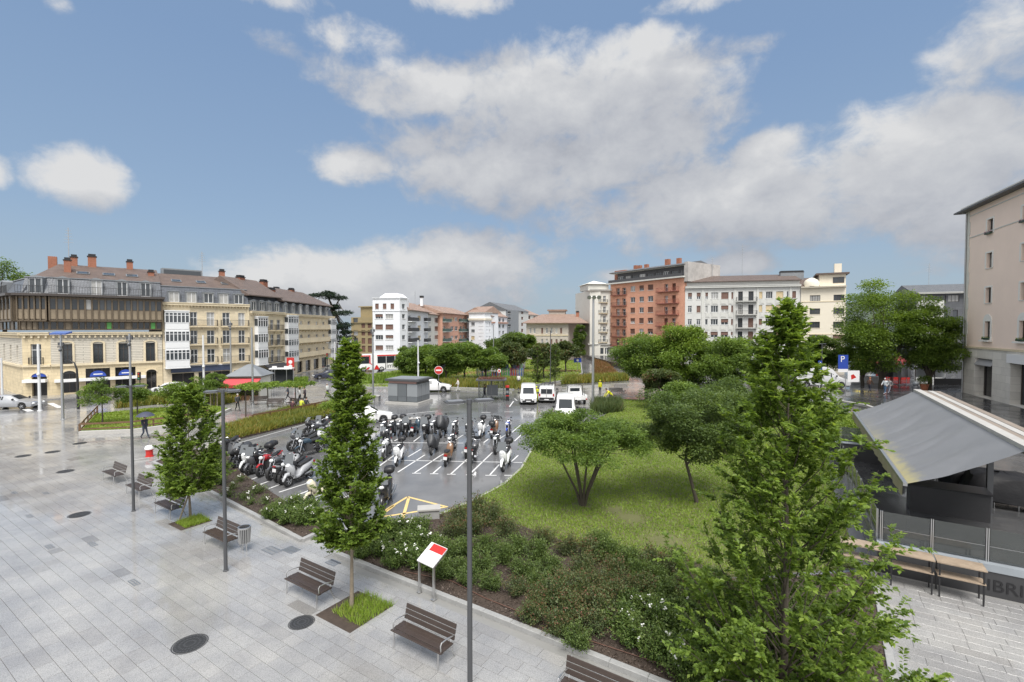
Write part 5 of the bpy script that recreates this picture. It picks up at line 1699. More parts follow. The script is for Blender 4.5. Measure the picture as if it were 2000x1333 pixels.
fr.grid(((991, 995), (999, 1003), (1009, 1013), (1018, 1022)), ((606, 612), (618, 624), (630, 637), (643, 650)), 1000, 'shut', rev=.3)
for py in (613, 625, 638): fr.balcony(fr.u(990), fr.u(1004), fr.z(py, 997), 1.2, solid=True, slab=GREYTRIM, brackets=False)
f.wall(f.z(606, 970), LEAD, depth=10); fr.wall(fr.z(606, 1000), GREYWALL, depth=10); fr.gable(fr.z(606, 1000), fr.z(596, 1000, 8), 8, TILEGREY, over=.5)
A, B = gpt(1008, 255), gpt(1052, 290)
b12 = bld('apartment_block', 'farthest pale block with a red tiled roof left of the villa', A)
f = Fac(b12, A, B)
f.grid(((1012, 1016), (1022, 1026), (1032, 1036), (1042, 1046)), ((617, 623), (629, 635), (642, 648)), 1025, 'shut', rev=.3)
f.wall(f.z(614, 1025), LTWALL, depth=12); f.gable(f.z(614, 1025), f.z(605, 1025, 8), 8, TILERED, over=.6)

# the stone villa
A, B = gpt(1028, 128), gpt(1110, 126)
C_ = gpt(1143, 142)
b13 = bld('stone_villa', 'low stone villa with a broad hipped red tile roof in the centre distance', A)
f, fr = Fac(b13, A, B), Fac(b13, B, C_)
for t, b_ in ((641, 652), (663, 674)):
    for c in ((1034, 1038), (1042, 1046), (1057, 1061), (1066, 1070), (1075, 1079), (1085, 1089), (1094, 1098)):
        f.grid((c,), ((t, b_),), 1070, wst(('double', 1), ('shut', 1)), frame=WHITEF, trim=STONETRIM)
f.wall(f.z(630, 1070), VILLAST, depth=8); fr.wall(f.z(630, 1070), VILLAST, depth=6)
for py in (656, 634): f.band(f.z(py, 1070), .25, .15, STONETRIM, name='string_course')
ze, zr = f.z(630, 1070), f.z(614, 1080, 8)
f.gable(ze, zr, 9, TILERED, over=1.0, u1=f.L + 5, hipl=4, hipr=4)
m = MB(); m.box((5, 9, zr - 1), (9.5, 13, zr + .9)); m.mat(1).box((4.6, 8.6, zr + .9), (9.9, 13.4, zr + 1.3)); f.part('roof_lantern', m, [VILLAST, TILERED])
f.chimney(f.u(1128, 6), 6, zr - .4, .8, .8, .8)

# ---------------------------------------------------------------- right hand row
A, B, C_ = gpt(1143, 143), gpt(1152, 136), gpt(1193, 137)
b14 = bld('apartment_block', 'slim white corner house with a dark shopfront at the end of the far road', A)
f0, f = Fac(b14, A, B), Fac(b14, B, C_)
rows = ((578, 590), (599, 611), (618, 630), (638, 648), (656, 668))
f.grid(((1154, 1158), (1160, 1164)), rows, 1160, 'french', rev=.25); f.grid(((1171, 1174), (1178, 1183)), rows, 1178, 'french', rev=.25)
for a, b_ in rows: f.balcony(f.u(1168), f.u(1186), f.z(b_ + 1, 1178), .6, h=.8); 
f0.grid(((1145, 1149),), rows, 1147, 'french')
for a, b_ in ((1146, 1151),): pass
for a, b_ in ((1154, 1162), (1165, 1179), (1182, 1189)):
    ua, ub = f.u(a), f.u(b_); v0, v1 = 1.0, f.z(680, 1170); f.ops.append((ua, ub, v0, v1))
    m = MB(); m.quad((0, .3, 0), (ub - ua, .3, 0), (ub - ua, .3, v1 - v0), (0, .3, v1 - v0)); m.mat(1).box(((ub - ua) / 2 - .1, .2, 0), ((ub - ua) / 2 + .1, .299, v1 - v0)); f.put('shop_window', m.mesh('shop_window', [GLASSW, WHITEF]), ua, 0, v0)
zt = f.z(568, 1170)
f0.wall(zt, LTWALL, depth=3); f.wall(zt, LTWALL, depth=14)
for F_ in (f0, f): F_.band(zt, .35, .6, GREYTRIM); F_.band(f.z(674, 1170), .3, .4, GREYTRIM)
m = MB(); m.box((.2, 2, zt + .35), (f.L, 10, zt + 2)); m.add([(-.3, 1.5, zt + 2), (f.L + .3, 1.5, zt + 2), (f.L + .3, 10.5, zt + 2), (-.3, 10.5, zt + 2), (f.L / 2, 6, zt + 3.3)], [(0, 1, 4), (1, 2, 4), (2, 3, 4), (3, 0, 4)]); f.part('attic', m, LTWALL)

A, B = gpt(1192, 137), gpt(1336, 117)
b15 = bld('apartment_block', 'orange brick apartment block with sloping attic line and red balconies', A)
f = Fac(b15, A, B)
rows = [(556, 567, 273), (577, 588, 0), (598, 608, 0), (619, 630, 0), (640, 651, 0), (661, 671, 0)]
def zz_(p, ref=1300): return f.z(p, ref)
# the floors are level; read at x=1300
lv = [(552, 571), (575, 594), (597, 616), (619, 638), (641, 660), (663, 680)]
for t, b_ in lv:
    z1, z0 = f.z(t + 3, 1300), f.z(b_ - 1, 1300)
    for c in ((1203, 1210), (1215, 1222)): f.win((f.u(c[0]) + f.u(c[1])) / 2, z0, f.u(c[1]) - f.u(c[0]), z1 - z0, 'french', rev=.5)
    for c in ((1231, 1240), (1248, 1257), (1265, 1275)): f.win((f.u(c[0]) + f.u(c[1])) / 2, z0 + .7, f.u(c[1]) - f.u(c[0]), 1.4, rnd.choice(('double', 'shut', 'half_double', 'double')), frame=WHITEF, trim=GREYTRIM)
    for c in ((1297, 1304), (1312, 1319)): f.win((f.u(c[0]) + f.u(c[1])) / 2, z0, f.u(c[1]) - f.u(c[0]), z1 - z0, rnd.choice(('french', 'french', 'shut')), rev=.5)
    f.balcony(f.u(1195), f.u(1224), z0, .7, rail=IRON, slab=M('red balcony slab', (.33, .13, .1), .7), brackets=False)
    f.balcony(f.u(1284), f.u(1326), z0, .9, rail=M('brick red railing', (.25, .08, .06), .5), slab=M('red balcony slab', (.33, .13, .1), .7), brackets=False)
zt = f.z(546, 1300); zl = f.z(683, 1300)
f.wall(zt, ORANGEBR, z0=zl, rev=.5, depth=14)
for a, b_ in ((1198, 1212), (1216, 1226), (1232, 1262), (1268, 1300), (1306, 1330)):
    ua, ub = f.u(a), f.u(b_); v0, v1 = .3, f.z(702, 1300); f.ops.append((ua, ub, v0, v1))
    m = MB(); m.quad((0, .3, 0), (ub - ua, .3, 0), (ub - ua, .3, v1 - v0), (0, .3, v1 - v0)); f.put('shop_window', m.mesh('shop_window', GLASSW), ua, 0, v0)
f.wall(zl, LTWALL, z0=-.2, rev=.3, depth=14, name='ground_floor_wall')
f.band(zl - .2, .3, .9, GREYTRIM); f.band(f.z(700, 1300), .6, .12, GREENSIGN, u0=f.u(1198), u1=f.u(1236), name='shop_fascia')
# attic storey
zb_ = f.z(524, 1300, 1.2)
m = MB(); m.box((-.8, -1.0, zt + .001), (f.L + .3, 13, zt + .35)); f.part('attic_cornice', m, GREYTRIM)
fa = Fac(b15, f.A + f.n * 1.2 + f.d * 1.5, f.B + f.n * 1.2)
n = 9
for i in range(n): fa.win(fa.L * (i + .5) / n, zt + .6, 1.9, 1.5, 'triple', DARKF if i % 3 else WHITEF, rev=.15)
fa.wall(zb_, M('dark attic cladding', (.05, .05, .055), .5), z0=zt + .34, depth=11, name='attic_wall')
r_ = MB(); r_.box((0, -.9, zt + .36), (f.L, -.86, zt + 1.1)); f.part('attic_railing', r_, M('smoked railing panel', (.06, .06, .065), .3))
m = MB(); m.box((-.3, .2, zb_ + .001), (f.L + .5, 13, zb_ + .3)); f.part('attic_eave', m, GREYTRIM)
f.gable(zb_ + .3, zb_ + 1.5, 6, TILEGREY, over=.3)
for px, y, t, b_, w in ((1212, 3, 529, 545, 4), (1241, 6, 519, 532, .9), (1249, 6, 519, 532, .9), (1262, 6, 517, 530, 1), (1303, 6, 507, 520, 1.2), (1325, 6, 505, 515, 1)):
    zz = f.z(b_, px, y); f.chimney(f.u(px, y), y, zz, w, .9, f.z(t, px, y) - zz, mat=BRICKCH, cap=False)
m = MB(); m.box((f.L - .01 + .02, -.2, zt - 1), (f.L + 1.1, 13, f.z(513, 1330))); f.part('party_wall', m, M('weathered party wall', (.42, .40, .38), .85, nscale=1.2, namt=.45))

A, B = gpt(1337.5, 117), gpt(1562, 111)
b16 = bld('apartment_block', 'wide pale grey apartment block with a central balcony stack and brown tile roof', A)
f = Fac(b16, A, B)
rows = ((571, 584), (597, 610), (623, 635), (648, 660))
f.grid(((1343, 1351), (1360, 1368)), rows, 1450, wst(('casement', 3), ('half_double', 2), ('shut', 1)), trim=GREYTRIM)
for cc in ((1377, 1382), (1388, 1402), (1408, 1422), (1428, 1431)): f.grid((cc,), rows, 1450, wst(('triple' if cc[1] - cc[0] > 8 else 'plain', 3), ('shut', 2), ('half_double', 2)), trim=GREYTRIM)
for cc in ((1482, 1488), (1495, 1508), (1515, 1529), (1536, 1539), (1546, 1554)): f.grid((cc,), rows, 1450, wst(('cshut', 2), ('shut', 2), ('triple' if cc[1] - cc[0] > 8 else 'plain', 2)), trim=GREYTRIM)
f.grid(((1441, 1450), (1461, 1471)), ((570, 588), (596, 614), (622, 640), (648, 666)), 1450, wst(('french', 2), ('shut', 1)), frame=DARKF)
for py in (589, 615, 641, 667): f.balcony(f.u(1437), f.u(1477), f.z(py, 1450), .9, slab=GREYTRIM)
zt = f.z(561, 1450)
f.wall(zt, GREYWALL, depth=14, z0=-.2)
for (a, b_) in ((1374, 1434), (1480, 1542)):     # the two projecting bays' relief panels
    for py in (590, 616, 641):
        for (c, d) in ((.06, .2), (.26, .46), (.54, .74), (.8, .94)):
            u0, u1 = f.u(a), f.u(b_); w = u1 - u0
            m = MB(); zc_ = f.z(py, 1450)
            m.box((u0 + w * c, -.06, zc_ - .55), (u0 + w * d, -.003, zc_ + .55)); m.box((u0 + w * c + .2, -.1, zc_ - .35), (u0 + w * d - .2, -.061, zc_ + .35)); f.part('relief_panel', m, GREYTRIM)
for px in (1372, 1435, 1479, 1543): m = MB(); u = f.u(px); m.box((u - .25, -.12, .2), (u + .25, -.003, zt - .1)); f.part('pilaster', m, GREYTRIM)
f.band(zt - .1, .5, .55, GREYTRIM)
m = MB(); m.box((0, .6, zt + .401), (f.L, 13, f.z(549, 1450, .6))); f.part('attic', m, GREYWALL)
f.gable(f.z(549, 1450, .6), f.z(538, 1450, 6), 6.5, TILEBR, over=.2)
for px, w in ((1347, 3), (1544, 5)): zz = f.z(541, px, 5); f.chimney(f.u(px, 5), 5, zz, w, 1.2, 1.0, BRICKCH if w < 4 else LEAD)
f.antenna(f.u(1390, 6), 6, zt + 3, 5); f.antenna(f.u(1448, 6), 6, zt + 3, 8)
A, B = gpt(1563, 111), gpt(1651, 107)
b17 = bld('apartment_block', 'cream apartment house with a corner tower and tiled turret roof', A)
f = Fac(b17, A, B)
f.grid(((1581, 1601), (1627, 1648)), ((577, 588), (603, 614), (629, 641), (655, 666)), 1610, wst(('quad', 3), ('shut', 1)), frame=DARKF, trim=CREAMREN)
f.wall(f.z(560, 1610), CREAMREN, depth=14); f.band(f.z(562, 1610), .3, .8, CREAMREN); 
for py in (590, 654): f.band(f.z(py, 1610), .15, .08, STONETRIM, name='string_course')
zt = f.z(559, 1610)
m = MB(); u0 = f.u(1599); m.box((u0, .6, zt), (f.L, 7, f.z(536, 1625, .6))); m.mat(1).box((u0 - .7, -.1, f.z(536, 1625) + .001), (f.L + .6, 7.7, f.z(533, 1625))); f.part('tower', m, [CREAMREN, TILEBR])
ft = Fac(b17, f.A + f.d * u0 + f.n * .59, f.B + f.n * .59); ft.win(ft.u(1636), ft.z(553, 1636), 2.1, 1.3, 'double', DARKF, rev=-.0, cut=False)
f.gable(zt + .2, f.z(543, 1585, 6), 6, TILEBR, over=.2, u1=u0)
m = MB(); m.lathe([(1.6, 0), (1.6, .9), (1.2, 1.5), (.5, 1.9), (0.05, 2)], 14); f.put('dormer', m.mesh('dormer', CREAMREN, 40), f.u(1584), .6, zt)
f.chimney(f.u(1634, 4), 4, f.z(533, 1634, 4), 1.4, 1.2, 2.0, CREAMREN, cap=False)

# grey block behind the tallest tree
A, B = gpt(1788, 112), gpt(1960, 106)
b18 = bld('grey_building', 'dark grey clad building with a low slate roof behind the feathery trees', A)
f = Fac(b18, A, B)
f.grid(((1798, 1812), (1818, 1846), (1850, 1872)), ((577, 590),), 1840, 'triple', frame=DARKF)
f.grid(((1840, 1850), (1860, 1870)), ((606, 622), (630, 646), (655, 670), (680, 700)), 1840, 'plain', frame=DARKF)
f.wall(f.z(574, 1840), DKCLAD, depth=12); m = MB(); m.box((f.u(1788), -.5, 0), (f.u(1841), -.004, f.z(588, 1815))); f.part('pale_front_block', m, GREYWALL)
f.band(f.z(574, 1840), .35, .9, GREYTRIM); f.gable(f.z(571, 1840), f.z(556, 1840, 7), 7, TILEGREY, over=.8)
f.antenna(f.u(1812, 6), 6, f.z(556, 1812, 6), 5)

# ---------------------------------------------------------------- the pink building at the right
A, B = gpt(1883, 55.7), gpt(2002, 44.8)
dv = (B - A).normalized(); B2 = B + dv * 14
b19 = bld('pink_building', 'pink rendered building with limestone ground floor at the right edge', A)
b19.location.z = 0
f = Fac(b19, A, B2, UPZ)
UR = 1930
for (t, b_, arch) in ((430, 457, 0), (495, 524, 0), (562, 592, 0), (628, 662, 1)):
    z1, z0 = f.z(t, UR), f.z(b_, UR)
    for px in (1929, 1998):
        u = f.u(px); w = 1.15
        f.win(u, z0, w, z1 - z0, rnd.choice(('plain', 'double', 'casement')), DARKF, LIMESTONE, .3)
        m = MB(); h = z1 - z0
        if arch:
            pts = [((w / 2 + .28) * math.cos(PI * i / 12), .75 * math.sin(PI * i / 12)) for i in range(13)]
            m.add([(x, -.05, h + z) for x, z in pts], [tuple(range(13))])
            for i in range(12): m.quad((pts[i][0], -.05, h + pts[i][1]), (pts[i][0], 0, h + pts[i][1]), (pts[i + 1][0], 0, h + pts[i + 1][1]), (pts[i + 1][0], -.05, h + pts[i + 1][1]))
            m.box((-w / 2 - .4, -.35, -.3), (w / 2 + .4, -.004, -.14))
        else: m.box((-w / 2 - .22, -.04, h), (w / 2 + .22, -.003, h + .16))
        for q in (-1, 1): m.box((q * (w / 2 + .13) - (.13 if not arch else .15), -.045, -.02 if not arch else -.13), (q * (w / 2 + .13) + (.09 if not arch else .15), -.002, h))
        f.put('window_surround', m.mesh('window_surround', M('white stone trim', (.74, .72, .68), .7, nscale=2, namt=.12)), u, 0, z0)
        if arch or t == 430:
            fl = MB(); fl.box((-w / 2, -.28, -.12), (w / 2, -.08, .06))
            o = f.put('flower_box', fl.mesh('flower_box', M('green planter', (.03, .06, .04), .5)), u, 0, z0 + .02)
            put('flowers', clump_leaves([((-.3, -.18, .1), (.25, .12, .12)), ((.3, -.18, .1), (.25, .12, .12))], 60, .1, LEAF_BRIGHT if arch else M_leaf('pink blossoms', [(.3, .1, .2), (.5, .2, .35), (.1, .18, .05)]), 5, 'flowers'), o)
zg = f.z(681, UR); ze = f.z(415, 1885)
f.wall(ze, PINK, z0=zg, rev=.35, name='wall', depth=14)
# ground floor arcade
for a, b_, lit in ((1906, 1940, 0), (1976, 2040, 1)):
    ua, ub = f.u(a), f.u(b_) if b_ < 2010 else f.u(a) + 4.2
    v0, v1 = UPZ + .05, f.z(702, UR)
    f.ops.append((ua, ub, v0, v1))
    m = MB(); L_ = ub - ua; H_ = v1 - v0
    m.quad((0, .9, 0), (L_, .9, 0), (L_, .9, H_), (0, .9, H_))
    m.mat(1)
    for x in (0, L_ * .5, L_ - .08): m.box((x, .8, 0), (x + .08, .899, H_))
    o = f.put('shop_front', m.mesh('shop_front', [SHOPDARK if not lit else GLASSW, DARKF]), ua, 0, v0)
    m = MB()
    if lit: m.box((-.2, -.25, H_ - .1), (L_ + .2, -.004, H_ + .75)); put('shop_fascia', m.mesh('shop_fascia', SIGNWHITE), o)
    else: m.add([(0, .4, H_), (L_, .4, H_), (L_, -.1, H_ - .7), (0, -.1, H_ - .7), (L_, -.1, H_ - .75), (0, -.1, H_ - .75)], [(0, 1, 2, 3), (3, 2, 4, 5)]); put('grey_awning', m.mesh('grey_awning', M('grey shop awning', (.3, .3, .31), .7)), o)
f.wall(zg, LIMESTONE, z0=UPZ - .1, rev=.9, name='ground_floor_wall', depth=14)
f.band(zg - .1, .2, .12, STONETRIM, name='string_course')
for py in (466, 424): 
    f.band(f.z(py, 1895), .1, .05, GREYTRIM, name='string_course'); 
m = MB(); u = f.u(1888)
for i in range(11):
    z0 = zg + (ze - zg) * i / 11; m.box((-.03, -.06, z0 + .01), (.75 + (.18 if i % 2 else 0), -.003, z0 + (ze - zg) / 11 - .01))
f.part('corner_quoins', m, LTWALL)
f.band(ze - .1, .4, .5, LTWALL)
f.gable(ze + .2, ze + 4.8, 8, TILEGREY, over=.9, hipl=5)
m = MB(); m.tube([(.25, -.14, UPZ), (.25, -.14, ze - .4), (.0, -.6, ze)], .07, 8); f.part('drainpipe', m, STEEL, 50)

# ---------------------------------------------------------------- hills beyond
r_ = np.random.default_rng(3)
nx, ny = 60, 14
X, Y = np.meshgrid(np.linspace(100, 900, nx), np.linspace(420, 1000, ny))
prof = .62 * (30 * np.exp(-((X - 460 - (Y - 420) * .5) / 150) ** 2) + 38 * np.exp(-((X - 640) / 130) ** 2) + 26)
Z = prof * np.clip((Y - 400) / 260, 0, 1) + r_.normal(0, 1.6, X.shape) - 2
ii = np.arange((ny - 1) * (nx - 1)); a = ii // (nx - 1) * nx + ii % (nx - 1)
me = tri_mesh('hills', np.stack([X, Y, Z], -1).reshape(-1, 3), np.stack([a, a + 1, a + nx + 1, a + nx], 1), M('wooded hillside', (.075, .095, .075), .9, nscale=.03, namt=.5, bump=1, bscale=.2))
put('hills', me)['kind'] = 'structure'
# ================================================================== VEHICLES
def wheel_meshes(r, w, spokes=5):
    """tyre and rim about the local y axis"""
    Mx = Matrix.Rotation(PI / 2, 4, 'X')
    t = MB(); t.lathe([(r * .62, -w / 2), (r * .93, -w / 2), (r, -w * .3), (r, w * .3), (r * .93, w / 2), (r * .62, w / 2)], 20, Mx, cap=False)
    m = MB(); m.lathe([(r * .64, -w * .45), (r * .64, w * .45)], 20, Mx, cap=False)
    for sgn in (-1, 1):
        y = sgn * w * .40
        m.lathe([(.001, y), (r * .2, y)] if sgn > 0 else [(r * .2, y), (.001, y)], 10, Mx, cap=False)
        for k in range(spokes):
            a = 2 * PI * k / spokes
            c, s_ = math.cos(a), math.sin(a); q = r * .09
            m.add([(c * r * .15 - s_ * q, y, s_ * r * .15 + c * q), (c * r * .15 + s_ * q, y, s_ * r * .15 - c * q), (c * r * .64 + s_ * q, y, s_ * r * .64 - c * q), (c * r * .64 - s_ * q, y, s_ * r * .64 + c * q)], [(0, 1, 2, 3)])
    m.mat(1).lathe([(.001, -w * .2), (r * .6, -w * .2), (r * .6, w * .2), (.001, w * .2)], 14, Mx, cap=False)
    return t.mesh('wheel', RUBBER, 40), m.mesh('rim', [SILVER, BLACK], 40)


def add_wheels(root, xs, half, r, w=.2):
    t, m = wheel_meshes(r, w)
    for x in xs:
        for s_ in (-1, 1): put('rim', m, put('wheel', t, root, (x, s_ * (half - w * .45), r)))


def body_rings(st):
    """st rows: x, z0, zbelt, ztop, w, wtop"""
    rings = []
    for x, z0, zb, zt, w, wt in st:
        h = [(0, z0), (w * .86, z0), (w * .97, z0 + .08), (w, (z0 + zb) / 2), (w * .985, zb), (wt, zt - .05), (wt * .86, zt), (0, zt + .015)]
        rings.append([(x, y, z) for y, z in h] + [(x, -y, z) for y, z in h[-2:0:-1]])
    return rings


def glass_side(mb, a, b, s_, lo=.1, hi=.86, pad=.04):
    """side window between two stations"""
    P = []
    for (x, z0, zb, zt, w, wt), e in ((a, pad), (b, -pad)):
        for k in (lo, hi): P.append((x + (e if x < (a[0] + b[0]) / 2 else -abs(e)), s_ * (w * .985 + (wt - w * .985) * k + .012), zb + (zt - .05 - zb) * k))
    q = [P[0], P[2], P[3], P[1]]
    mb.poly(q if s_ < 0 else q[::-1])


def glass_end(mb, a, b, lo=.08, hi=.95, k=.9):
    """screen across the sloping part between two stations"""
    def pt(t, s_):
        x = a[0] + (b[0] - a[0]) * t; z = a[3] + (b[3] - a[3]) * t; w = (a[5] + (b[5] - a[5]) * t) * .86 * k
        n = Vector((-(b[3] - a[3]), 0, (b[0] - a[0]))).normalized()
        if n.z < 0: n = -n
        return (x + n.x * .02, s_ * w, z + n.z * .02)
    mb.quad(pt(lo, -1), pt(lo, 1), pt(hi, 1), pt(hi, -1))


def vehicle(name, label, cat, loc, rz, st, paint, wheels, r, sides=(), front=None, rear=None, lower=None, mirrors=None, lights=True, group='cars and vans', grille=True, wwid=.22):
    """x runs from the nose (0) back to the tail"""
    root = thing(name, label, cat, loc, rz, group)
    L = st[-1][0]
    # finer stations with wheel arches cut into the lower edge
    xs = sorted({s_[0] for s_ in st} | {w + d for w in wheels for d in (-r * 1.22, -r * 1.1, -r * .7, 0, r * .7, r * 1.1, r * 1.22)} )
    xs = [x for x in xs if 0 <= x <= L]
    full = []
    for x in xs:
        for a, b in zip(st[:-1], st[1:]):
            if a[0] <= x <= b[0]:
                t = (x - a[0]) / (b[0] - a[0]) if b[0] > a[0] else 0
                row = [a[i] + (b[i] - a[i]) * t for i in range(6)]
                break
        for w in wheels:
            d = abs(x - w) / r
            if d < 1.15: row[1] = max(row[1], r + r * 1.14 * math.sqrt(max(0, 1 - min(1, d / 1.15) ** 2)))
        full.append(row)
    mb = MB(); mb.loft(body_rings(full))
    mb.obj('body', paint, root, 32)
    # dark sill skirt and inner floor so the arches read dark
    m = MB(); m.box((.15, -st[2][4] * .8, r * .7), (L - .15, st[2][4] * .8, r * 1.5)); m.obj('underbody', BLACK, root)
    for (i, j, lo, hi) in sides:
        for s_ in (-1, 1):
            m = MB(); glass_side(m, st[i], st[j], s_, lo, hi); m.obj('side_window', GLASSD, root)
    if front: m = MB(); glass_end(m, st[front[0]], st[front[1]]); m.obj('windscreen', GLASSD, root)
    if rear: m = MB(); glass_end(m, st[rear[0]], st[rear[1]], .1, .85); m.obj('rear_window', GLASSD, root)
    add_wheels(root, wheels, st[2][4], r, wwid)
    f0, f1, b0 = st[0], st[1], st[-1]
    if lights:
        for s_ in (-1, 1):
            m = MB(); m.ell((f1[0] * .45, s_ * f1[4] * .74, f0[2] - .02), (.16, .17, .1), 8, 5); m.obj('headlight', LAMPLENS, root, 40)
            m = MB(); m.cbox((L - .03, s_ * b0[4] * .86, b0[2] - .05), (.1, .16, .3)); m.obj('tail_lamp', TAILRED, root)
        m = MB(); m.cbox((-.02, 0, f0[1] + .12), (.06, f0[4] * 1.7, .2)); m.obj('front_bumper', lower or BLACK, root)
        if grille: m = MB(); m.cbox((-.01, 0, f0[2] - .12), (.05, f0[4] * 1.0, .14)); m.obj('grille', BLACK, root)
        m = MB(); m.cbox((L + .02, 0, b0[1] + .14), (.06, b0[4] * 1.8, .24)); m.obj('rear_bumper', lower or BLACK, root)
        for x in (-.06, L + .055): m = MB(); m.cbox((x, 0, f0[1] + .14), (.012, .5, .11)); m.obj('number_plate', SIGNWHITE, root)
    if mirrors:
        for s_ in (-1, 1):
            x, y, z = mirrors; m = MB(); m.ell((x, s_ * (y + .12), z), (.09, .13, .12), 8, 5); m.obj('wing_mirror', BLACK, root, 40)
    return root


def face(px, py, z=0): return G(px, py, z)


VAN = [(0, .3, .72, .74, .78, .6), (.12, .26, .86, .9, .9, .76), (.75, .26, 1.0, 1.08, .95, .8), (1.5, .26, 1.05, 1.78, .96, .76), (1.85, .26, 1.06, 1.95, .96, .78), (2.6, .26, 1.06, 1.97, .96, .8), (3.6, .26, 1.06, 1.97, .96, .8), (4.72, .3, 1.06, 1.93, .94, .78), (4.82, .4, 1.0, 1.8, .9, .72)]
# heading: x of the model points from nose to tail, so rz turns the nose away from +x
v = vehicle('passenger_van', 'white passenger van facing the camera, worker in yellow at its side', 'van', face(1032, 792), R(88) , VAN, WHITEP, (.95, 3.95), .33, sides=((3, 5, .05, .85), (5, 6, .1, .85), (6, 7, .1, .85)), front=(2, 3), mirrors=(1.35, .96, 1.2))
v = vehicle('ladder_van', 'white delivery van seen from behind with a roof rack', 'van', face(1074, 788) + Vector((.2, 4.6, 0)), R(-97), [(a, b, c, d * (.96 if d > 1.5 else 1), e, f_) for a, b, c, d, e, f_ in VAN], WHITEP, (.95, 3.95), .33, sides=((3, 5, .05, .85),), front=(2, 3), mirrors=(1.35, .96, 1.2))
m = MB()
for y in (-.6, .6): m.box((2.0, y - .02, 2.0), (4.6, y + .02, 2.05))
for x in (2.1, 2.9, 3.7, 4.5): m.box((x - .02, -.7, 2.051), (x + .02, .7, 2.09))
for y in (-.25, .2): m.box((1.9, y - .03, 2.091), (4.75, y + .03, 2.15))
m.obj('roof_rack', BLACK, v)
m = MB(); m.box((4.80, -.62, 1.1), (4.86, -.04, 1.62)).box((4.80, .04, 1.1), (4.86, .62, 1.62)); m.obj('rear_window', GLASSD, v)
m = MB(); m.box((4.83, -.01, .5), (4.868, .01, 1.75)); m.obj('door_seam', BLACK, v)
v = vehicle('box_van', 'white box van behind the flat topped tree, its windscreen showing above the leaves', 'van', face(1104, 826), R(83), [(a, b, c, d * (1.08 if d > 1.5 else 1), e, f_) for a, b, c, d, e, f_ in VAN], WHITEP, (.95, 3.95), .33, sides=((3, 5, .05, .85),), front=(2, 3), mirrors=(1.35, .96, 1.2))
# the small flatbed truck, seen from behind
root = thing('pickup_truck', 'small white flatbed truck with dropped sides and a rear window', 'truck', face(1131, 792), R(95), 'cars and vans')
CABT = [(0, .4, 1.0, 1.1, .8, .7), (.25, .35, 1.05, 1.15, .85, .7), (.7, .35, 1.1, 1.85, .85, .68), (1.7, .35, 1.1, 1.9, .85, .7), (1.75, .4, 1.1, 1.85, .84, .68)]
cab = [(3.9 - 0 - a, *q) for a, *q in CABT][::-1]
m = MB(); m.loft(body_rings(cab)); m.obj('cab', WHITEP, root, 35)
m = MB(); m.box((2.13, -.55, 1.25), (2.15, .55, 1.62)); m.obj('rear_window', GLASSD, root)
m = MB(); m.box((0, -.9, .72), (2.1, .9, .84)); m.obj('load_bed', WHITEP, root)
for nm, a, b in (('side_board', (0, -.92, .841), (2.1, -.88, 1.1)), ('side_board', (0, .88, .841), (2.1, .92, 1.1)), ('tail_board', (-.04, -.9, .6), (0, .9, 1.0))):
    MB().box(a, b).obj(nm, WHITEP, root)
m = MB()
for y in (-.85, .85):
    m.box((2.02, y - .03, .85), (2.08, y + .03, 1.9))
    m.box((1.2, y - .02, .85), (1.25, y + .02, 1.7))
m.box((2.02, -.85, 1.9), (2.08, .85, 1.95)); m.obj('ladder_frame', BLACK, root)
MB().box((.1, -.4, .45), (3.7, .4, .70)).obj('chassis', BLACK, root)
for y in (-.8, .8): MB().cbox((-.06, y, .68), (.05, .16, .12)).obj('tail_lamp', TAILRED, root)
MB().cbox((-.07, 0, .62), (.02, .5, .11)).obj('number_plate', SIGNWHITE, root)
add_wheels(root, (.7, 3.2), .85, .3)

CAR = [(0, .32, .6, .64, .72, .55), (.1, .24, .72, .76, .84, .7), (.95, .22, .86, .93, .9, .74), (1.2, .22, .9, .98, .9, .74), (1.95, .22, .93, 1.42, .9, .62), (2.6, .22, .94, 1.47, .9, .64), (3.4, .22, .95, 1.42, .89, .62), (4.05, .26, .96, 1.02, .86, .66), (4.25, .32, .9, .96, .8, .6)]
SUV = [(0, .36, .72, .78, .74, .6), (.1, .28, .86, .9, .88, .74), (.95, .26, 1.0, 1.06, .92, .78), (1.15, .26, 1.02, 1.1, .92, .76), (1.85, .26, 1.04, 1.6, .92, .66), (2.6, .26, 1.05, 1.66, .92, .68), (3.7, .26, 1.07, 1.62, .91, .66), (4.3, .3, 1.07, 1.2, .88, .7), (4.42, .4, .95, 1.05, .84, .66)]
ss = ((3, 5, .12, .86), (5, 6, .12, .86), (6, 7, .12, .75))
vehicle('crossover_car', 'white crossover car driving right behind the grey service kiosk', 'car', face(880, 765), R(184), SUV, WHITEP, (.88, 3.55), .35, ss, (3, 4), (6, 7), mirrors=(1.5, .9, 1.15), lower=BLACK)
vehicle('hatchback_car', 'white hatchback partly behind the slender hornbeam', 'car', face(766, 822), R(200), CAR, WHITEP, (.85, 3.4), .31, ss, (3, 4), (6, 7), mirrors=(1.5, .9, 1.05), lower=WHITEP)
vehicle('silver_car', 'long silver car on the road in front of the bank corner', 'car', face(76, 797), R(187), [(a * 1.12, *q) for a, *q in CAR], SILVER, (.95, 3.8), .32, ss, (3, 4), (6, 7), mirrors=(1.65, .9, 1.05), lower=SILVER)
vehicle('parked_car', 'small white car parked in front of the french window house', 'car', face(306, 768), R(-12), CAR, WHITEP, (.85, 3.4), .31, ss, (3, 4), (6, 7), mirrors=(1.5, .9, 1.05))
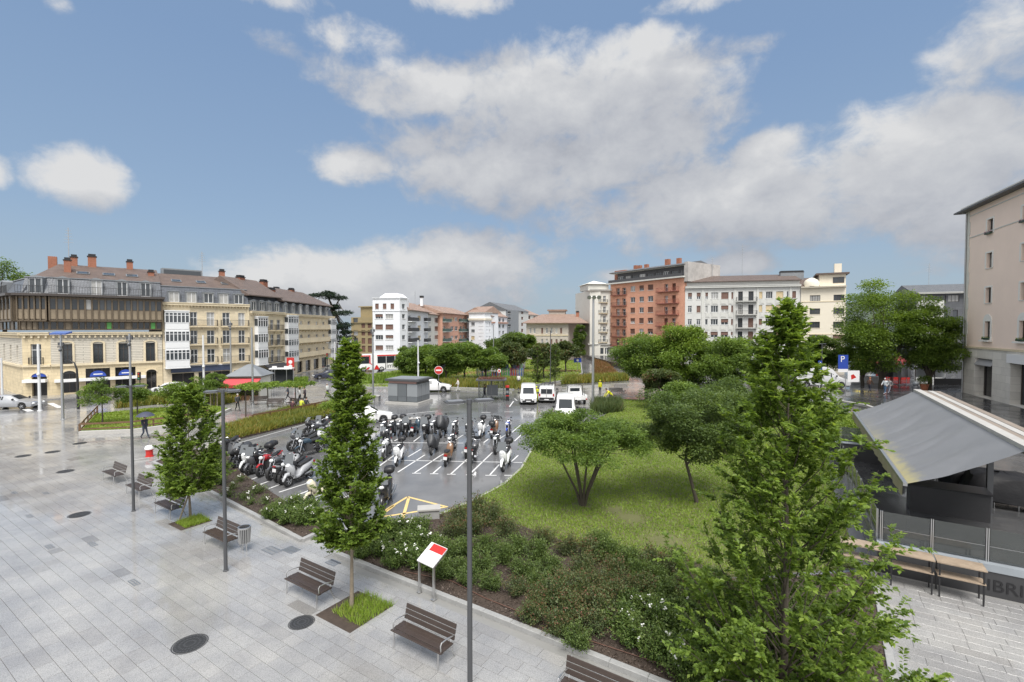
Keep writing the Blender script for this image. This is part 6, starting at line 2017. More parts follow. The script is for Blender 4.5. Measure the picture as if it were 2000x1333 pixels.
vehicle('parked_car', 'dark car standing beyond the trained plane trees', 'car', face(612, 741), R(30), CAR, M('dark blue vehicle paint', (.03, .035, .06), .3, coat=.5), (.85, 3.4), .31, ss, (3, 4), (6, 7))
for px, py, lab, m_, rz in ((890, 722, 'dark car on the far street left of the playground', 'dark blue vehicle paint', 170), (668, 728, 'silver car passing behind the slender hornbeam top', 'silver paint', 150)):
    vehicle('parked_car', lab, 'car', face(px, py), R(rz), CAR, MATS[m_], (.85, 3.4), .31, ss, (3, 4), (6, 7))
# long wheelbase delivery van on the higher street
LWB = [(0, .4, .85, .9, .85, .65), (.12, .3, 1.05, 1.1, .95, .8), (.8, .3, 1.2, 1.28, .98, .82), (1.25, .3, 1.25, 1.45, .99, .8), (2.0, .3, 1.3, 2.35, .99, .78), (2.35, .3, 1.3, 2.52, .99, .8), (2.75, .3, 1.3, 2.6, .99, .82), (4.5, .3, 1.3, 2.62, .99, .84), (6.2, .32, 1.3, 2.6, .98, .83), (6.35, .4, 1.25, 2.5, .94, .78)]
v = vehicle('delivery_van', 'long white high roofed delivery van on the street behind the hedge', 'van', G(1655, 758, UPZ), R(170), LWB, M('light grey vehicle paint', (.62, .63, .65), .32, coat=.5), (1.1, 5.0), .36, sides=((3, 5, .06, .55),), front=(3, 4), mirrors=(1.7, 1.0, 1.55))
m = MB()
for y0, y1 in ((-.7, -.1), (.1, .7)): m.box((6.34, y0, 1.5), (6.385, y1, 2.2))
m.obj('rear_window', GLASSD, v)
for s_ in (-1, 1):
    for z in (1.05, 1.75): m = MB(); m.box((2.6, s_ * .995 - .012, z), (6.1, s_ * .995 + .012, z + .04)); m.obj('side_moulding', MATS['light grey vehicle paint'], v)

# the coach
p0, p1 = gpt(697, 92), gpt(845, 99)
root = thing('coach', 'white and red coach with dark windows, half hidden by the park trees', 'coach', (p0.x, p0.y, 0), math.atan2(p1.y - p0.y, p1.x - p0.x), 'cars and vans')
Lc = 12.5; w = 1.25
st = [(0, .45, 1.3, 2.9, 1.1, 1.0), (.25, .35, 1.4, 3.25, 1.24, 1.12), (.8, .35, 1.45, 3.4, w, 1.18), (Lc - .4, .35, 1.45, 3.4, w, 1.18), (Lc, .5, 1.4, 3.2, 1.2, 1.1)]
m = MB(); m.loft(body_rings(st)); m.obj('body', WHITEP, root, 32)
for i, x0 in enumerate((.5, 3.55, 5.25, 6.95, 8.65, 10.35)):
    x1 = x0 + (1.5 if i == 0 else 1.62)
    m = MB(); m.poly([(x0, -w - .0, 1.62), (x1, -w - .0, 1.62), (x1, -1.19 - .03, 2.95), (x0, -1.19 - .03, 2.95)]); m.obj('side_window', GLASSD, root)
RP = M('red vehicle paint', (.55, .02, .02), .3, coat=.5)
y = -w - .012
m = MB(); m.poly([(3.5, -1.215, 3.0), (Lc - .2, -1.215, 3.0), (Lc - .2, -1.2, 3.22), (3.5, -1.2, 3.22)]); m.poly([(.3, -1.222, 3.0), (2.25, -1.222, 3.0), (2.25, -1.2, 3.2), (.3, -1.2, 3.2)])
m.poly([(2.1, y, 1.65), (2.75, y, 1.55), (2.7, y, 1.2), (2.3, y, 1.5)]); m.poly([(2.03, y - .002, 1.6), (2.25, y - .002, 1.6), (2.25, -1.222, 3.0), (2.03, -1.222, 3.0)])
m.poly([(2.9, y, .45), (3.2, y, 1.15), (3.4, y, 1.3), (3.6, y, 1.15), (3.95, y, .45)]); m.poly([(1.3, y, .5), (1.8, y, .95), (2.2, y, .9), (1.8, y, .5)])
m.obj('red_graphics', RP, root)
m = MB(); m.poly([(-.01, -1.0, 1.3), (-.01, 1.0, 1.3), (.2, 1.05, 2.9), (.2, -1.05, 2.9)]); m.obj('windscreen', GLASSD, root)
add_wheels(root, (1.0, 4.35, 9.2), w, .5, .3)


def lettering(text, size, mat, parent, M_, name='lettering', ext=.004, align='LEFT'):
    c = bpy.data.curves.new(name, 'FONT'); c.body = text; c.size = size; c.extrude = ext; c.align_x = align
    c.materials.append(mat)
    t = bpy.data.objects.new(name, c); COL.objects.link(t)
    me = bpy.data.meshes.new_from_object(t.evaluated_get(bpy.context.evaluated_depsgraph_get()))
    bpy.data.objects.remove(t)
    me.name = name
    o = put(name, me, parent); o.matrix_local = M_
    return o


lettering('Jimenez'[:4], 1.25, BLACK, root, Matrix.Translation((4.95, y - .005, .72)) @ Matrix.Rotation(PI / 2, 4, 'X'))

# ================================================================== MOTORCYCLES AND SCOOTERS
BODY = M('bike body paint', (.7, .71, .72), .3, coat=.5)
SEATM = M('black bike seat', (.02, .02, .021), .5)
PLATE = M('yellow number plate', (.7, .55, .1), .4)
SCREEN = M('bike windscreen', (.12, .13, .14), .08, spec=.7)


def sect(x, z0, z1, w, n=10):
    """oval cross section of a fairing at x"""
    zc, h = (z0 + z1) / 2, (z1 - z0) / 2
    out = []
    for k in range(n):
        t = 2 * PI * k / n
        c, s_ = math.cos(t), math.sin(t)
        out.append((x, w / 2 * math.copysign(abs(c) ** .7, c), zc + h * math.copysign(abs(s_) ** .7, s_)))
    return out


def bike_common(root, r, xf, xr, wt, spokes=6):
    t, m = wheel_meshes(r, wt, spokes)
    for x in (xf, xr): put('rim', m, put('wheel', t, root, (x, 0, r)))


def handlebar(root, x, z, wd=.34, mirror=True, screen=False):
    m = MB(); m.tube([(x - .12, -wd, z + .02), (x, -wd * .5, z + .05), (x + .02, 0, z), (x, wd * .5, z + .05), (x - .12, wd, z + .02)], .014, 6)
    m.mat(1)
    for s_ in (-1, 1): m.tube([(x - .12, s_ * wd, z + .02), (x - .03, s_ * wd * .72, z + .04)], .022, 6)
    m.obj('handlebar', [CHROME, BLACK], root, 40)
    if mirror:
        for s_ in (-1, 1):
            m = MB(); m.tube([(x - .02, s_ * wd * .6, z + .05), (x + .02, s_ * wd * .85, z + .24)], .008, 5); m.ell((x + .02, s_ * wd * .92, z + .26), (.02, .07, .045), 8, 5)
            m.obj('mirror', BLACK, root, 40)


def make_scooter(name, label, big=True, box=True, screen=True):
    root = thing(name, label, 'scooter', (0, 0, 0), 0, 'scooters and motorcycles in the parking')
    r = .27 if big else .23
    xf, xr = .70, -.68
    bike_common(root, r, xf, xr, .13)
    m = MB(); m.loft([sect(-1.0, .70, .82, .10), sect(-.85, .52, .84, .26), sect(-.55, .42, .80, .36), sect(-.2, .32, .74, .36), sect(-.02, .28, .55, .34), sect(.12, .25, .40, .36), sect(.34, .25, .40, .36), sect(.44, .26, .7, .34)]); m.obj('body', BODY, root, 50)
    m = MB(); m.loft([sect(.36, .40, .62, .34), sect(.44, .36, .95, .42), sect(.54, .42, 1.04, .38), sect(.64, .62, 1.0, .26), sect(.72, .74, .92, .12)]); m.obj('front_shield', BODY, root, 50)
    m = MB(); m.loft([sect(xf - .27, r * .9, r * 1.5, .12), sect(xf - .12, r * 1.6, r * 2.3, .17), sect(xf + .1, r * 1.75, r * 2.28, .16), sect(xf + .3, r * 1.1, r * 1.55, .1)]); m.obj('front_fender', BODY, root, 50)
    m = MB()
    for s_ in (-.075, .075): m.tube([(xf, s_, r), (xf - .14, s_, .8)], .022, 6)
    m.obj('fork', BLACK, root, 40)
    m = MB(); m.loft([sect(-.98, .82, .88, .14), sect(-.75, .79, .93, .30), sect(-.45, .76, .88, .32), sect(-.18, .72, .84, .28), sect(-.02, .68, .78, .16)]); m.obj('seat', SEATM, root, 50)
    m = MB(); m.tube([(-.2, .17, .3), (-.75, .19, .34), (-1.02, .19, .42)], [.04, .06, .065], 8); m.obj('exhaust', STEEL, root, 50)
    m = MB(); m.cbox((-.3, 0, .32), (.55, .26, .2)); m.obj('engine', BLACK, root)
    m = MB(); m.cbox((-1.03, 0, .70), (.05, .18, .09)); m.obj('tail_lamp', TAILRED, root)
    m = MB(); m.cbox((-1.09, 0, .55), (.015, .2, .16)); m.obj('number_plate', SIGNWHITE, root)
    m = MB(); m.ell((.69, 0, .9), (.05, .11, .07), 8, 5); m.obj('headlight', LAMPLENS, root, 40)
    handlebar(root, .46, 1.06)
    if screen:
        m = MB(); m.loft([[(.62 - .18 * t, y * (.26 - .06 * t), .98 + .42 * t - .0) for y in (-1, -.5, 0, .5, 1)] for t in (0, .5, 1)], cap=False, closed=False); m.obj('windscreen', SCREEN, root, 60)
    if box:
        m = MB(); m.tube([(-.9, 0, .84), (-1.02, 0, .98)], .03, 6); m.loft([sect(-1.27, 1.02, 1.2, .3), sect(-1.2, .98, 1.28, .42), sect(-1.0, .97, 1.32, .46), sect(-.82, .99, 1.25, .42), sect(-.78, 1.05, 1.18, .3)]); m.obj('top_case', BLACK, root, 50)
    m = MB(); m.tube([(-.1, .12, .25), (-.14, .2, .02)], .014, 5); m.obj('side_stand', BLACK, root)
    return root


def make_moto(name, label, box=False, fairing=False):
    root = thing(name, label, 'motorcycle', (0, 0, 0), 0, 'scooters and motorcycles in the parking')
    r = .31; xf, xr = .74, -.7
    bike_common(root, r, xf, xr, .14, 5)
    m = MB(); m.loft([sect(-.12, .74, .86, .16), sect(.0, .70, .98, .30), sect(.22, .72, 1.03, .34), sect(.42, .74, .98, .22)]); m.obj('tank', BODY, root, 50)
    m = MB(); m.loft([sect(-.95, .92, .97, .12), sect(-.7, .84, .96, .24), sect(-.35, .78, .87, .28), sect(-.05, .78, .86, .2)]); m.obj('seat', SEATM, root, 50)
    m = MB(); m.loft([sect(-1.05, .86, .93, .08), sect(-.85, .74, .9, .2), sect(-.45, .66, .78, .2)]); m.obj('tail_cowl', BODY, root, 50)
    m = MB(); m.cbox((.05, 0, .45), (.42, .3, .36)); m.cbox((.16, 0, .68), (.22, .22, .14)); m.obj('engine', M('engine metal', (.12, .12, .125), .4, .6), root)
    m = MB(); m.tube([(.5, 0, .86), (.3, 0, .72), (-.25, 0, .62), (-.2, 0, .36), (.3, 0, .3), (.42, 0, .72)], .03, 6); m.tube([(-.2, .1, .36), (xr, .1, r)], .03, 6); m.tube([(-.2, -.1, .36), (xr, -.1, r)], .03, 6); m.obj('frame', BLACK, root, 40)
    m = MB()
    for s_ in (-.1, .1): m.tube([(xf, s_, r), (xf - .26, s_, .98)], .026, 6)
    m.obj('fork', CHROME, root, 40)
    m = MB(); m.loft([sect(xf - .24, r * 1.5, r * 2.05, .12), sect(xf, r * 2.05, r * 2.2, .15), sect(xf + .22, r * 1.65, r * 1.9, .1)]); m.obj('front_fender', BODY, root, 50)
    m = MB(); m.tube([(.3, -.14, .5), (.2, -.17, .25), (-.3, -.19, .28), (-.85, -.21, .5)], [.025, .03, .05, .06], 8); m.obj('exhaust', CHROME, root, 50)
    m = MB(); m.ell((.6, 0, .93), (.1, .11, .1), 10, 6); m.obj('headlight', LAMPLENS, root, 40)
    if fairing:
        m = MB(); m.loft([sect(.2, .45, .8, .36), sect(.45, .5, 1.08, .40), sect(.65, .72, 1.12, .3), sect(.76, .84, .98, .12)]); m.obj('fairing', BODY, root, 50)
        m = MB(); m.loft([[(.66 - .26 * t, y * (.18 - .03 * t), 1.08 + .24 * t) for y in (-1, -.5, 0, .5, 1)] for t in (0, .5, 1)], cap=False, closed=False); m.obj('windscreen', SCREEN, root, 60)
    handlebar(root, .46, 1.08, .37)
    m = MB(); m.cbox((-1.06, 0, .88), (.04, .14, .06)); m.obj('tail_lamp', TAILRED, root)
    m = MB(); m.cbox((-1.04, 0, .68), (.015, .2, .16)); m.obj('number_plate', SIGNWHITE, root)
    if box:
        m = MB(); m.tube([(-.85, 0, .92), (-1.0, 0, 1.05)], .03, 6); m.loft([sect(-1.25, 1.08, 1.22, .3), sect(-1.18, 1.04, 1.32, .42), sect(-.98, 1.03, 1.35, .46), sect(-.8, 1.06, 1.27, .4)]); m.obj('top_case', BLACK, root, 50)
    m = MB(); m.tube([(-.05, .12, .3), (-.1, .24, .02)], .014, 5); m.obj('side_stand', BLACK, root)
    return root


def make_covered(name, label):
    root = thing(name, label, 'scooter', (0, 0, 0), 0, 'scooters and motorcycles in the parking')
    bike_common(root, .27, .7, -.68, .13)
    m = MB(); r_ = random.Random(2)
    prof = [(-1.02, .62, .88, .2), (-.85, .36, .98, .46), (-.5, .3, .95, .54), (-.1, .3, .9, .54), (.2, .3, 1.02, .56), (.42, .34, 1.25, .6), (.55, .4, 1.28, .5), (.72, .55, 1.0, .36), (.86, .66, .8, .16)]
    m.loft([[(x + r_.uniform(-.02, .02), y * r_.uniform(.88, 1.1), z + r_.uniform(-.02, .02)) for x, y, z in sect(x, a, b, w, 14)] for x, a, b, w in prof])
    m.obj('rain_cover', M('dark rain cover', (.045, .047, .052), .45, nscale=6, namt=.3, bump=.6, bscale=9), root, 50)
    m = MB(); m.tube([(-.1, .2, .3), (-.14, .26, .02)], .014, 5); m.obj('side_stand', BLACK, root)
    for s_ in (-1, 1): m = MB(); m.ell((.44, s_ * .36, 1.3), (.03, .07, .05), 8, 5); m.obj('mirror', BLACK, root, 40)
    return root


PAINTS = {k: M('bike paint ' + k, c, .3, coat=.5) for k, c in dict(white=(.76, .77, .78), silver=(.42, .43, .45), black=(.02, .02, .022), red=(.42, .02, .025), blue=(.02, .06, .4), petrol=(.03, .06, .09), graphite=(.08, .082, .09), brown=(.2, .11, .06), cream=(.6, .55, .42)).items()}
KINDS_ = {}


def bike(kind, px, py, hx, hy, col, label, scale=1.0, lean=5):
    """(px, py) is the foot of the bike's middle, (hx, hy) the foot of its front wheel"""
    p, q = G(px, py), G(hx, hy)
    rz = math.atan2(q.y - p.y, q.x - p.x)
    if kind not in KINDS_:
        fn = {'maxi': lambda: make_scooter('maxi_scooter', label, True, True, True), 'maxin': lambda: make_scooter('maxi_scooter', label, True, False, True), 'scoot': lambda: make_scooter('scooter', label, False, False, False), 'scootb': lambda: make_scooter('scooter', label, False, True, False),
              'moto': lambda: make_moto('motorcycle', label), 'motob': lambda: make_moto('motorcycle', label, True, True), 'sport': lambda: make_moto('motorcycle', label, False, True), 'cover': lambda: make_covered('covered_scooter', label)}[kind]
        root = KINDS_[kind] = fn()
        for c in root.children: 
            for s_ in c.material_slots:
                if s_.material is BODY: s_.link = 'OBJECT'; s_.material = PAINTS[col]
        root['paint'] = col
    else:
        src = KINDS_[kind]
        root = dup(src, label=label, swap={PAINTS[src['paint']].name: PAINTS[col]})
    root.location = (p.x, p.y, .008)
    root.rotation_euler = (R(lean), 0, rz)
    root.scale = (scale * 1.12,) * 3
    return root


A_ = 1.0
# first row, along the left bed (front wheels towards the bed)
bike('moto', 449, 889, 429, 898, 'black', 'black motorcycle at the corner of the tall grass strip, first of the left row')
bike('cover', 470, 903, 450, 912, 'graphite', 'scooter under a grey cover, second of the left row')
bike('maxin', 494, 916, 474, 925, 'white', 'white scooter between the covered one and the red motorcycle')
bike('motob', 514, 918, 494, 927, 'black', 'black motorcycle with a tall top case in the left row')
bike('moto', 528, 924, 508, 933, 'red', 'red and grey motorcycle in the left row')
bike('moto', 549, 930, 529, 939, 'graphite', 'grey naked motorcycle with bright exhaust beside the silver scooter')
bike('sport', 562, 934, 582, 925, 'silver', 'silver motorcycle turned tail to the bed, beside the silver scooter')
bike('maxin', 585, 942, 565, 951, 'silver', 'silver white scooter at the near end of the left row', 1.08)
bike('scoot', 628, 975, 608, 984, 'cream', 'cream scooter half hidden by the slender hornbeam')
bike('sport', 480, 909, 461, 917, 'black', 'black motorcycle tucked beside the scooter under the grey cover')
bike('moto', 573, 938, 553, 947, 'black', 'black motorcycle squeezed behind the silver scooter of the left row')
bike('maxi', 505, 921, 486, 929, 'graphite', 'dark grey scooter with a rear box wedged beside the white scooter')
# behind the slender hornbeam, across the aisle
bike('motob', 592, 877, 578, 880, 'graphite', 'dark tourer with saddle bags left of the slender hornbeam')
bike('moto', 606, 889, 594, 892, 'petrol', 'dark blue motorcycle next to the dark tourer')
bike('sport', 616, 850, 604, 853, 'black', 'black motorcycle by the tall grass strip, behind the tourer')
bike('maxi', 634, 848, 622, 852, 'silver', 'silver maxi scooter with a top case by the tall grass strip')
bike('sport', 640, 872, 628, 876, 'white', 'white motorcycle peeping out left of the slender hornbeam')
bike('moto', 652, 838, 641, 841, 'black', 'black motorcycle farthest along the tall grass strip')
bike('maxin', 600, 882, 583, 887, 'black', 'black scooter tucked beside the dark tourer across the aisle')
bike('moto', 625, 856, 610, 861, 'graphite', 'grey motorcycle in the cluster by the tall grass strip')
# back row, in front of the aisle
bike('scootb', 768, 852, 760, 861, 'black', 'black scooter with a rear box between the first two of the back row')
bike('maxin', 798, 850, 790, 859, 'black', 'black scooter left of the dark blue green classic one')
bike('moto', 848, 852, 841, 861, 'graphite', 'grey motorcycle between the black maxi scooter and the covered one')
bike('moto', 752, 854, 744, 862, 'black', 'black motorcycle at the left end of the back row')
bike('scootb', 784, 850, 776, 858, 'graphite', 'dark scooter with a rear box, second of the back row')
bike('scoot', 811, 849, 818, 843, 'petrol', 'dark blue green classic scooter seen from behind in the back row')
bike('maxi', 834, 854, 828, 862, 'black', 'black maxi scooter with top case beside the big covered one', 1.05)
bike('cover', 866, 850, 857, 860, 'graphite', 'large scooter under a dark cover in the back row', 1.2)
bike('moto', 890, 852, 884, 860, 'black', 'black motorcycle right of the big covered scooter')
bike('maxin', 918, 851, 912, 858, 'graphite', 'dark scooter half behind the nearest lamp post')
bike('scootb', 942, 852, 935, 861, 'white', 'white and black scooter with a rear box in the back row')
bike('maxi', 964, 853, 971, 845, 'brown', 'dark scooter with a red lit rear box seen from behind')
bike('moto', 994, 851, 989, 860, 'blue', 'blue trail motorcycle at the right end of the back row')
# middle row
bike('moto', 757, 893, 748, 903, 'white', 'white and black motorcycle against the slender hornbeam')
bike('sport', 756, 872, 748, 880, 'black', 'black motorcycle behind the white and black one')
bike('scootb', 781, 904, 771, 916, 'white', 'white scooter with a silver top case standing alone in the middle row')
bike('cover', 848, 884, 838, 895, 'graphite', 'slim covered scooter in the middle row, front wheel bare', .95)
bike('scoot', 874, 905, 881, 893, 'brown', 'brown classic scooter with a yellow number plate seen from behind')
bike('moto', 884, 882, 877, 891, 'black', 'black motorcycle behind the brown classic scooter')
bike('maxin', 914, 890, 920, 880, 'black', 'black scooter seen from behind just left of the lamp post')
bike('sport', 924, 900, 930, 890, 'graphite', 'dark motorcycle right behind the lamp post')
bike('moto', 972, 882, 966, 892, 'black', 'black motorcycle behind the big white scooter')
bike('maxi', 989, 914, 978, 928, 'white', 'large white maxi scooter with a black top case, nearest of the middle row', 1.08)
# near the hatching
bike('maxi', 756, 985, 746, 1003, 'black', 'black scooter with a top case at the yellow hatching, half behind the hornbeam', 1.05)
for o in list(KINDS_['scoot'].children): pass
# ================================================================== STREET FURNITURE
def make_bench(name, label, L=1.75):
    """x along the seat, front towards -y"""
    root = thing(name, label, 'bench', (0, 0, 0), 0, 'slatted benches facing the plaza')
    def slat(nm, c, d, rx=0):
        m = MB(); e = .008
        x, y, z = d[0] / 2, d[1] / 2, d[2] / 2
        m.loft([[(sx, sy * (y - e), -z) for sy in ()] or [(sx, -y, -z + e), (sx, -y + e, -z), (sx, y - e, -z), (sx, y, -z + e), (sx, y, z - e), (sx, y - e, z), (sx, -y + e, z), (sx, -y, z - e)] for sx in (-x, x)])
        return m.obj(nm, WOODDK, root, None, c, (rx, 0, 0))
    for i in range(4): slat('seat_slat', (0, .06 + i * .125, .455 + (0.0 if i else -.012)), (L, .115, .035), R(4) if i else R(-6))
    for i in range(3): slat('back_slat', (0, .535 + i * .035, .575 + i * .13), (L, .03, .118), R(-15))
    for s_ in (-1, 1):
        x = s_ * (L / 2 - .1)
        m = MB(); m.tube([(x, .02, 0), (x, .03, .43)], .018, 6); m.tube([(x, .03, .425), (x, .48, .425)], .018, 6)
        m.obj('front_leg', CHROME2, root, 40)
        m = MB(); m.tube([(x, .66, 0), (x, .47, .43), (x, .56, .6), (x, .64, .92)], .018, 6); m.obj('rear_leg', CHROME2, root, 40)
        m = MB(); xa = s_ * (L / 2 - .04)
        m.tube([(xa, .06, .45), (xa, .05, .62), (xa, .09, .67), (xa, .3, .67), (xa, .54, .62)], .017, 6); m.obj('armrest', CHROME2, root, 40)
    return root


CHROME2 = M('brushed steel', (.6, .6, .6), .3, .9)
B0 = make_bench('bench', 'slatted bench beside the nearest lamp post, below the information board')
BL = [(769, 1268, None), (560, 1161, 'slatted bench between the slender hornbeam and the steel litter bin'), (399, 1064, 'slatted bench behind the middle lamp post, beside the litter bin'), (303, 1003, 'slatted bench at the pit of the staked young hornbeam'),
      (247, 966, 'slatted bench behind the left lamp post'), (201, 938, 'farthest slatted bench of the row, left of the left lamp post'), (1092, 1392, 'slatted bench at the bottom edge, only its back in view')]
for i, (px, py, lab) in enumerate(BL):
    o = B0 if i == 0 else dup(B0, label=lab)
    p = G(px, py) + E1 * .775 - E2 * .02
    o.location = (p.x, p.y, .028); o.rotation_euler = (0, 0, A1)
    if i: o.scale = (1, 1, 1) if i in (1, 6) else (.98, .98, 1.0)


def make_lamp(name, label, H, a=R(22)):
    root = thing(name, label, 'street lamp', (0, 0, 0), a, 'double headed lamp posts')
    m = MB(); m.tube([(0, 0, 0), (0, 0, .9), (0, 0, H - .05)], [.062, .06, .055], 14); m.obj('pole', DARKMETAL, root, 50)
    m = MB(); m.lathe([(.09, 0), (.09, .03), (.064, .05)], 14); m.obj('base_collar', DARKMETAL, root, 50)
    m = MB(); m.lathe([(.064, H - .06), (.064, H + .04), (.03, H + .05)], 14); m.box((-.12, -.035, H - .03), (.12, .035, H + .02)); m.obj('head_bracket', DARKMETAL, root)
    for s_ in (-1, 1):
        m = MB(); x0, x1 = s_ * .12, s_ * .56
        rings = []
        for t, w, h in ((0, .07, .05), (.15, .13, .06), (.6, .15, .05), (1, .13, .03)):
            x = x0 + (x1 - x0) * t; z = H + .005 + .0 * t
            rings.append([(x, -w, z - h / 2), (x, w, z - h / 2), (x, w, z + h * .3), (x, w * .7, z + h / 2), (x, -w * .7, z + h / 2), (x, -w, z + h * .3)])
        if s_ < 0: rings = [r_[::-1] for r_ in rings]
        m.loft(rings); hd = m.obj('lamp_head', DARKMETAL, root, 30)
        m = MB(); m.box((min(x0, x1) + .06, -.1, H - .04), (max(x0, x1) - .04, .1, H - .026)); m.obj('lens', LAMPLENS, hd)
        m = MB(); m.box((min(x0, x1) + .05, -.1, H + .028), (max(x0, x1) - .05, .1, H + .036)); m.obj('top_plate', STEEL, hd)
    return root


for px, py, ty, lab in ((918, 1362, 786, 'nearest double headed lamp post, in front of the planting bed'), (441, 1117, 766, 'middle double headed lamp post, in front of a bench'), (261, 1000, 756, 'left double headed lamp post, by the two far benches')):
    p = G(px, py); H = zat(ty, p.y, px)
    o = make_lamp('lamp_post', lab, H); o.location = (p.x, p.y, .026)
for px, py, ty, lab in ((1075, 757, 647, 'dark double headed lamp post behind the ladder van'), (1604, 768, 672, 'dark lamp post beside the blue sign in front of the delivery van')):
    z = UPZ if px > 1500 else 0
    p = G(px, py, z); H = zat(ty, p.y, px) - z
    o = make_lamp('lamp_post', lab, H); o.location = p


def mast(px, py, ty, lab, r=.1, mat=STEEL, z=0, extra=None):
    p = G(px, py, z); H = zat(ty, p.y, px) - z
    root = thing('lighting_mast', lab, 'lamp mast', p, 0, 'tall masts')
    m = MB(); m.tube([(0, 0, 0), (0, 0, H)], [r, r * .7], 10); m.obj('pole', mat, root, 50)
    m = MB(); m.lathe([(r * 1.6, 0), (r * 1.6, .05), (r, .1)], 10); m.obj('base_collar', mat, root, 50)
    if extra: extra(root, H)
    return root


def x_arm(root, H):
    m = MB(); m.tube([(-1.4, 0, H - .2), (0, 0, H - .1), (1.0, 0, H - .2)], .03, 6); m.obj('arm', STEEL, root, 50)
    for x in (-1.5, 1.1): m = MB(); m.ell((x, 0, H - .22), (.35, .14, .08), 8, 5); m.obj('lamp_head', SILVER, root, 40)
def x_cam(root, H):
    m = MB(); m.cbox((0, 0, H - .35), (.5, .12, .3)); m.ell((.1, -.2, H - .9), (.14, .14, .16), 8, 5); m.cbox((0, -.12, H - .62), (.4, .1, .1)); m.obj('camera_unit', DARKMETAL, root)
def x_panel(root, H):
    m = MB(); m.cbox((0, 0, H + .05), (1.5, .7, .14), Matrix.Translation((0, 0, H + .1)) @ Matrix.Rotation(R(14), 4, 'X') @ Matrix.Translation((0, 0, -H - .1))); m.obj('solar_panel', M('blue panel', (.1, .16, .42), .2), root)
    x_cam(root, H - .6)
def x_flood(root, H):
    m = MB(); m.tube([(-.5, 0, H - .1), (.5, 0, H - .1)], .03, 6); m.obj('arm', STEEL, root)
    for x in (-.5, 0, .5): m = MB(); m.lathe([(.1, 0), (.22, .28), (.22, .32)], 10, Matrix.Translation((x, -.15, H - .1)) @ Matrix.Rotation(R(110), 4, 'X')); m.obj('floodlight', STEEL, root, 40)
def x_globe(root, H):
    m = MB(); m.ell((.12, -.2, H * .55), (.14, .14, .14), 10, 6); m.obj('globe', LAMPLENS, root, 40)
WHITEMAST = M('white mast paint', (.62, .63, .64), .4)
for a in ((78, 803, 672, 'white mast with a red topped head beside the silver car', .14, WHITEMAST, 0, x_globe), (123, 820, 652, 'grey mast with a blue solar panel in front of the bank corner', .12, STEEL, 0, x_panel),
          (5, 786, 700, 'pale mast at the far left road', .12, WHITEMAST), (257, 838, 652, 'tall camera mast rising behind the left lamp post', .11, STEEL, 0, x_cam),
          (399, 790, 655, 'white mast with a ball by the staked young tree', .13, WHITEMAST, 0, x_globe), (452, 775, 628, 'slim mast in front of the french window house', .1, STEEL, 0, x_cam), (494, 792, 640, 'grey mast between red awning kiosk and plane trees', .12, STEEL, 0, None),
          (729, 785, 640, 'grey mast with cameras left of the service kiosk', .12, STEEL, 0, x_cam), (817, 762, 665, 'white mast behind the service kiosk', .12, WHITEMAST, 0, x_globe), (1158, 800, 578, 'tallest galvanised mast with floodlights by the lawn corner', .15, STEEL, 0, x_flood),
          (1557, 748, 618, 'galvanised mast in front of the grey flats', .11, STEEL, UPZ, x_arm), (654, 722, 668, 'white double mast near the cedar', .12, WHITEMAST, 0, x_arm),
          (964, 735, 635, 'slim mast left of the villa in the park', .1, STEEL, 0, None), (1025, 720, 655, 'thin pale mast left of the villa', .1, WHITEMAST, 0, None)):
    mast(*a)
# curved dark lamp by the bank
p = G(153, 800); H = zat(704, p.y, 153)
root = thing('curved_lamp', 'dark lamp post with a curved neck before the bank corner', 'street lamp', p, 0, 'tall masts')
m = MB(); m.tube([(0, 0, 0), (0, 0, H * .6), (-.05, 0, H * .82), (-.3, 0, H * .95), (-.8, 0, H)], [.13, .11, .09, .07, .06], 10); m.obj('pole', BLACK, root, 50)
m = MB(); m.ell((-1.0, 0, H - .02), (.35, .14, .08), 8, 5); m.obj('lamp_head', BLACK, root, 40)


def sign(px, py, ty, label, shape, w, h, z=0, faces=(), name='road_sign', rz=None, postmat=STEEL):
    p = G(px, py, z); H = zat(ty, p.y, px) - z
    root = thing(name, label, 'sign', p, math.atan2(-p.x, p.y) * -0 if rz is None else rz, 'signs on posts')
    m = MB(); m.tube([(0, 0, 0), (0, 0, H)], .035, 8); m.obj('post', postmat, root, 50)
    for i, (shape, zc, w, h, mat) in enumerate(faces):
        m = MB(); y = -.06 - .012 * i
        if shape == 'disc': m.add([(w / 2 * math.cos(2 * PI * k / 24), y, H + zc + w / 2 * math.sin(2 * PI * k / 24)) for k in range(24)] + [(w / 2 * math.cos(2 * PI * k / 24), y + .01, H + zc + w / 2 * math.sin(2 * PI * k / 24)) for k in range(24)], [tuple(range(24)), tuple(range(47, 23, -1))] + [(k, 24 + k, 24 + (k + 1) % 24, (k + 1) % 24) for k in range(24)])
        else: m.box((-w / 2, y, H + zc - h / 2), (w / 2, y + .01, H + zc + h / 2))
        m.obj('sign_face' if i == 0 else 'sign_symbol', mat, root)
    return root, H


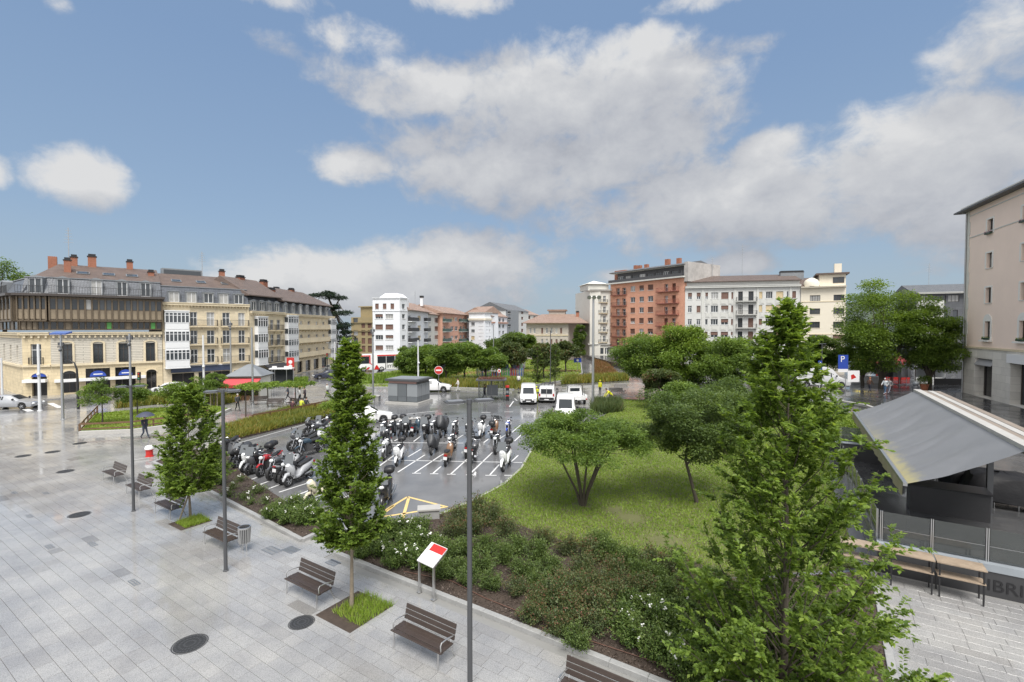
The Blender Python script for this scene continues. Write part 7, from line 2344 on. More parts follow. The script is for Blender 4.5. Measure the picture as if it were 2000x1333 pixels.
sign(857, 768, 722, 'red no entry sign in front of the white crossover car', 'disc', .9, .9, faces=(('disc', -.1, 1.1, 0, SIGNWHITE), ('disc', -.1, 1.0, 0, RED), ('box', -.1, .7, .18, SIGNWHITE)))
r_, H = sign(1651, 773, 694, 'blue parking sign with a white P above a white notice panel', 'box', 1, 1.2, UPZ, faces=(('box', -.75, 1.1, 1.55, SIGNBLUE), ('box', -1.7, 1.1, .35, SIGNWHITE)))
for o in r_.children: o.location.x = 0 if o.name.startswith('post') else -.35
lettering('P', .95, SIGNWHITE, r_, Matrix.Translation((-.68, -.085, H - .75)) @ Matrix.Rotation(PI / 2, 4, 'X'))
m = MB(); m.box((.15, -.1, H - 2.95), (1.45, -.07, H - 1.7)); m.obj('notice_panel', SIGNWHITE, r_)
m = MB(); m.poly([(.55, -.102, H - 2.7), (1.1, -.102, H - 2.45), (.8, -.102, H - 2.1), (.5, -.102, H - 2.2)]); m.obj('red_emblem', RED, r_)
sign(1600, 768, 705, 'narrow blue sign beside the lamp post before the delivery van', 'box', .5, 1.1, UPZ, faces=(('box', -.5, .42, 1.0, SIGNBLUE), ('box', -.3, .16, .3, SIGNWHITE)), postmat=WHITEMAST)
sign(568, 745, 700, 'red poster sign on a black post by the black awning', 'box', 1, 2, faces=(('box', -.9, 1.2, 2.0, RED), ('disc', -.6, .6, 0, SIGNWHITE), ('disc', -1.3, .6, 0, SIGNWHITE)), postmat=BLACK, name='poster_sign')
sign(1128, 728, 700, 'blue crossing sign beside the far road', 'box', .8, .8, faces=(('box', -.4, 1.4, .8, SIGNBLUE), ('disc', -.4, .45, 0, SIGNWHITE)))
sign(1122, 712, 684, 'round white sign at the far road bend', 'disc', .8, .8, faces=(('disc', -.4, 1.1, 0, SIGNWHITE),))
sign(975, 757, 722, 'small round sign beside the playground fence', 'disc', .6, .6, faces=(('disc', -.2, .5, 0, SIGNWHITE), ('disc', -.2, .3, 0, RED)))
for px, lab in ((537, 'white board on a post left of the pale bus stop'), (560, 'white board on a post right of the pale bus stop')): sign(px, 752, 716, lab, 'box', .5, .5, faces=(('box', -.2, .7, .5, SIGNWHITE),))
# traffic lights
for px, py, ty, lab in ((274, 775, 727, 'black traffic light before the arched bank door'), (640, 738, 690, 'black traffic light near the cedar')):
    p = G(px, py); H = zat(ty, p.y, px)
    root = thing('traffic_light', lab, 'traffic light', p, 0, 'signs on posts')
    m = MB(); m.tube([(0, 0, 0), (0, 0, H)], .06, 8); m.obj('post', BLACK, root)
    m = MB(); m.cbox((0, -.12, H - .5), (.32, .2, 1.0)); h_ = m.obj('signal_box', BLACK, root)
    for i, c in enumerate((RED, M('amber lens', (.4, .2, .02), .3), M('green lens', (.03, .25, .1), .3))):
        m = MB(); m.lathe([(.1, 0), (.001, .02)], 10, Matrix.Translation((0, -.225, H - .2 - .3 * i)) @ Matrix.Rotation(PI / 2, 4, 'X')); m.obj('signal_lens', c, h_)

# information board on two legs
pa, pb = G(819, 1158), G(847, 1173)
d = (pb - pa); root = thing('information_board', 'tilted white information board with a red band on two steel legs at the kerb', 'sign', pa, math.atan2(d.y, d.x))
w = d.length
m = MB()
for x in (.0, w): m.box((x - .03, -.02, 0), (x + .03, .04, 1.02)); m.add([(x - .03, -.02, 1.02), (x + .03, -.02, 1.02), (x + .03, .04, 1.02), (x - .03, .04, 1.02), (x - .03, .5, 1.36), (x + .03, .5, 1.36), (x + .03, .54, 1.32), (x - .03, .54, 1.32)], [(0, 1, 5, 4), (1, 2, 6, 5), (2, 3, 7, 6), (3, 0, 4, 7), (4, 5, 6, 7)])
m.obj('legs', CHROME2, root)
def tl(x, t, o=0): return (x, -.06 + .62 * t - .0, 1.03 + .37 * t + .045 + o)
m = MB(); m.quad(tl(-.04, 0), tl(w + .04, 0), tl(w + .04, 1), tl(-.04, 1)); m.quad(tl(-.04, 0, -.03), tl(-.04, 1, -.03), tl(w + .04, 1, -.03), tl(w + .04, 0, -.03)); m.quad(tl(-.04, 0, -.03), tl(w + .04, 0, -.03), tl(w + .04, 0), tl(-.04, 0)); m.obj('panel', SIGNWHITE, root)
m = MB(); m.quad(tl(.1, .62, .004), tl(w + .03, .62, .004), tl(w + .03, .97, .004), tl(.1, .97, .004)); m.obj('red_band', RED, root)
m = MB()
for i in range(6): m.quad(tl(.06, .08 + i * .08, .004), tl(w * (.9 - .1 * (i % 3)), .08 + i * .08, .004), tl(w * (.9 - .1 * (i % 3)), .1 + i * .08, .004), tl(.06, .1 + i * .08, .004))
m.obj('text_lines', M('grey print', (.3, .3, .32), .5), root)
for x in (0, w): MB().box((x - .07, -.07, .024), (x + .07, .09, .035)).obj('foot_plate', CHROME2, root)

# litter bin
p = G(478, 1078)
root = thing('litter_bin', 'perforated steel litter bin between two benches', 'litter bin', (p.x, p.y, .026), A1)
m = MB()
for k in range(20):
    a = 2 * PI * k / 20; m.cbox((.2 * math.cos(a), .2 * math.sin(a), .62), (.045, .012, .56), Matrix.Rotation(0, 4, 'Z')) if False else m.tube([(.175 * math.cos(a), .175 * math.sin(a), .33), (.21 * math.cos(a), .21 * math.sin(a), .9)], .02, 4)
m.obj('slatted_shell', CHROME2, root)
m = MB(); m.lathe([(.16, .34), (.19, .88)], 16, cap=False); m.lathe([(.001, .34), (.16, .34)], 16, cap=False); m.obj('liner', DARKMETAL, root, 50)
m = MB(); m.lathe([(.19, .88), (.225, .88), (.225, .94), (.19, .94), (.19, .88)], 18, cap=False); m.obj('rim', CHROME2, root, 50)
for x in (-.13, .13): m = MB(); m.tube([(x, .0, 0), (x, .0, .4)], .022, 6); m.obj('leg', CHROME2, root)

# manhole covers, drains
def cover(px, py, r, label, mat=None):
    p = G(px, py)
    root = thing('manhole_cover', label, 'manhole cover', (p.x, p.y, .026), rnd.uniform(0, 3), 'manhole covers in the plaza')
    mt = M('cast iron', (.06, .06, .062), .45, .5, nscale=8, namt=.3)
    m = MB(); m.lathe([(r, -.02), (r, .006), (r * .93, .008), (r * .93, .002), (r * .9, .002), (r * .9, .008), (.001, .008)], 28, cap=False); m.obj('cover', mt, root, 30)
    m = MB()
    for q in (.3, .55, .78):
        n = int(8 + 22 * q)
        for k in range(n):
            a = 2 * PI * k / n; m.cbox((r * q * math.cos(a), r * q * math.sin(a), .012), (.05, .05, .008))
    o = m.obj('studs', M('cast iron stud', (.10, .10, .102), .4, .5), root); o['kind'] = 'stuff'
    return root
cover(371, 1260, .43, 'large dark manhole cover in the near plaza, beside a cream slab'); cover(589, 1218, .36, 'round manhole cover with ring pattern by the tree pit')
for px, py, lab in ((155, 1007, 'oval looking manhole cover in mid plaza before the left lamp'), (128, 922, 'small round cover farther up the plaza left'), (45, 892, 'round cover near the left edge of the plaza'), (103, 884, 'flat round cover near the fenced lawn corner'), (156, 867, 'cover beside the concrete edge of the fenced lawn')): cover(px, py, .42, lab)
def drain(px, py, w, d, label, n=6):
    p = G(px, py)
    root = thing('drain_grate', label, 'drain', (p.x, p.y, .026), A1, 'drain grates')
    m = MB(); m.box((-w / 2, -d / 2, -.03), (w / 2, d / 2, .003)); m.obj('sump', BLACK, root)
    m = MB()
    for i in range(n + 1): x = -w / 2 + w * i / n; m.box((x - .012, -d / 2, .0035), (x + .012, d / 2, .012))
    for y in (-d / 2, 0, d / 2): m.box((-w / 2, y - .015, .0125), (w / 2, y + .015, .014))
    m.obj('grate_bars', STEEL, root)
drain(531, 1077, .75, .38, 'ribbed drain grate right of the litter bin', 10); drain(569, 1076, .62, .38, 'square patterned drain next to the ribbed grate', 14); drain(650, 1101, .5, .3, 'drain grate at the kerb corner behind the slender hornbeam', 8)
for i, (px, py, lab) in enumerate(((181, 1065, 'narrow slot drain in mid plaza'), (262, 1140, 'slot drain left of the middle lamp foot'), (97, 1070, 'small dark slot drain left of the other two'), (28, 964, 'slot drain at the left plaza edge'), (320, 949, 'slot drain by the far bed kerb'), (58, 1010, 'short slot drain in the left plaza'), (90, 965, 'long thin slot drain below the round cover'))): drain(px, py, .55, .16, lab, 4)

# ------------------------------------------------------------------ low rail fences
def rail_fence(pts, label, h=.55, step=2.0, name='rail_fence'):
    pts = [Vector((p.x, p.y, 0)) for p in pts]
    root = thing(name, label, 'fence', pts[0], 0, 'low wooden rail fences')
    o0 = pts[0]
    for a, b in zip(pts[:-1], pts[1:]):
        L = (b - a).length; n = max(1, round(L / step)); rz = math.atan2((b - a).y, (b - a).x)
        for k in range(n):
            p = a + (b - a) * k / n - o0
            m = MB(); m.box((-.06, -.05, 0), (.06, .05, h)); m.obj('fence_post', RAILWOOD, root, None, p, (0, 0, rz))
            for zz, hh in ((h - .06, .14), (h * .4, .1)):
                m = MB(); m.box((.01, -.09, zz), (L / n - .01, -.051, zz + hh)); m.obj('rail', RAILWOOD, root, None, p, (0, 0, rz))
    m = MB(); m.box((-.06, -.05, 0), (.06, .05, h)); m.obj('fence_post', RAILWOOD, root, None, pts[-1] - o0, (0, 0, 0))
    return root
rail_fence(GP((156, 847), (256, 842), (300, 836), (345, 831), (408, 817)), 'low brown rail fence along the near side of the small lawn', .75, 2.4)
rail_fence(GP((156, 847), (172, 828), (190, 808)), 'low brown rail fence along the left side of the small lawn', .75, 2.2)
rail_fence(GP((493, 826), (560, 814), (640, 796)), 'low brown rail fence along the tall grass strip', .7, 2.2)

# backless benches and planter seats by the plane trees
for px, py, w, rz, lab in ((505, 792, 2.0, 25, 'slatted park bench on white frame, left of the trained plane trees'), (535, 797, 2.2, 5, 'slatted park bench between the trained plane trees'), (566, 796, 2.0, -35, 'slatted park bench beside the seated people')):
    o = dup(B0, label=lab); p = G(px, py); o.location = (p.x, p.y, .02); o.rotation_euler = (0, 0, R(rz)); o['group'] = 'park benches by the plane trees'
for px, py, rz, lab in ((1205, 773, 4, 'grey bench behind the crouching worker in yellow'), (1215, 765, 4, 'grey bench under the broad dark tree'), (1085, 770, 0, 'long low bench behind the ladder van')):
    o = dup(B0, label=lab, swap={WOODDK.name: M('grey slat wood', (.2, .19, .18), .5)}); p = G(px, py); o.location = (p.x, p.y, .02); o.rotation_euler = (0, 0, R(rz)); o['group'] = 'grey benches of the walk'
# granite seat blocks
for px, py, w, d_, h, lab, rz in ((838, 1016, .9, .5, .5, 'granite seat block at the bed corner by the yellow hatching', 10), (700, 783, 5, .8, .55, 'long stone retaining seat left of the service kiosk', -3), (788, 822, 3.0, .6, .12, 'flat stone slab at the end of the back scooter row', 24)):
    p = G(px, py); root = thing('stone_block', lab, 'stone block', p, R(rz)); m = MB(); e = .03
    m.loft([[(-w / 2 + q, -d_ / 2 + q, z), (w / 2 - q, -d_ / 2 + q, z), (w / 2 - q, d_ / 2 - q, z), (-w / 2 + q, d_ / 2 - q, z)] for q, z in ((0, 0), (0, h - e), (e, h))]); m.obj('block', KERB, root)
    m = MB(); m.box((-w / 2 - .05, -d_ / 2 - .05, h + .001), (w / 2 + .05, d_ / 2 + .05, h + .07)); m.obj('cap', CONC, root)

# ------------------------------------------------------------------ service kiosk
pa, pb = G(758, 789), G(815, 792)
w = (pb - pa).length; root = thing('service_kiosk', 'grey panelled service kiosk with flat overhanging roof in the parking', 'kiosk', pa, math.atan2((pb - pa).y, (pb - pa).x))
h = zat(742, pa.y, 780); dp = 3.0
GP1 = M('grey enamel panel', (.16, .175, .19), .22, .2); GP2 = M('light grey enamel panel', (.3, .32, .34), .25, .2)
MB().box((-.25, -.25, .0), (w + .25, dp + .25, .28)).obj('plinth', CONC, root)
MB().box((.06, .06, .28), (w - .06, dp - .06, h - .1)).obj('core', DARKMETAL, root)
xs = [0, w * .34, w * .37, w * .62, w * .64, w]
for i, (a, b) in enumerate(((0, .33), (.345, .635), (.65, 1.0))):
    MB().box((a * w + .01, 0, .34), (b * w - .01, .055, h * .33)).obj('wall_panel', GP1, root); MB().box((a * w + .01, 0, h * .33 + .02), (b * w - .01, .055, h - .42)).obj('wall_panel', GP2 if i != 1 else GP1, root)
for i in range(3):
    MB().box((w - .055, dp * i / 3 + .02, .34), (w, dp * (i + 1) / 3 - .02, h * .33)).obj('side_panel', GP1, root); MB().box((w - .055, dp * i / 3 + .02, h * .33 + .02), (w, dp * (i + 1) / 3 - .02, h - .42)).obj('side_panel', GP2, root)
MB().box((.1, .02, h - .36), (w * .97, .055, h - .14)).obj('red_notice_strip', M('faded red print', (.42, .25, .22), .5), root)
MB().box((-.25, -.25, h - .1), (w + .3, dp + .25, h + .1)).obj('roof_slab', DARKMETAL, root)
MB().box((.0, .0, h + .101), (w, dp, h + .16)).obj('roof_membrane', LEAD, root)
# parking shelter
pa, pb = G(935, 784), G(984, 784)
w = (pb - pa).length; root = thing('bus_shelter', 'open glass shelter with a dry sedum roof beside the vans', 'shelter', pa, 0)
h = zat(744, pa.y, 955)
for x in (0, w * .5, w - .0):
    for y in (0, 1.6): m = MB(); m.tube([(x, y, 0), (x, y, h)], .045, 8); m.obj('post', DARKMETAL, root)
MB().box((-.3, -.4, h), (w + .3, 2.0, h + .14)).obj('roof', DARKMETAL, root)
put('sedum_roof', clump_leaves([((w * (i + .5) / 12, .8, h + .2), (w * .06, 1.1, .12)) for i in range(12)], 160, .14, M_leaf('dry sedum', [(.16, .07, .06), (.22, .11, .09), (.16, .12, .06)]), 4, 'sedum_roof'), root)['kind'] = 'stuff'
GL = M('clear glass', (.75, .8, .8), .02, trans=.92, spec=.5)
for i in range(3): MB().box((w * i / 3 + .06, 1.58, .2), (w * (i + 1) / 3 - .06, 1.6, h - .2)).obj('glass_panel', GL, root)
for x in (0.02, w - .02): MB().box((x - .01, .1, .2), (x + .01, 1.5, h - .2)).obj('glass_panel', GL, root)
MB().box((.3, 1.1, .42), (w - .3, 1.45, .48)).obj('bench_seat', STEEL, root)
MB().box((w * .3, 1.5, .5), (w * .75, 1.57, 1.7)).obj('poster_case', LEAD, root)
# ticket machine
p = G(991, 783); root = thing('ticket_machine', 'slim black and red parking ticket machine by the shelter', 'ticket machine', p, 0)
hh = zat(753, p.y, 991)
MB().box((-.2, -.15, 0), (.2, .15, hh - .25)).obj('cabinet', BLACK, root); MB().box((-.22, -.17, hh - .25), (.22, .17, hh)).obj('red_head', RED, root); MB().box((-.14, -.165, hh * .5), (.14, -.151, hh * .66)).obj('screen', LEAD, root); MB().box((-.2, -.166, hh * .3), (.2, -.151, hh * .36)).obj('red_stripe', RED, root)

# playground behind the trees
root = thing('playground_fence', 'low picket fence of many colours round the playground', 'fence', G(930, 737), 0)
pts = GP((930, 738), (985, 736), (1022, 738), (1024, 726), (1000, 722)); o0 = pts[0]
cs = [M('picket ' + k, c, .5) for k, c in dict(blue=(.08, .15, .45), green=(.1, .4, .12), red=(.5, .06, .05), grey=(.35, .36, .38), violet=(.2, .15, .35)).items()]
m = MB(); i = 0
for a, b in zip(pts[:-1], pts[1:]):
    L = (b - a).length; n = int(L / .22)
    for k in range(n):
        p = a + (b - a) * k / n - o0; i += 1
        m.mat((i // 7 + i % 2 * 3) % 5).box((p.x - .06, p.y - .03, 0), (p.x + .06, p.y + .03, 1.35 + .1 * (i % 3)))
m.obj('pickets', cs, root)['kind'] = 'stuff'
p = G(955, 736); root = thing('notice_board', 'large white notice panel on black posts at the playground', 'sign', p, 0)
MB().box((-1.3, 0, .9), (1.3, .06, 3.3)).obj('panel', SIGNWHITE, root)
for x in (-1.2, 0, 1.2): MB().box((x - .05, .07, 0), (x + .05, .15, 3.3)).obj('post', BLACK, root)
for px, c, lab in ((970, 1, 'green playground climbing frame with slide'), (984, 0, 'blue playground tower behind the fence'), (978, 2, 'red playground roof between green and blue towers')):
    p = G(px, 733); root = thing('climbing_frame', lab, 'playground toy', p, 0, 'playground toys'); 
    for x in (-.8, .8):
        for y in (-.8, .8): MB().box((x - .06, y - .06, 0), (x + .06, y + .06, 2.6)).obj('post', cs[c], root)
    MB().box((-.9, -.9, 1.2), (.9, .9, 1.3)).obj('platform', RAILWOOD, root); MB().box((-.85, -.9, 1.3), (.85, -.84, 2.0)).obj('panel', cs[c], root)
    m = MB(); m.add([(-1, -1, 2.6), (1, -1, 2.6), (1, 1, 2.6), (-1, 1, 2.6), (0, 0, 3.5)], [(0, 1, 4), (1, 2, 4), (2, 3, 4), (3, 0, 4)]); m.obj('roof', cs[(c + 1) % 3], root)

# red awning kiosk at the left
pa, pb = G(448, 780), G(512, 776)
p = G(478, 781); root = thing('flower_kiosk', 'square kiosk with a grey pyramid roof and a red pull out awning', 'kiosk', p, R(6))
D = p.y; k = D / F
ze, zt, za, zb = zat(735, D), zat(714, D), zat(737, D), zat(752, D)
hw = 1.75
MB().box((-hw, 0, 0), (hw, 3.2, ze)).obj('walls', LTWALL, root)
m = MB(); e = .35; m.add([(-hw - e, -e, ze), (hw + e, -e, ze), (hw + e, 3.2 + e, ze), (-hw - e, 3.2 + e, ze), (-.25, 1.35, zt), (.25, 1.35, zt), (.25, 1.85, zt), (-.25, 1.85, zt)], [(0, 1, 5, 4), (1, 2, 6, 5), (2, 3, 7, 6), (3, 0, 4, 7), (4, 5, 6, 7), (3, 2, 1, 0)]); m.obj('pyramid_roof', LEAD, root)
MB().box((-hw - e, -e - .04, ze - .12), (hw + e, 3.2 + e, ze - .001)).obj('roof_fascia', DARKF, root)
AW = M('red awning cloth', (.5, .07, .08), .7, nscale=2, namt=.25); AW2 = M('deep red valance', (.42, .02, .02), .7)
m = MB(); m.add([(-hw - .2, -.1, za - .1), (hw + .2, -.1, za - .1), (hw + .2, -1.7, zb + .15), (-hw - .2, -1.7, zb + .15), (hw + .2, -.1, za - .14), (-hw - .2, -.1, za - .14), (hw + .2, -1.7, zb + .11), (-hw - .2, -1.7, zb + .11)], [(3, 2, 1, 0), (5, 4, 6, 7), (0, 1, 4, 5), (2, 3, 7, 6)]); m.obj('awning', AW, root)
MB().box((-hw - .2, -1.72, zb - .15), (hw + .2, -1.7, zb + .15)).obj('awning_valance', AW2, root)
MB().box((-hw + .2, -.03, .2), (hw - .2, -.001, 1.3)).obj('counter_front', DARKF, root)
for i in range(5): 
    m = MB(); x = -1.4 + .7 * i; m.cbox((x, -.55, .3), (.5, .5, .55)); m.obj('display_crate', RAILWOOD, root); put('display_plants', clump_leaves([((x, -.55, .75), (.25, .25, .2))], 60, .14, LEAF_BRIGHT, 6 + i, 'display_plants'), root)
# pale bus stop by the black awning
p = G(548, 752); root = thing('bus_stop', 'small white bus stop shelter with dark glass near the black awning', 'shelter', p, R(10))
MB().box((-1.6, 0, 2.3), (1.6, 1.4, 2.45)).obj('roof', SIGNWHITE, root); MB().box((-1.5, 1.2, .2), (1.5, 1.25, 2.2)).obj('glass_back', GLASSD, root)
for x in (-1.5, 1.5): MB().box((x - .05, 1.15, 0), (x + .05, 1.3, 2.3)).obj('post', STEEL, root)
# red and white hydrant box behind the young hornbeam
p = G(292, 893); root = thing('hydrant', 'squat red and white hydrant box at the kerb by the young hornbeam', 'hydrant', p, 0)
m = MB(); m.lathe([(.24, 0), (.24, .08), (.2, .1), (.2, .45), (.24, .47), (.24, .52)], 12); m.obj('body', RED, root, 40)
m = MB(); m.lathe([(.26, .521), (.27, .62), (.2, .74), (.06, .78)], 12); m.obj('cap', SIGNWHITE, root, 40)
# stake beside the young tree
p = G(357, 1018); root = thing('tree_stake', 'leaning wooden stake tied to the young hornbeam', 'stake', (p.x, p.y, .02), 0)
m = MB(); m.tube([(-.1, -.1, 0), (.25, .12, 1.25)], .035, 6); m.obj('pole', PALEBARK, root); m = MB(); m.tube([(.2, .08, 1.05), (.34, .2, 1.1), (.22, .12, 1.12)], .012, 5); m.obj('tie', BLACK, root)
p = G(418, 796)
for i, dx in enumerate((-.35, .35)): 
    root = thing('tree_stake', ('left', 'right')[i] + ' pale stake of the staked tree beside the red awning kiosk', 'stake', (p.x + dx, p.y, .05), 0); m = MB(); m.tube([(0, 0, 0), (0, 0, 2.0)], .05, 6); m.obj('pole', PALEBARK, root)
# irrigation hose on the mulch
m = MB(); m.tube([ST(3.2, .35, .14), ST(5, .75, .15), ST(6.5, .55, .14), ST(8.2, .5, .15), ST(10, .42, .15), ST(12.2, .6, .14)], .012, 5); tag(m.obj('irrigation_hose', M('brown hose', (.14, .07, .05), .5), None, 50), 'thin brown irrigation hose lying on the bark mulch', 'hose')
# ================================================================== TERRACE AT THE RIGHT
def line_box(mb, a, b, y0, y1, z0, z1):
    """box along a-b; y is measured to the left of a-b (away from the viewer for the terrace wall)"""
    a, b = Vector((a[0], a[1], 0)), Vector((b[0], b[1], 0)); L = (b - a).length
    mb.box((0, y0, z0), (L, y1, z1), Matrix.Translation(a) @ Matrix.Rotation(math.atan2((b - a).y, (b - a).x), 4, 'Z'))
    return mb


DKWALL = M('dark terrace wall', (.05, .05, .053), .4, nscale=3, namt=.2)
LEDGE = M('blue grey ledge', (.30, .33, .36), .4, nscale=2, namt=.2)
SMOKE = M('smoked glass', (.35, .38, .38), .03, trans=.85, spec=.6)
root = thing('terrace_wall', 'dark terrace wall with a blue grey ledge and raised letters behind the high tables', 'wall', (W0.x, W0.y, 0), A1)
wl = 9.0
MB().box((-.02, -.06, 0), (wl, -.004, .80)).obj('wall_face', DKWALL, root)
for i in range(7): MB().box((i * 1.3 - .02, -.085, .802), (i * 1.3 + 1.27, .35, 1.03)).obj('ledge_stone', LEDGE, root)
lettering('IBRI', .52, BLACK, root, Matrix.Translation((2.75, -.064, .2)) @ Matrix.Rotation(PI / 2, 4, 'X'), 'wall_lettering', .012)


def glass_rail(a, b, z, label, step=1.35, h=1.05):
    a, b = Vector((a[0], a[1], 0)), Vector((b[0], b[1], 0)); L = (b - a).length; n = max(1, round(L / step)); st = L / n
    root = thing('glass_railing', label, 'railing', (a.x, a.y, z), math.atan2((b - a).y, (b - a).x), 'glass railings of the terrace')
    for i in range(n):
        x0, x1 = i * st + .06, (i + 1) * st - .06
        MB().box((x0, -.006, h * .48), (x1, .006, h)).obj('glass_pane', SMOKE, root)
        MB().box((x0, -.006, .03), (x1, .006, h * .46)).obj('glass_pane', SMOKE, root)
        MB().box((x0, -.012, h * .462), (x1, .012, h * .478)).obj('glass_joint', STEEL, root)
    for i in range(n + 1):
        for d in (-.025, .025): MB().box((i * st + d - .012, -.03, 0), (i * st + d + .012, .03, h + .02)).obj('post', CHROME2, root)
    return root


glass_rail(W0 + E2 * .15 + E1 * .1, W0 + E2 * .15 + E1 * 8.2, 1.03, 'front glass railing on the ledge above the high tables')
T1 = Vector((18.6, 27.2, 0))
glass_rail(W0 + E2 * .4, T1, UPZ, 'side glass railing running back along the hedge and lawn')
root = thing('terrace_end_wall', 'dark end wall of the sunken terrace below the lime hedge', 'wall', (T1.x, T1.y, UPZ), A1)
MB().box((-.2, .1, 0), (4.5, .4, .95)).obj('wall_face', DKWALL, root); MB().box((-.25, .05, .951), (4.5, .45, 1.0)).obj('coping', LEDGE, root)
glass_rail(T1 + E2 * .25, T1 + E2 * .25 + E1 * 2.7, UPZ + 1.0, 'short green tinted glass railing on the end wall', 1.35, .85)

# pavilion with the pulled out grey awning
on_, of_ = Vector((13.45, 16.4, 3.15)), Vector((21.6, 30.4, 3.15))
AX = (of_ - on_).normalized(); Lw = (of_ - on_).length
SX = Vector((AX.y, -AX.x, 0)); WID, RISE = 2.9, 1.5
root = thing('awning_pavilion', 'open terrace pavilion with a large stained grey awning pulled out', 'awning', (on_.x, on_.y, UPZ), math.atan2(AX.y, AX.x))
lz = on_.z - UPZ
m = MB(); nu, nv = 240, 18
r_ = random.Random(4)
folds = [(.08 + i * .095 + r_.uniform(-.02, .02), r_.uniform(.035, .075), r_.uniform(.9, 1.8)) for i in range(10)]
vs = []
for j in range(nv + 1):
    t = j / nv
    for i in range(nu + 1):
        u = i / nu
        z = lz + RISE * t - .05 * math.sin(PI * t) - .05 * math.sin(PI * t) * math.cos(u * 2 * PI * 6)
        for (c, a, s_) in folds:
            d = (u - c - .16 * (t - .5) + .05 * math.sin(PI * t)) / (.009 * s_); z -= a * math.exp(-d * d) * math.sin(PI * min(1, t * 1.05 + .05)) * .8
        vs.append((u * Lw, -t * WID, z))
fs = [(j * (nu + 1) + i, j * (nu + 1) + i + 1, (j + 1) * (nu + 1) + i + 1, (j + 1) * (nu + 1) + i) for j in range(nv) for i in range(nu)]
m.add(vs, [f_[::-1] for f_ in fs])
DECKWOOD = M('grey weathered deck board', (.24, .2, .165), .6, nscale=4, namt=.3)
AWM = bpy.data.materials.new('stained grey awning cloth'); AWM.use_nodes = True
g = NG(AWM.node_tree); p_ = AWM.node_tree.nodes['Principled BSDF']
tc = g.n('ShaderNodeTexCoord').outputs['Object']; sp = g.n('ShaderNodeSeparateXYZ'); g.put(sp.inputs[0], tc)
edge = g.smooth(g.m('ADD', g.m('ADD', sp.outputs[1], .75), g.m('MULTIPLY', g.m('SUBTRACT', g.noise(tc, 1.1, 6, .7), .5), 1.9)), .15, .75)
nearend = g.smooth(sp.outputs[0], 15, 1)
c = g.mix(g.m('MULTIPLY', g.m('MULTIPLY', edge, nearend), .85), g.mix(g.noise(tc, .8, 5, .6), (.14, .144, .152, 1), (.2, .204, .212, 1)), (.36, .32, .15, 1))
g.put(p_.inputs['Base Color'], c); p_.inputs['Roughness'].default_value = .5
o = m.obj('awning_cloth', AWM, root)
for f_ in o.data.polygons: f_.use_smooth = True
MB().box((-.03, -.06, lz - .07), (Lw + .03, .06, lz + .05)).obj('front_bar', STEEL, root)
m = MB(); n = 40; vv = []
for i in range(n + 1):
    x = Lw * i / n; w_ = .03 * math.sin(i * 2.1)
    vv += [(x, .065, lz - .02), (x, .075 + w_, lz - .42 - .02 * (i % 2))]
m.add(vv, [(2 * i, 2 * i + 1, 2 * i + 3, 2 * i + 2) for i in range(n)]); m.obj('valance', M('stained valance', (.26, .235, .15), .7, nscale=1.5, namt=.4), root)
yr = -WID
MB().box((-1.2, yr - .35, lz + RISE - .12), (Lw + .1, yr - .01, lz + RISE + .14)).obj('ridge_beam', CONC, root)
MB().box((-1.2, yr - 1.3, lz + RISE - .1), (Lw + .1, yr - .351, lz + RISE + .06)).obj('roof_deck', LEDGE, root)
for i in range(3): MB().box((-1.2, yr - .62 - .3 * i, lz + RISE + .062), (Lw, yr - .36 - .3 * i, lz + RISE + .1)).obj('roof_board', DECKWOOD if i != 1 else CONC, root)
for x in (.6, Lw * .34, Lw * .67, Lw - .4): MB().box((x - .09, yr - .75, 0), (x + .09, yr - .57, lz + RISE - .1)).obj('column', DARKMETAL, root)
for x in (1.5, Lw * .5, Lw - 1.5):
    m = MB(); m.tube([(x, yr, lz + RISE - .35), (x + .25, yr * .5, lz + RISE * .5 - .62), (x, -.1, lz - .1)], .035, 6); m.obj('folding_arm', STEEL, root)
# what stands below it
p = G(1835, 1000, UPZ); root = thing('service_counter', 'dark service counter under the near end of the grey awning', 'counter', p, A1)
MB().box((-1.0, -.5, 0), (1.4, .5, 1.05)).obj('cabinet', DKWALL, root); MB().box((-1.06, -.56, 1.051), (1.46, .56, 1.1)).obj('counter_top', BLACK, root)
TARP = M('black tarpaulin', (.016, .016, .018), .55, nscale=3, namt=.2, bump=.9, bscale=4, spec=.25)
for k, (px, py, w_, d_, h_, lab) in enumerate(((1955, 985, 2.6, 1.8, 1.35, 'furniture heap under a black tarpaulin at the right edge'), (1885, 960, 1.6, 1.5, 1.1, 'smaller furniture heap under black tarpaulin beside the column'), (1845, 905, 1.8, 1.6, 1.0, 'covered furniture in the shade of the awning middle'))):
    p = G(px, py, UPZ); root = thing('covered_furniture', lab, 'covered furniture', p, A1 + .2 * k, 'covered terrace furniture'); q = random.Random(k)
    m = MB(); rings = []
    for z, s_ in ((.28, 1.05), (.6, 1.0), (.85, .93), (h_ * .92, .8), (h_, .5), (h_ + .03, .05)):
        rings.append([(w_ / 2 * s_ * math.copysign(abs(math.cos(t)) ** .5, math.cos(t)) + q.uniform(-.04, .04), d_ / 2 * s_ * math.copysign(abs(math.sin(t)) ** .5, math.sin(t)) + q.uniform(-.04, .04), z + q.uniform(-.06, .06)) for t in [2 * PI * i / 22 for i in range(22)]])
    m.loft(rings); m.obj('tarpaulin', TARP, root, 40)
    for i in range(8):
        x, y = -w_ * .42 + w_ * .84 * (i % 4) / 3, (-d_ * .4, d_ * .35)[i // 4]; m = MB(); m.tube([(x, y, 0), (x, y, .5)], .018, 6); m.obj('chair_leg', CHROME2, root)
CH0 = None
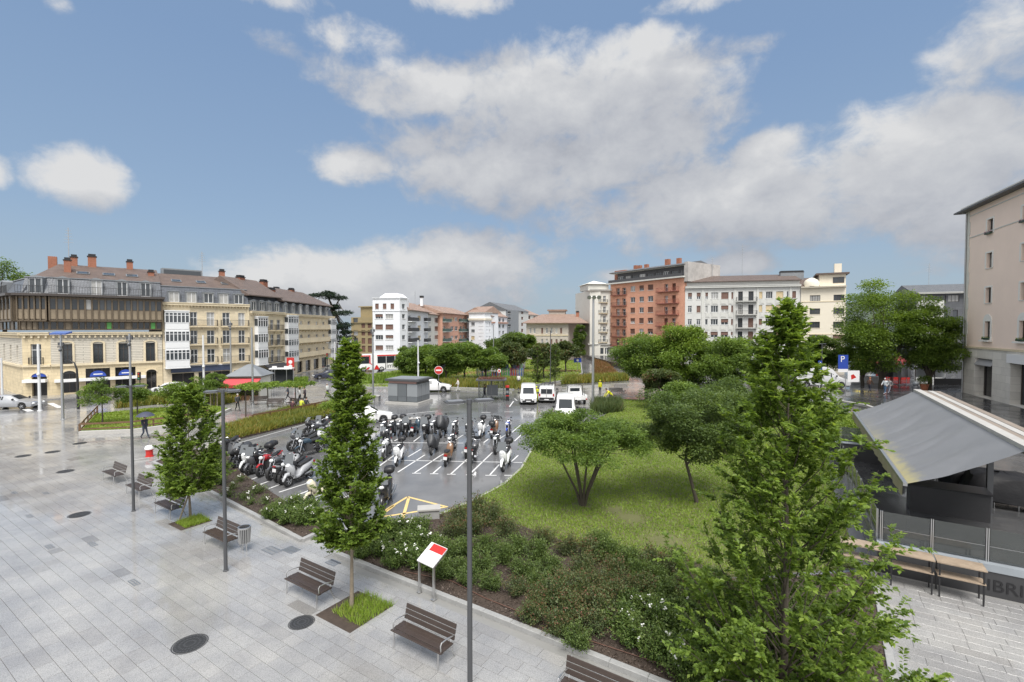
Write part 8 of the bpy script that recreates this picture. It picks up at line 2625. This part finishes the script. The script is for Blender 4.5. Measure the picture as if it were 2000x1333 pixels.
for k, (px, py, rz, lab) in enumerate(((1772, 935, .4, 'stacked steel chair at the awning corner, nearest one'), (1785, 925, 1.2, 'steel chair behind the nearest one at the awning corner'), (1800, 948, 2.0, 'steel chair beside the dark counter'), (1815, 935, .9, 'steel chair between counter and awning post'), (1760, 915, 2.6, 'steel chair farthest back under the awning edge'))):
    p = G(px, py, UPZ)
    if CH0 is None:
        root = CH0 = thing('terrace_chair', lab, 'chair', p, rz, 'steel terrace chairs')
        for x in (-.2, .2):
            for y in (-.2, .2): m = MB(); m.tube([(x, y, 0), (x * .95, y * .95, .45 if y < 0 else .85)], .014, 6); m.obj('leg', CHROME2, root)
        MB().box((-.22, -.22, .44), (.22, .22, .465)).obj('seat', BLACK, root); MB().box((-.2, .19, .6), (.2, .215, .86)).obj('backrest', BLACK, root)
    else: dup(CH0, p, rz, lab)
# high tables in front of the wall
for k, (t, lab) in enumerate(((-1.1, 'high wooden table nearest the hornbeam, leaves over its end'), (.22, 'middle high wooden table with a lower shelf'), (1.42, 'right high wooden table with plank top before the letters'))):
    p = W0 + E1 * t - E2 * .72
    root = thing('high_table', lab, 'table', (p.x, p.y, .024), A1, 'high wooden tables')
    L_ = 1.16
    for i in range(5): MB().box((0, -.32 + i * .125, 1.08), (L_, -.32 + i * .125 + .119, 1.115)).obj('top_plank', WOODLT, root)
    for i in range(4): MB().box((.02, -.31 + i * .125, .66), (L_ - .02, -.31 + i * .125 + .119, .69)).obj('shelf_plank', WOODLT, root)
    for x in (.05, L_ - .09):
        for y in (-.3, .24): MB().box((x, y, 0), (x + .04, y + .04, 1.08)).obj('leg', BLACK, root)
        MB().box((x, -.3, .62), (x + .04, .24, .659)).obj('shelf_bracket', BLACK, root)

# ------------------------------------------------------------------ things on the higher street
def parasol(px, py, ty, lab, mat, w=.26):
    p = G(px, py, UPZ); H = zat(ty, p.y, px) - UPZ
    root = thing('closed_parasol', lab, 'parasol', p, 0, 'closed parasols')
    m = MB(); m.tube([(0, 0, 0), (0, 0, H)], .03, 8); m.obj('pole', SIGNWHITE if mat is not BLACK else BLACK, root)
    m = MB(); n = 16
    m.loft([[(r_ * (1 + .18 * (k % 2)) * math.cos(2 * PI * k / n), r_ * (1 + .18 * (k % 2)) * math.sin(2 * PI * k / n), z) for k in range(n)] for r_, z in ((w * 1.15, H * .33), (w * 1.2, H * .4), (w, H * .62), (w * .55, H * .85), (w * .25, H * .97), (.03, H))]); m.obj('folded_canopy', mat, root, 30)
    MB().cbox((0, 0, .04), (.6, .6, .08)).obj('base', STEEL, root)
LILAC = M('pale grey canopy cloth', (.45, .44, .47), .8)
parasol(1733, 757, 692, 'black closed parasol, tallest beside the three grey ones', M('black canopy cloth', (.02, .02, .022), .7), .42)
for px, py, lab in ((1744, 751, 'left grey closed parasol next to the black one'), (1757, 752, 'middle grey closed parasol'), (1770, 752, 'right grey closed parasol, white pole showing')): parasol(px, py, 706, lab, LILAC, .42)
p = G(1757, 752, UPZ); root = thing('red_table', 'red bar table behind the grey parasols', 'table', (p.x, p.y + 1, UPZ), 0)
MB().box((-1.2, 0, .9), (1.2, .6, .96)).obj('top', RED, root)
for x in (-1.1, -.1, 1.0): MB().box((x, .1, 0), (x + .12, .5, .9)).obj('leg', RED, root)
p = G(1792, 748, UPZ); root = thing('red_stall', 'dark red stall tent behind the parasols', 'stall', (p.x, p.y + 4, UPZ), 0)
DRED = M('dark red tent cloth', (.22, .02, .025), .7, nscale=2, namt=.3)
m = MB(); m.add([(-2.4, 0, 2.2), (2.4, 0, 2.2), (2.4, 3, 2.2), (-2.4, 3, 2.2), (-2.2, 1.5, 3.3), (2.2, 1.5, 3.3)], [(0, 1, 5, 4), (1, 2, 5), (2, 3, 4, 5), (3, 0, 4)]); m.obj('roof', DRED, root)
MB().box((-2.3, .1, .9), (2.3, .16, 2.2)).obj('side_cloth', DRED, root); MB().box((-2.3, 0, 0), (2.3, .5, .9)).obj('counter', RED, root)
for x in (-2.3, 2.25): MB().box((x, 0, 0), (x + .06, .06, 2.2)).obj('post', STEEL, root)
p = G(1738, 742, UPZ); root = thing('yellow_awning', 'yellow striped awning seen below the tallest tree', 'awning', (p.x, p.y + 6, UPZ), 0)
YEL = M('yellow awning cloth', (.7, .55, .06), .7)
m = MB(); m.add([(-1.2, 0, 2.7), (1.8, 0, 2.7), (1.8, -1.6, 2.0), (-1.2, -1.6, 2.0), (1.8, 0, 2.64), (-1.2, 0, 2.64), (1.8, -1.6, 1.94), (-1.2, -1.6, 1.94)], [(3, 2, 1, 0), (5, 4, 6, 7), (2, 3, 7, 6), (0, 1, 4, 5)]); m.obj('cloth', YEL, root); MB().box((-1.2, .02, 0), (1.8, .3, 2.7)).obj('stall_front', SIGNWHITE, root)
p = G(1856, 752, UPZ); root = thing('black_canopy', 'black pitched terrace canopy left of the pink building', 'canopy', p, R(-10))
m = MB(); BC = M('black canopy cloth', (.02, .02, .022), .7)
m.add([(-1.9, 0, 2.1), (1.9, 0, 2.1), (1.9, 4, 2.1), (-1.9, 4, 2.1), (1.2, 1, 3.6), (1.2, 3, 3.6), (1.9, 0, 1.95), (-1.9, 0, 1.95)], [(0, 1, 4), (1, 2, 5, 4), (2, 3, 5), (3, 0, 4, 5), (0, 7, 6, 1)]); m.obj('roof_cloth', BC, root)
for x in (-1.85, 1.8):
    for y in (0, 3.9): MB().box((x, y, 0), (x + .08, y + .08, 2.1)).obj('post', BLACK, root)
MB().box((-1.8, .1, 0), (1.8, .16, .8)).obj('front_screen', BC, root); MB().box((-1.8, 3.8, .6), (1.8, 3.83, 2.0)).obj('rear_screen', M('clear canopy screen', (.5, .52, .53), .15), root)
p = G(1805, 763, UPZ); root = thing('potted_plant', 'bushy plant in a terracotta pot beside the stone bollard', 'plant', p, 0)
m = MB(); m.lathe([(.3, 0), (.42, .62), (.46, .64), (.46, .75), (.4, .75), (.38, .66), (.001, .66)], 16, cap=False); m.obj('pot', M('terracotta', (.36, .13, .07), .7), root, 40); put('foliage', clump_leaves([((0, 0, 1.15), (.65, .6, .5)), ((.3, 0, 1.4), (.4, .4, .35)), ((-.35, 0, 1.3), (.4, .4, .35))], 320, .16, LEAF_MID, 9, 'foliage'), root)
p = G(1788, 771, UPZ); root = thing('stone_bollard', 'dark stone bollard with a round head at the far end of the awning', 'bollard', p, 0)
m = MB(); m.lathe([(.3, 0), (.3, .9), (.24, .98), (.2, 1.0)], 14); m.obj('shaft', DARKMETAL, root, 40); m = MB(); m.ell((0, 0, 1.22), (.3, .3, .27), 12, 8); m.obj('head', LEAD, root, 60)
p = G(1710, 752, UPZ); root = thing('white_parapet', 'low white wall with a thin white railing behind the walkers', 'wall', (p.x - 1.8, p.y + 2, UPZ), R(-4))
MB().box((0, 0, 0), (4.2, .25, .95)).obj('parapet', SIGNWHITE, root); m = MB()
for z in (1.3, 1.65): m.tube([(0, .12, z), (4.2, .12, z)], .03, 6)
for i in range(5): m.tube([(4.2 * i / 4, .12, .95), (4.2 * i / 4, .12, 1.65)], .025, 6)
m.obj('railing', SIGNWHITE, root)
for px, py, lab in ((1627, 767, 'left steel bicycle hoop in front of the delivery van'), (1612, 765, 'steel bicycle hoop nearest the blue sign')):
    p = G(px, py, UPZ); root = thing('bicycle_hoop', lab, 'bike stand', p, 0, 'steel hoops'); m = MB(); m.tube([(-.3, 0, 0), (-.3, 0, .7), (-.2, 0, .82), (.2, 0, .82), (.3, 0, .7), (.3, 0, 0)], .03, 8); m.obj('hoop', CHROME2, root, 50); m = MB(); m.lathe([(.07, 0), (.07, .02)], 10, Matrix.Translation((-.3, 0, 0))); m.obj('foot_plate', CHROME2, root)
root = kerb([G(1568, 772, UPZ), G(1690, 792, UPZ), G(1722, 803, UPZ)], w=.3, h=.1, stone=2, mat=CONC, z=UPZ)

# ================================================================== PEOPLE
POSES = {
    'walk': dict(hip=.93, legs=(((.10, .5), (.30, .09), (.46, .05)), ((.03, .5), (-.28, .17), (-.17, .05))), arms=(((-.13, 1.17), (-.02, .94)), ((.12, 1.17), (.27, .98))), lean=.03),
    'stand': dict(hip=.95, legs=(((.02, .5), (0, .09), (.15, .04)), ((.03, .5), (.01, .09), (.16, .04))), arms=(((-.03, 1.15), (.05, .9)), ((-.03, 1.15), (.06, .9))), lean=0),
    'hold': dict(hip=.93, legs=(((.10, .5), (.30, .09), (.46, .05)), ((.03, .5), (-.28, .17), (-.17, .05))), arms=(((-.13, 1.17), (-.02, .94)), ((.08, 1.12), (.28, 1.3))), lean=.02),
    'sit': dict(hip=.50, legs=(((.42, .52), (.44, .09), (.58, .05)), ((.42, .52), (.46, .09), (.6, .05))), arms=(((.05, .74), (.28, .62)), ((.05, .74), (.28, .62))), lean=.08, drop=.45),
    'crouch': dict(hip=.38, legs=(((.36, .5), (.12, .1), (.28, .05)), ((.34, .42), (.05, .1), (.2, .05))), arms=(((.36, .6), (.55, .34)), ((.34, .6), (.52, .3))), lean=.34, drop=.52),
}


def person(px, py, label, pose='walk', rz=0, top=(.05, .05, .06), legs=(.03, .03, .035), hair=(.05, .035, .025), z=0, s=1.0, shoes=(.02, .02, .02), hood=False, dz=0.0):
    P = POSES[pose]
    p = G(px, py, z); p.z = z + .026 + dz
    root = thing('person', label, 'person', p, rz, 'people in the square')
    root.scale = (s,) * 3
    hip, dr, ln = P['hip'], P.get('drop', 0), P['lean']
    V, E, Rr, K = [], [], [], []
    def add(x, y, zz, r, k, par=None):
        V.append((x, y, zz)); Rr.append(r); K.append(k)
        if par is not None: E.append((par, len(V) - 1))
        return len(V) - 1
    pel = add(0, 0, hip, (.12, .15), 'leg')
    wa = add(ln * .4, 0, hip + .2, (.11, .15), 'top', pel)
    ch = add(ln * 1.2, 0, hip + .42, (.12, .19), 'top', wa)
    nb = add(ln * 1.7, 0, hip + .55, (.07, .1), 'top', ch)
    nk = add(ln * 1.9 + .01, 0, hip + .61, (.055, .055), 'skin', nb)
    hd = add(ln * 2.0 + .03, 0, hip + .70, (.085, .075), 'skin', nk)
    add(ln * 2.0 + .02, 0, hip + .80, (.07, .065), 'skin', hd)
    add(ln * 2.0 + .125, 0, hip + .71, (.018, .018), 'skin', hd)
    for sg, (kn, an, to) in zip((1, -1), P['legs']):
        h = add(.0, sg * .095, hip - .06, (.095, .09), 'leg', pel)
        k = add(kn[0], sg * .1, kn[1], (.065, .06), 'leg', h)
        a = add(an[0], sg * .1, an[1], (.045, .045), 'leg', k)
        add(to[0], sg * .11, to[1], (.035, .045), 'shoe', a)
    for sg, (el, ha) in zip((1, -1), P['arms']):
        sh = add(ln * 1.3, sg * .19, hip + .50, (.065, .06), 'top', ch)
        e = add(el[0] + ln, sg * .25, el[1], (.05, .05), 'top', sh)
        w = add(ha[0] + ln, sg * .22, ha[1], (.034, .034), 'top', e)
        add(ha[0] + ln + .05, sg * .215, ha[1] - .05, (.03, .022), 'skin', w)
    me = bpy.data.meshes.new('body'); me.from_pydata(V, E, [])
    o = bpy.data.objects.new('body', me); COL.objects.link(o)
    sk = o.modifiers.new('skin', 'SKIN'); sk.use_smooth_shade = True
    for i, r in enumerate(Rr):
        d = me.skin_vertices[0].data[i]; d.radius = r; d.use_root = i == 0
    ss = o.modifiers.new('sub', 'SUBSURF'); ss.levels = ss.render_levels = 1
    dg = bpy.context.evaluated_depsgraph_get()
    nm = bpy.data.meshes.new_from_object(o.evaluated_get(dg))
    bpy.data.objects.remove(o)
    mats = {'skin': SKIN, 'top': M('cloth %.2f %.2f %.2f' % top, top, .75), 'leg': M('cloth %.2f %.2f %.2f' % legs, legs, .75), 'shoe': M('cloth %.2f %.2f %.2f' % shoes, shoes, .6)}
    ks = list(mats)
    nm.materials.clear()
    for k in ks: nm.materials.append(mats[k])
    seg = [(Vector(V[a]), Vector(V[b]), K[b]) for a, b in E]
    for f_ in nm.polygons:
        c = f_.center; best = None
        for a, b, k in seg:
            ab = b - a; t = max(0, min(1, (c - a).dot(ab) / ab.length_squared)); d = (c - a - ab * t).length
            if best is None or d < best[0]: best = (d, k)
        f_.material_index = ks.index(best[1]); f_.use_smooth = True
    nm.name = 'body'
    put('body', nm, root)
    hx, hz = ln * 2.0 + .02, hip + .76
    m = MB(); m.ell((hx - .02, 0, hz), (.105, .095, .105), 10, 7)
    m.v = [(x if zz > hz - .03 else min(x, hx - .02), y, zz) for x, y, zz in m.v]
    hc = top if hood else hair
    m.obj('hood' if hood else 'hair', M('hair %.2f %.2f %.2f' % hc, hc, .7), root, 60)
    hand = P['arms'][1][1]
    return root, (hand[0] + ln + .06, -.215, hand[1] - .04)


def umbrella(holder, hand, label, col, r=.55):
    root = thing('umbrella', label, 'umbrella', holder.location, holder.rotation_euler[2], 'umbrellas held open')
    root.scale = holder.scale
    x, y, z = hand
    m = MB(); m.tube([(x, y, z - .12), (x - .02, y + .08, z + .8)], .012, 6); m.obj('handle', BLACK, root)
    m = MB(); n = 16; c = (x - .02, y + .08, z + .85)
    m.loft([[(c[0] + r * q * math.cos(2 * PI * k / n), c[1] + r * q * math.sin(2 * PI * k / n), c[2] - .3 * q * q - (.03 if q == 1 and k % 2 else 0)) for k in range(n)] for q in (.02, .35, .7, 1)], cap=False)
    m.obj('canopy', M('umbrella cloth %.2f %.2f' % col[:2], col, .5), root, 50)
    m = MB()
    for k in range(0, n, 2): m.tube([(c[0], c[1], c[2] - .25)] + [(c[0] + r * q * .97 * math.cos(2 * PI * k / n), c[1] + r * q * .97 * math.sin(2 * PI * k / n), c[2] - .3 * q * q - .02) for q in (.5, 1)], .006, 4)
    m.obj('ribs', STEEL, root)


NAVY_ = (.035, .04, .06)
o, h = person(283, 858, 'person in dark clothes walking under a navy umbrella past the small lawn', 'hold', R(-20), NAVY_, (.04, .05, .075)); umbrella(o, h, 'dark navy umbrella over the walker at the small lawn', (.05, .055, .09), .6)
person(464, 804, 'person with grey hair and dark jacket walking left of the plane trees', 'walk', R(-40), (.045, .047, .05), (.02, .02, .022), (.4, .38, .36))
person(563, 783, 'person in dark coat striding away behind the plane trees', 'walk', R(200), (.05, .055, .075), (.02, .02, .025))
o, h = person(586, 788, 'person in white jacket under a yellow umbrella', 'hold', R(180), (.6, .6, .6), (.03, .03, .035)); umbrella(o, h, 'yellow umbrella shared by two people', (.6, .42, .1), .62)
person(596, 787, 'person in dark jacket beside the one in white, sharing the yellow umbrella', 'walk', R(185), (.06, .045, .055), (.03, .03, .04))
person(571, 808, 'person with a red trimmed jacket sitting on the rail fence', 'sit', R(90), (.06, .02, .025), (.02, .02, .022), (.1, .07, .05))
person(588, 804, 'person with yellow vest sitting on the rail fence', 'sit', R(80), (.5, .55, .05), (.03, .03, .035))
person(597, 802, 'person with a big dark backpack sitting on the rail fence', 'sit', R(75), (.03, .03, .04), (.03, .03, .035))
person(640, 778, 'person in pale top and black trousers by the cedar side of the square', 'walk', R(160), (.5, .52, .5), (.02, .02, .022), (.3, .28, .26))
person(895, 766, 'person in white shirt and light trousers walking behind the parking', 'walk', R(190), (.7, .68, .66), (.55, .55, .53))
person(946, 781, 'person in dark clothes standing inside the glass shelter', 'walk', R(-30), (.08, .085, .1), (.03, .03, .035))
person(1048, 786, 'worker in a yellow raincoat beside the white passenger van', 'stand', R(60), (.62, .66, .03), (.6, .64, .03), hood=True)
person(1013, 756, 'person in white top standing behind the shelter and vans', 'stand', R(100), (.65, .64, .62), (.04, .04, .05), (.1, .06, .05))
person(1172, 772, 'worker in yellow rain jacket and hood standing on the walk', 'stand', R(220), (.66, .66, .02), (.05, .055, .05), hood=True, s=1.05)
person(1196, 783, 'worker in yellow jacket crouching behind the clipped russet bed', 'crouch', R(190), (.66, .66, .02), (.05, .055, .05), s=1.1, dz=.1)
person(1698, 768, 'person with orange hair and dark clothes walking past the white parapet', 'walk', R(10), (.1, .05, .03), (.03, .035, .05), (.4, .15, .06), z=UPZ)
person(1729, 770, 'person in white jacket and jeans walking by the black parasol', 'walk', R(200), (.68, .72, .75), (.07, .14, .24), (.55, .55, .58), z=UPZ, shoes=(.7, .7, .7))
person(1737, 770, 'person in grey coat half behind the one in white', 'walk', R(195), (.3, .3, .31), (.25, .27, .33), (.05, .04, .035), z=UPZ)
person(1200, 703, 'small distant figure in black at the far shopfront', 'stand', R(0), (.02, .02, .022), (.02, .02, .022))

# ------------------------------------------------------------------ among look-alikes, name the ones that can be pointed out
bpy.context.view_layer.update()
same = {}
for o in COL.objects:
    if o.parent is None and o.get('label') and o.get('group'): same.setdefault((o['group'], o['label']), []).append(o)
for (grp, lab), obs in same.items():
    if len(obs) < 3: continue
    pos = {o: proj(o.location) for o in obs}
    free = list(obs)
    for word, key in (('leftmost', lambda o: pos[o][0]), ('rightmost', lambda o: -pos[o][0]), ('nearest', lambda o: o.location.y), ('farthest', lambda o: -o.location.y)):
        if len(free) < 2: break
        vis = [o for o in obs if -20 < pos[o][0] < 2020 and pos[o][1] < 1345]
        if not vis: break
        b_ = min(vis, key=key)
        if b_ in free:
            b_['label'] = ' '.join((word + ' ' + lab).split()[:16]); free.remove(b_)
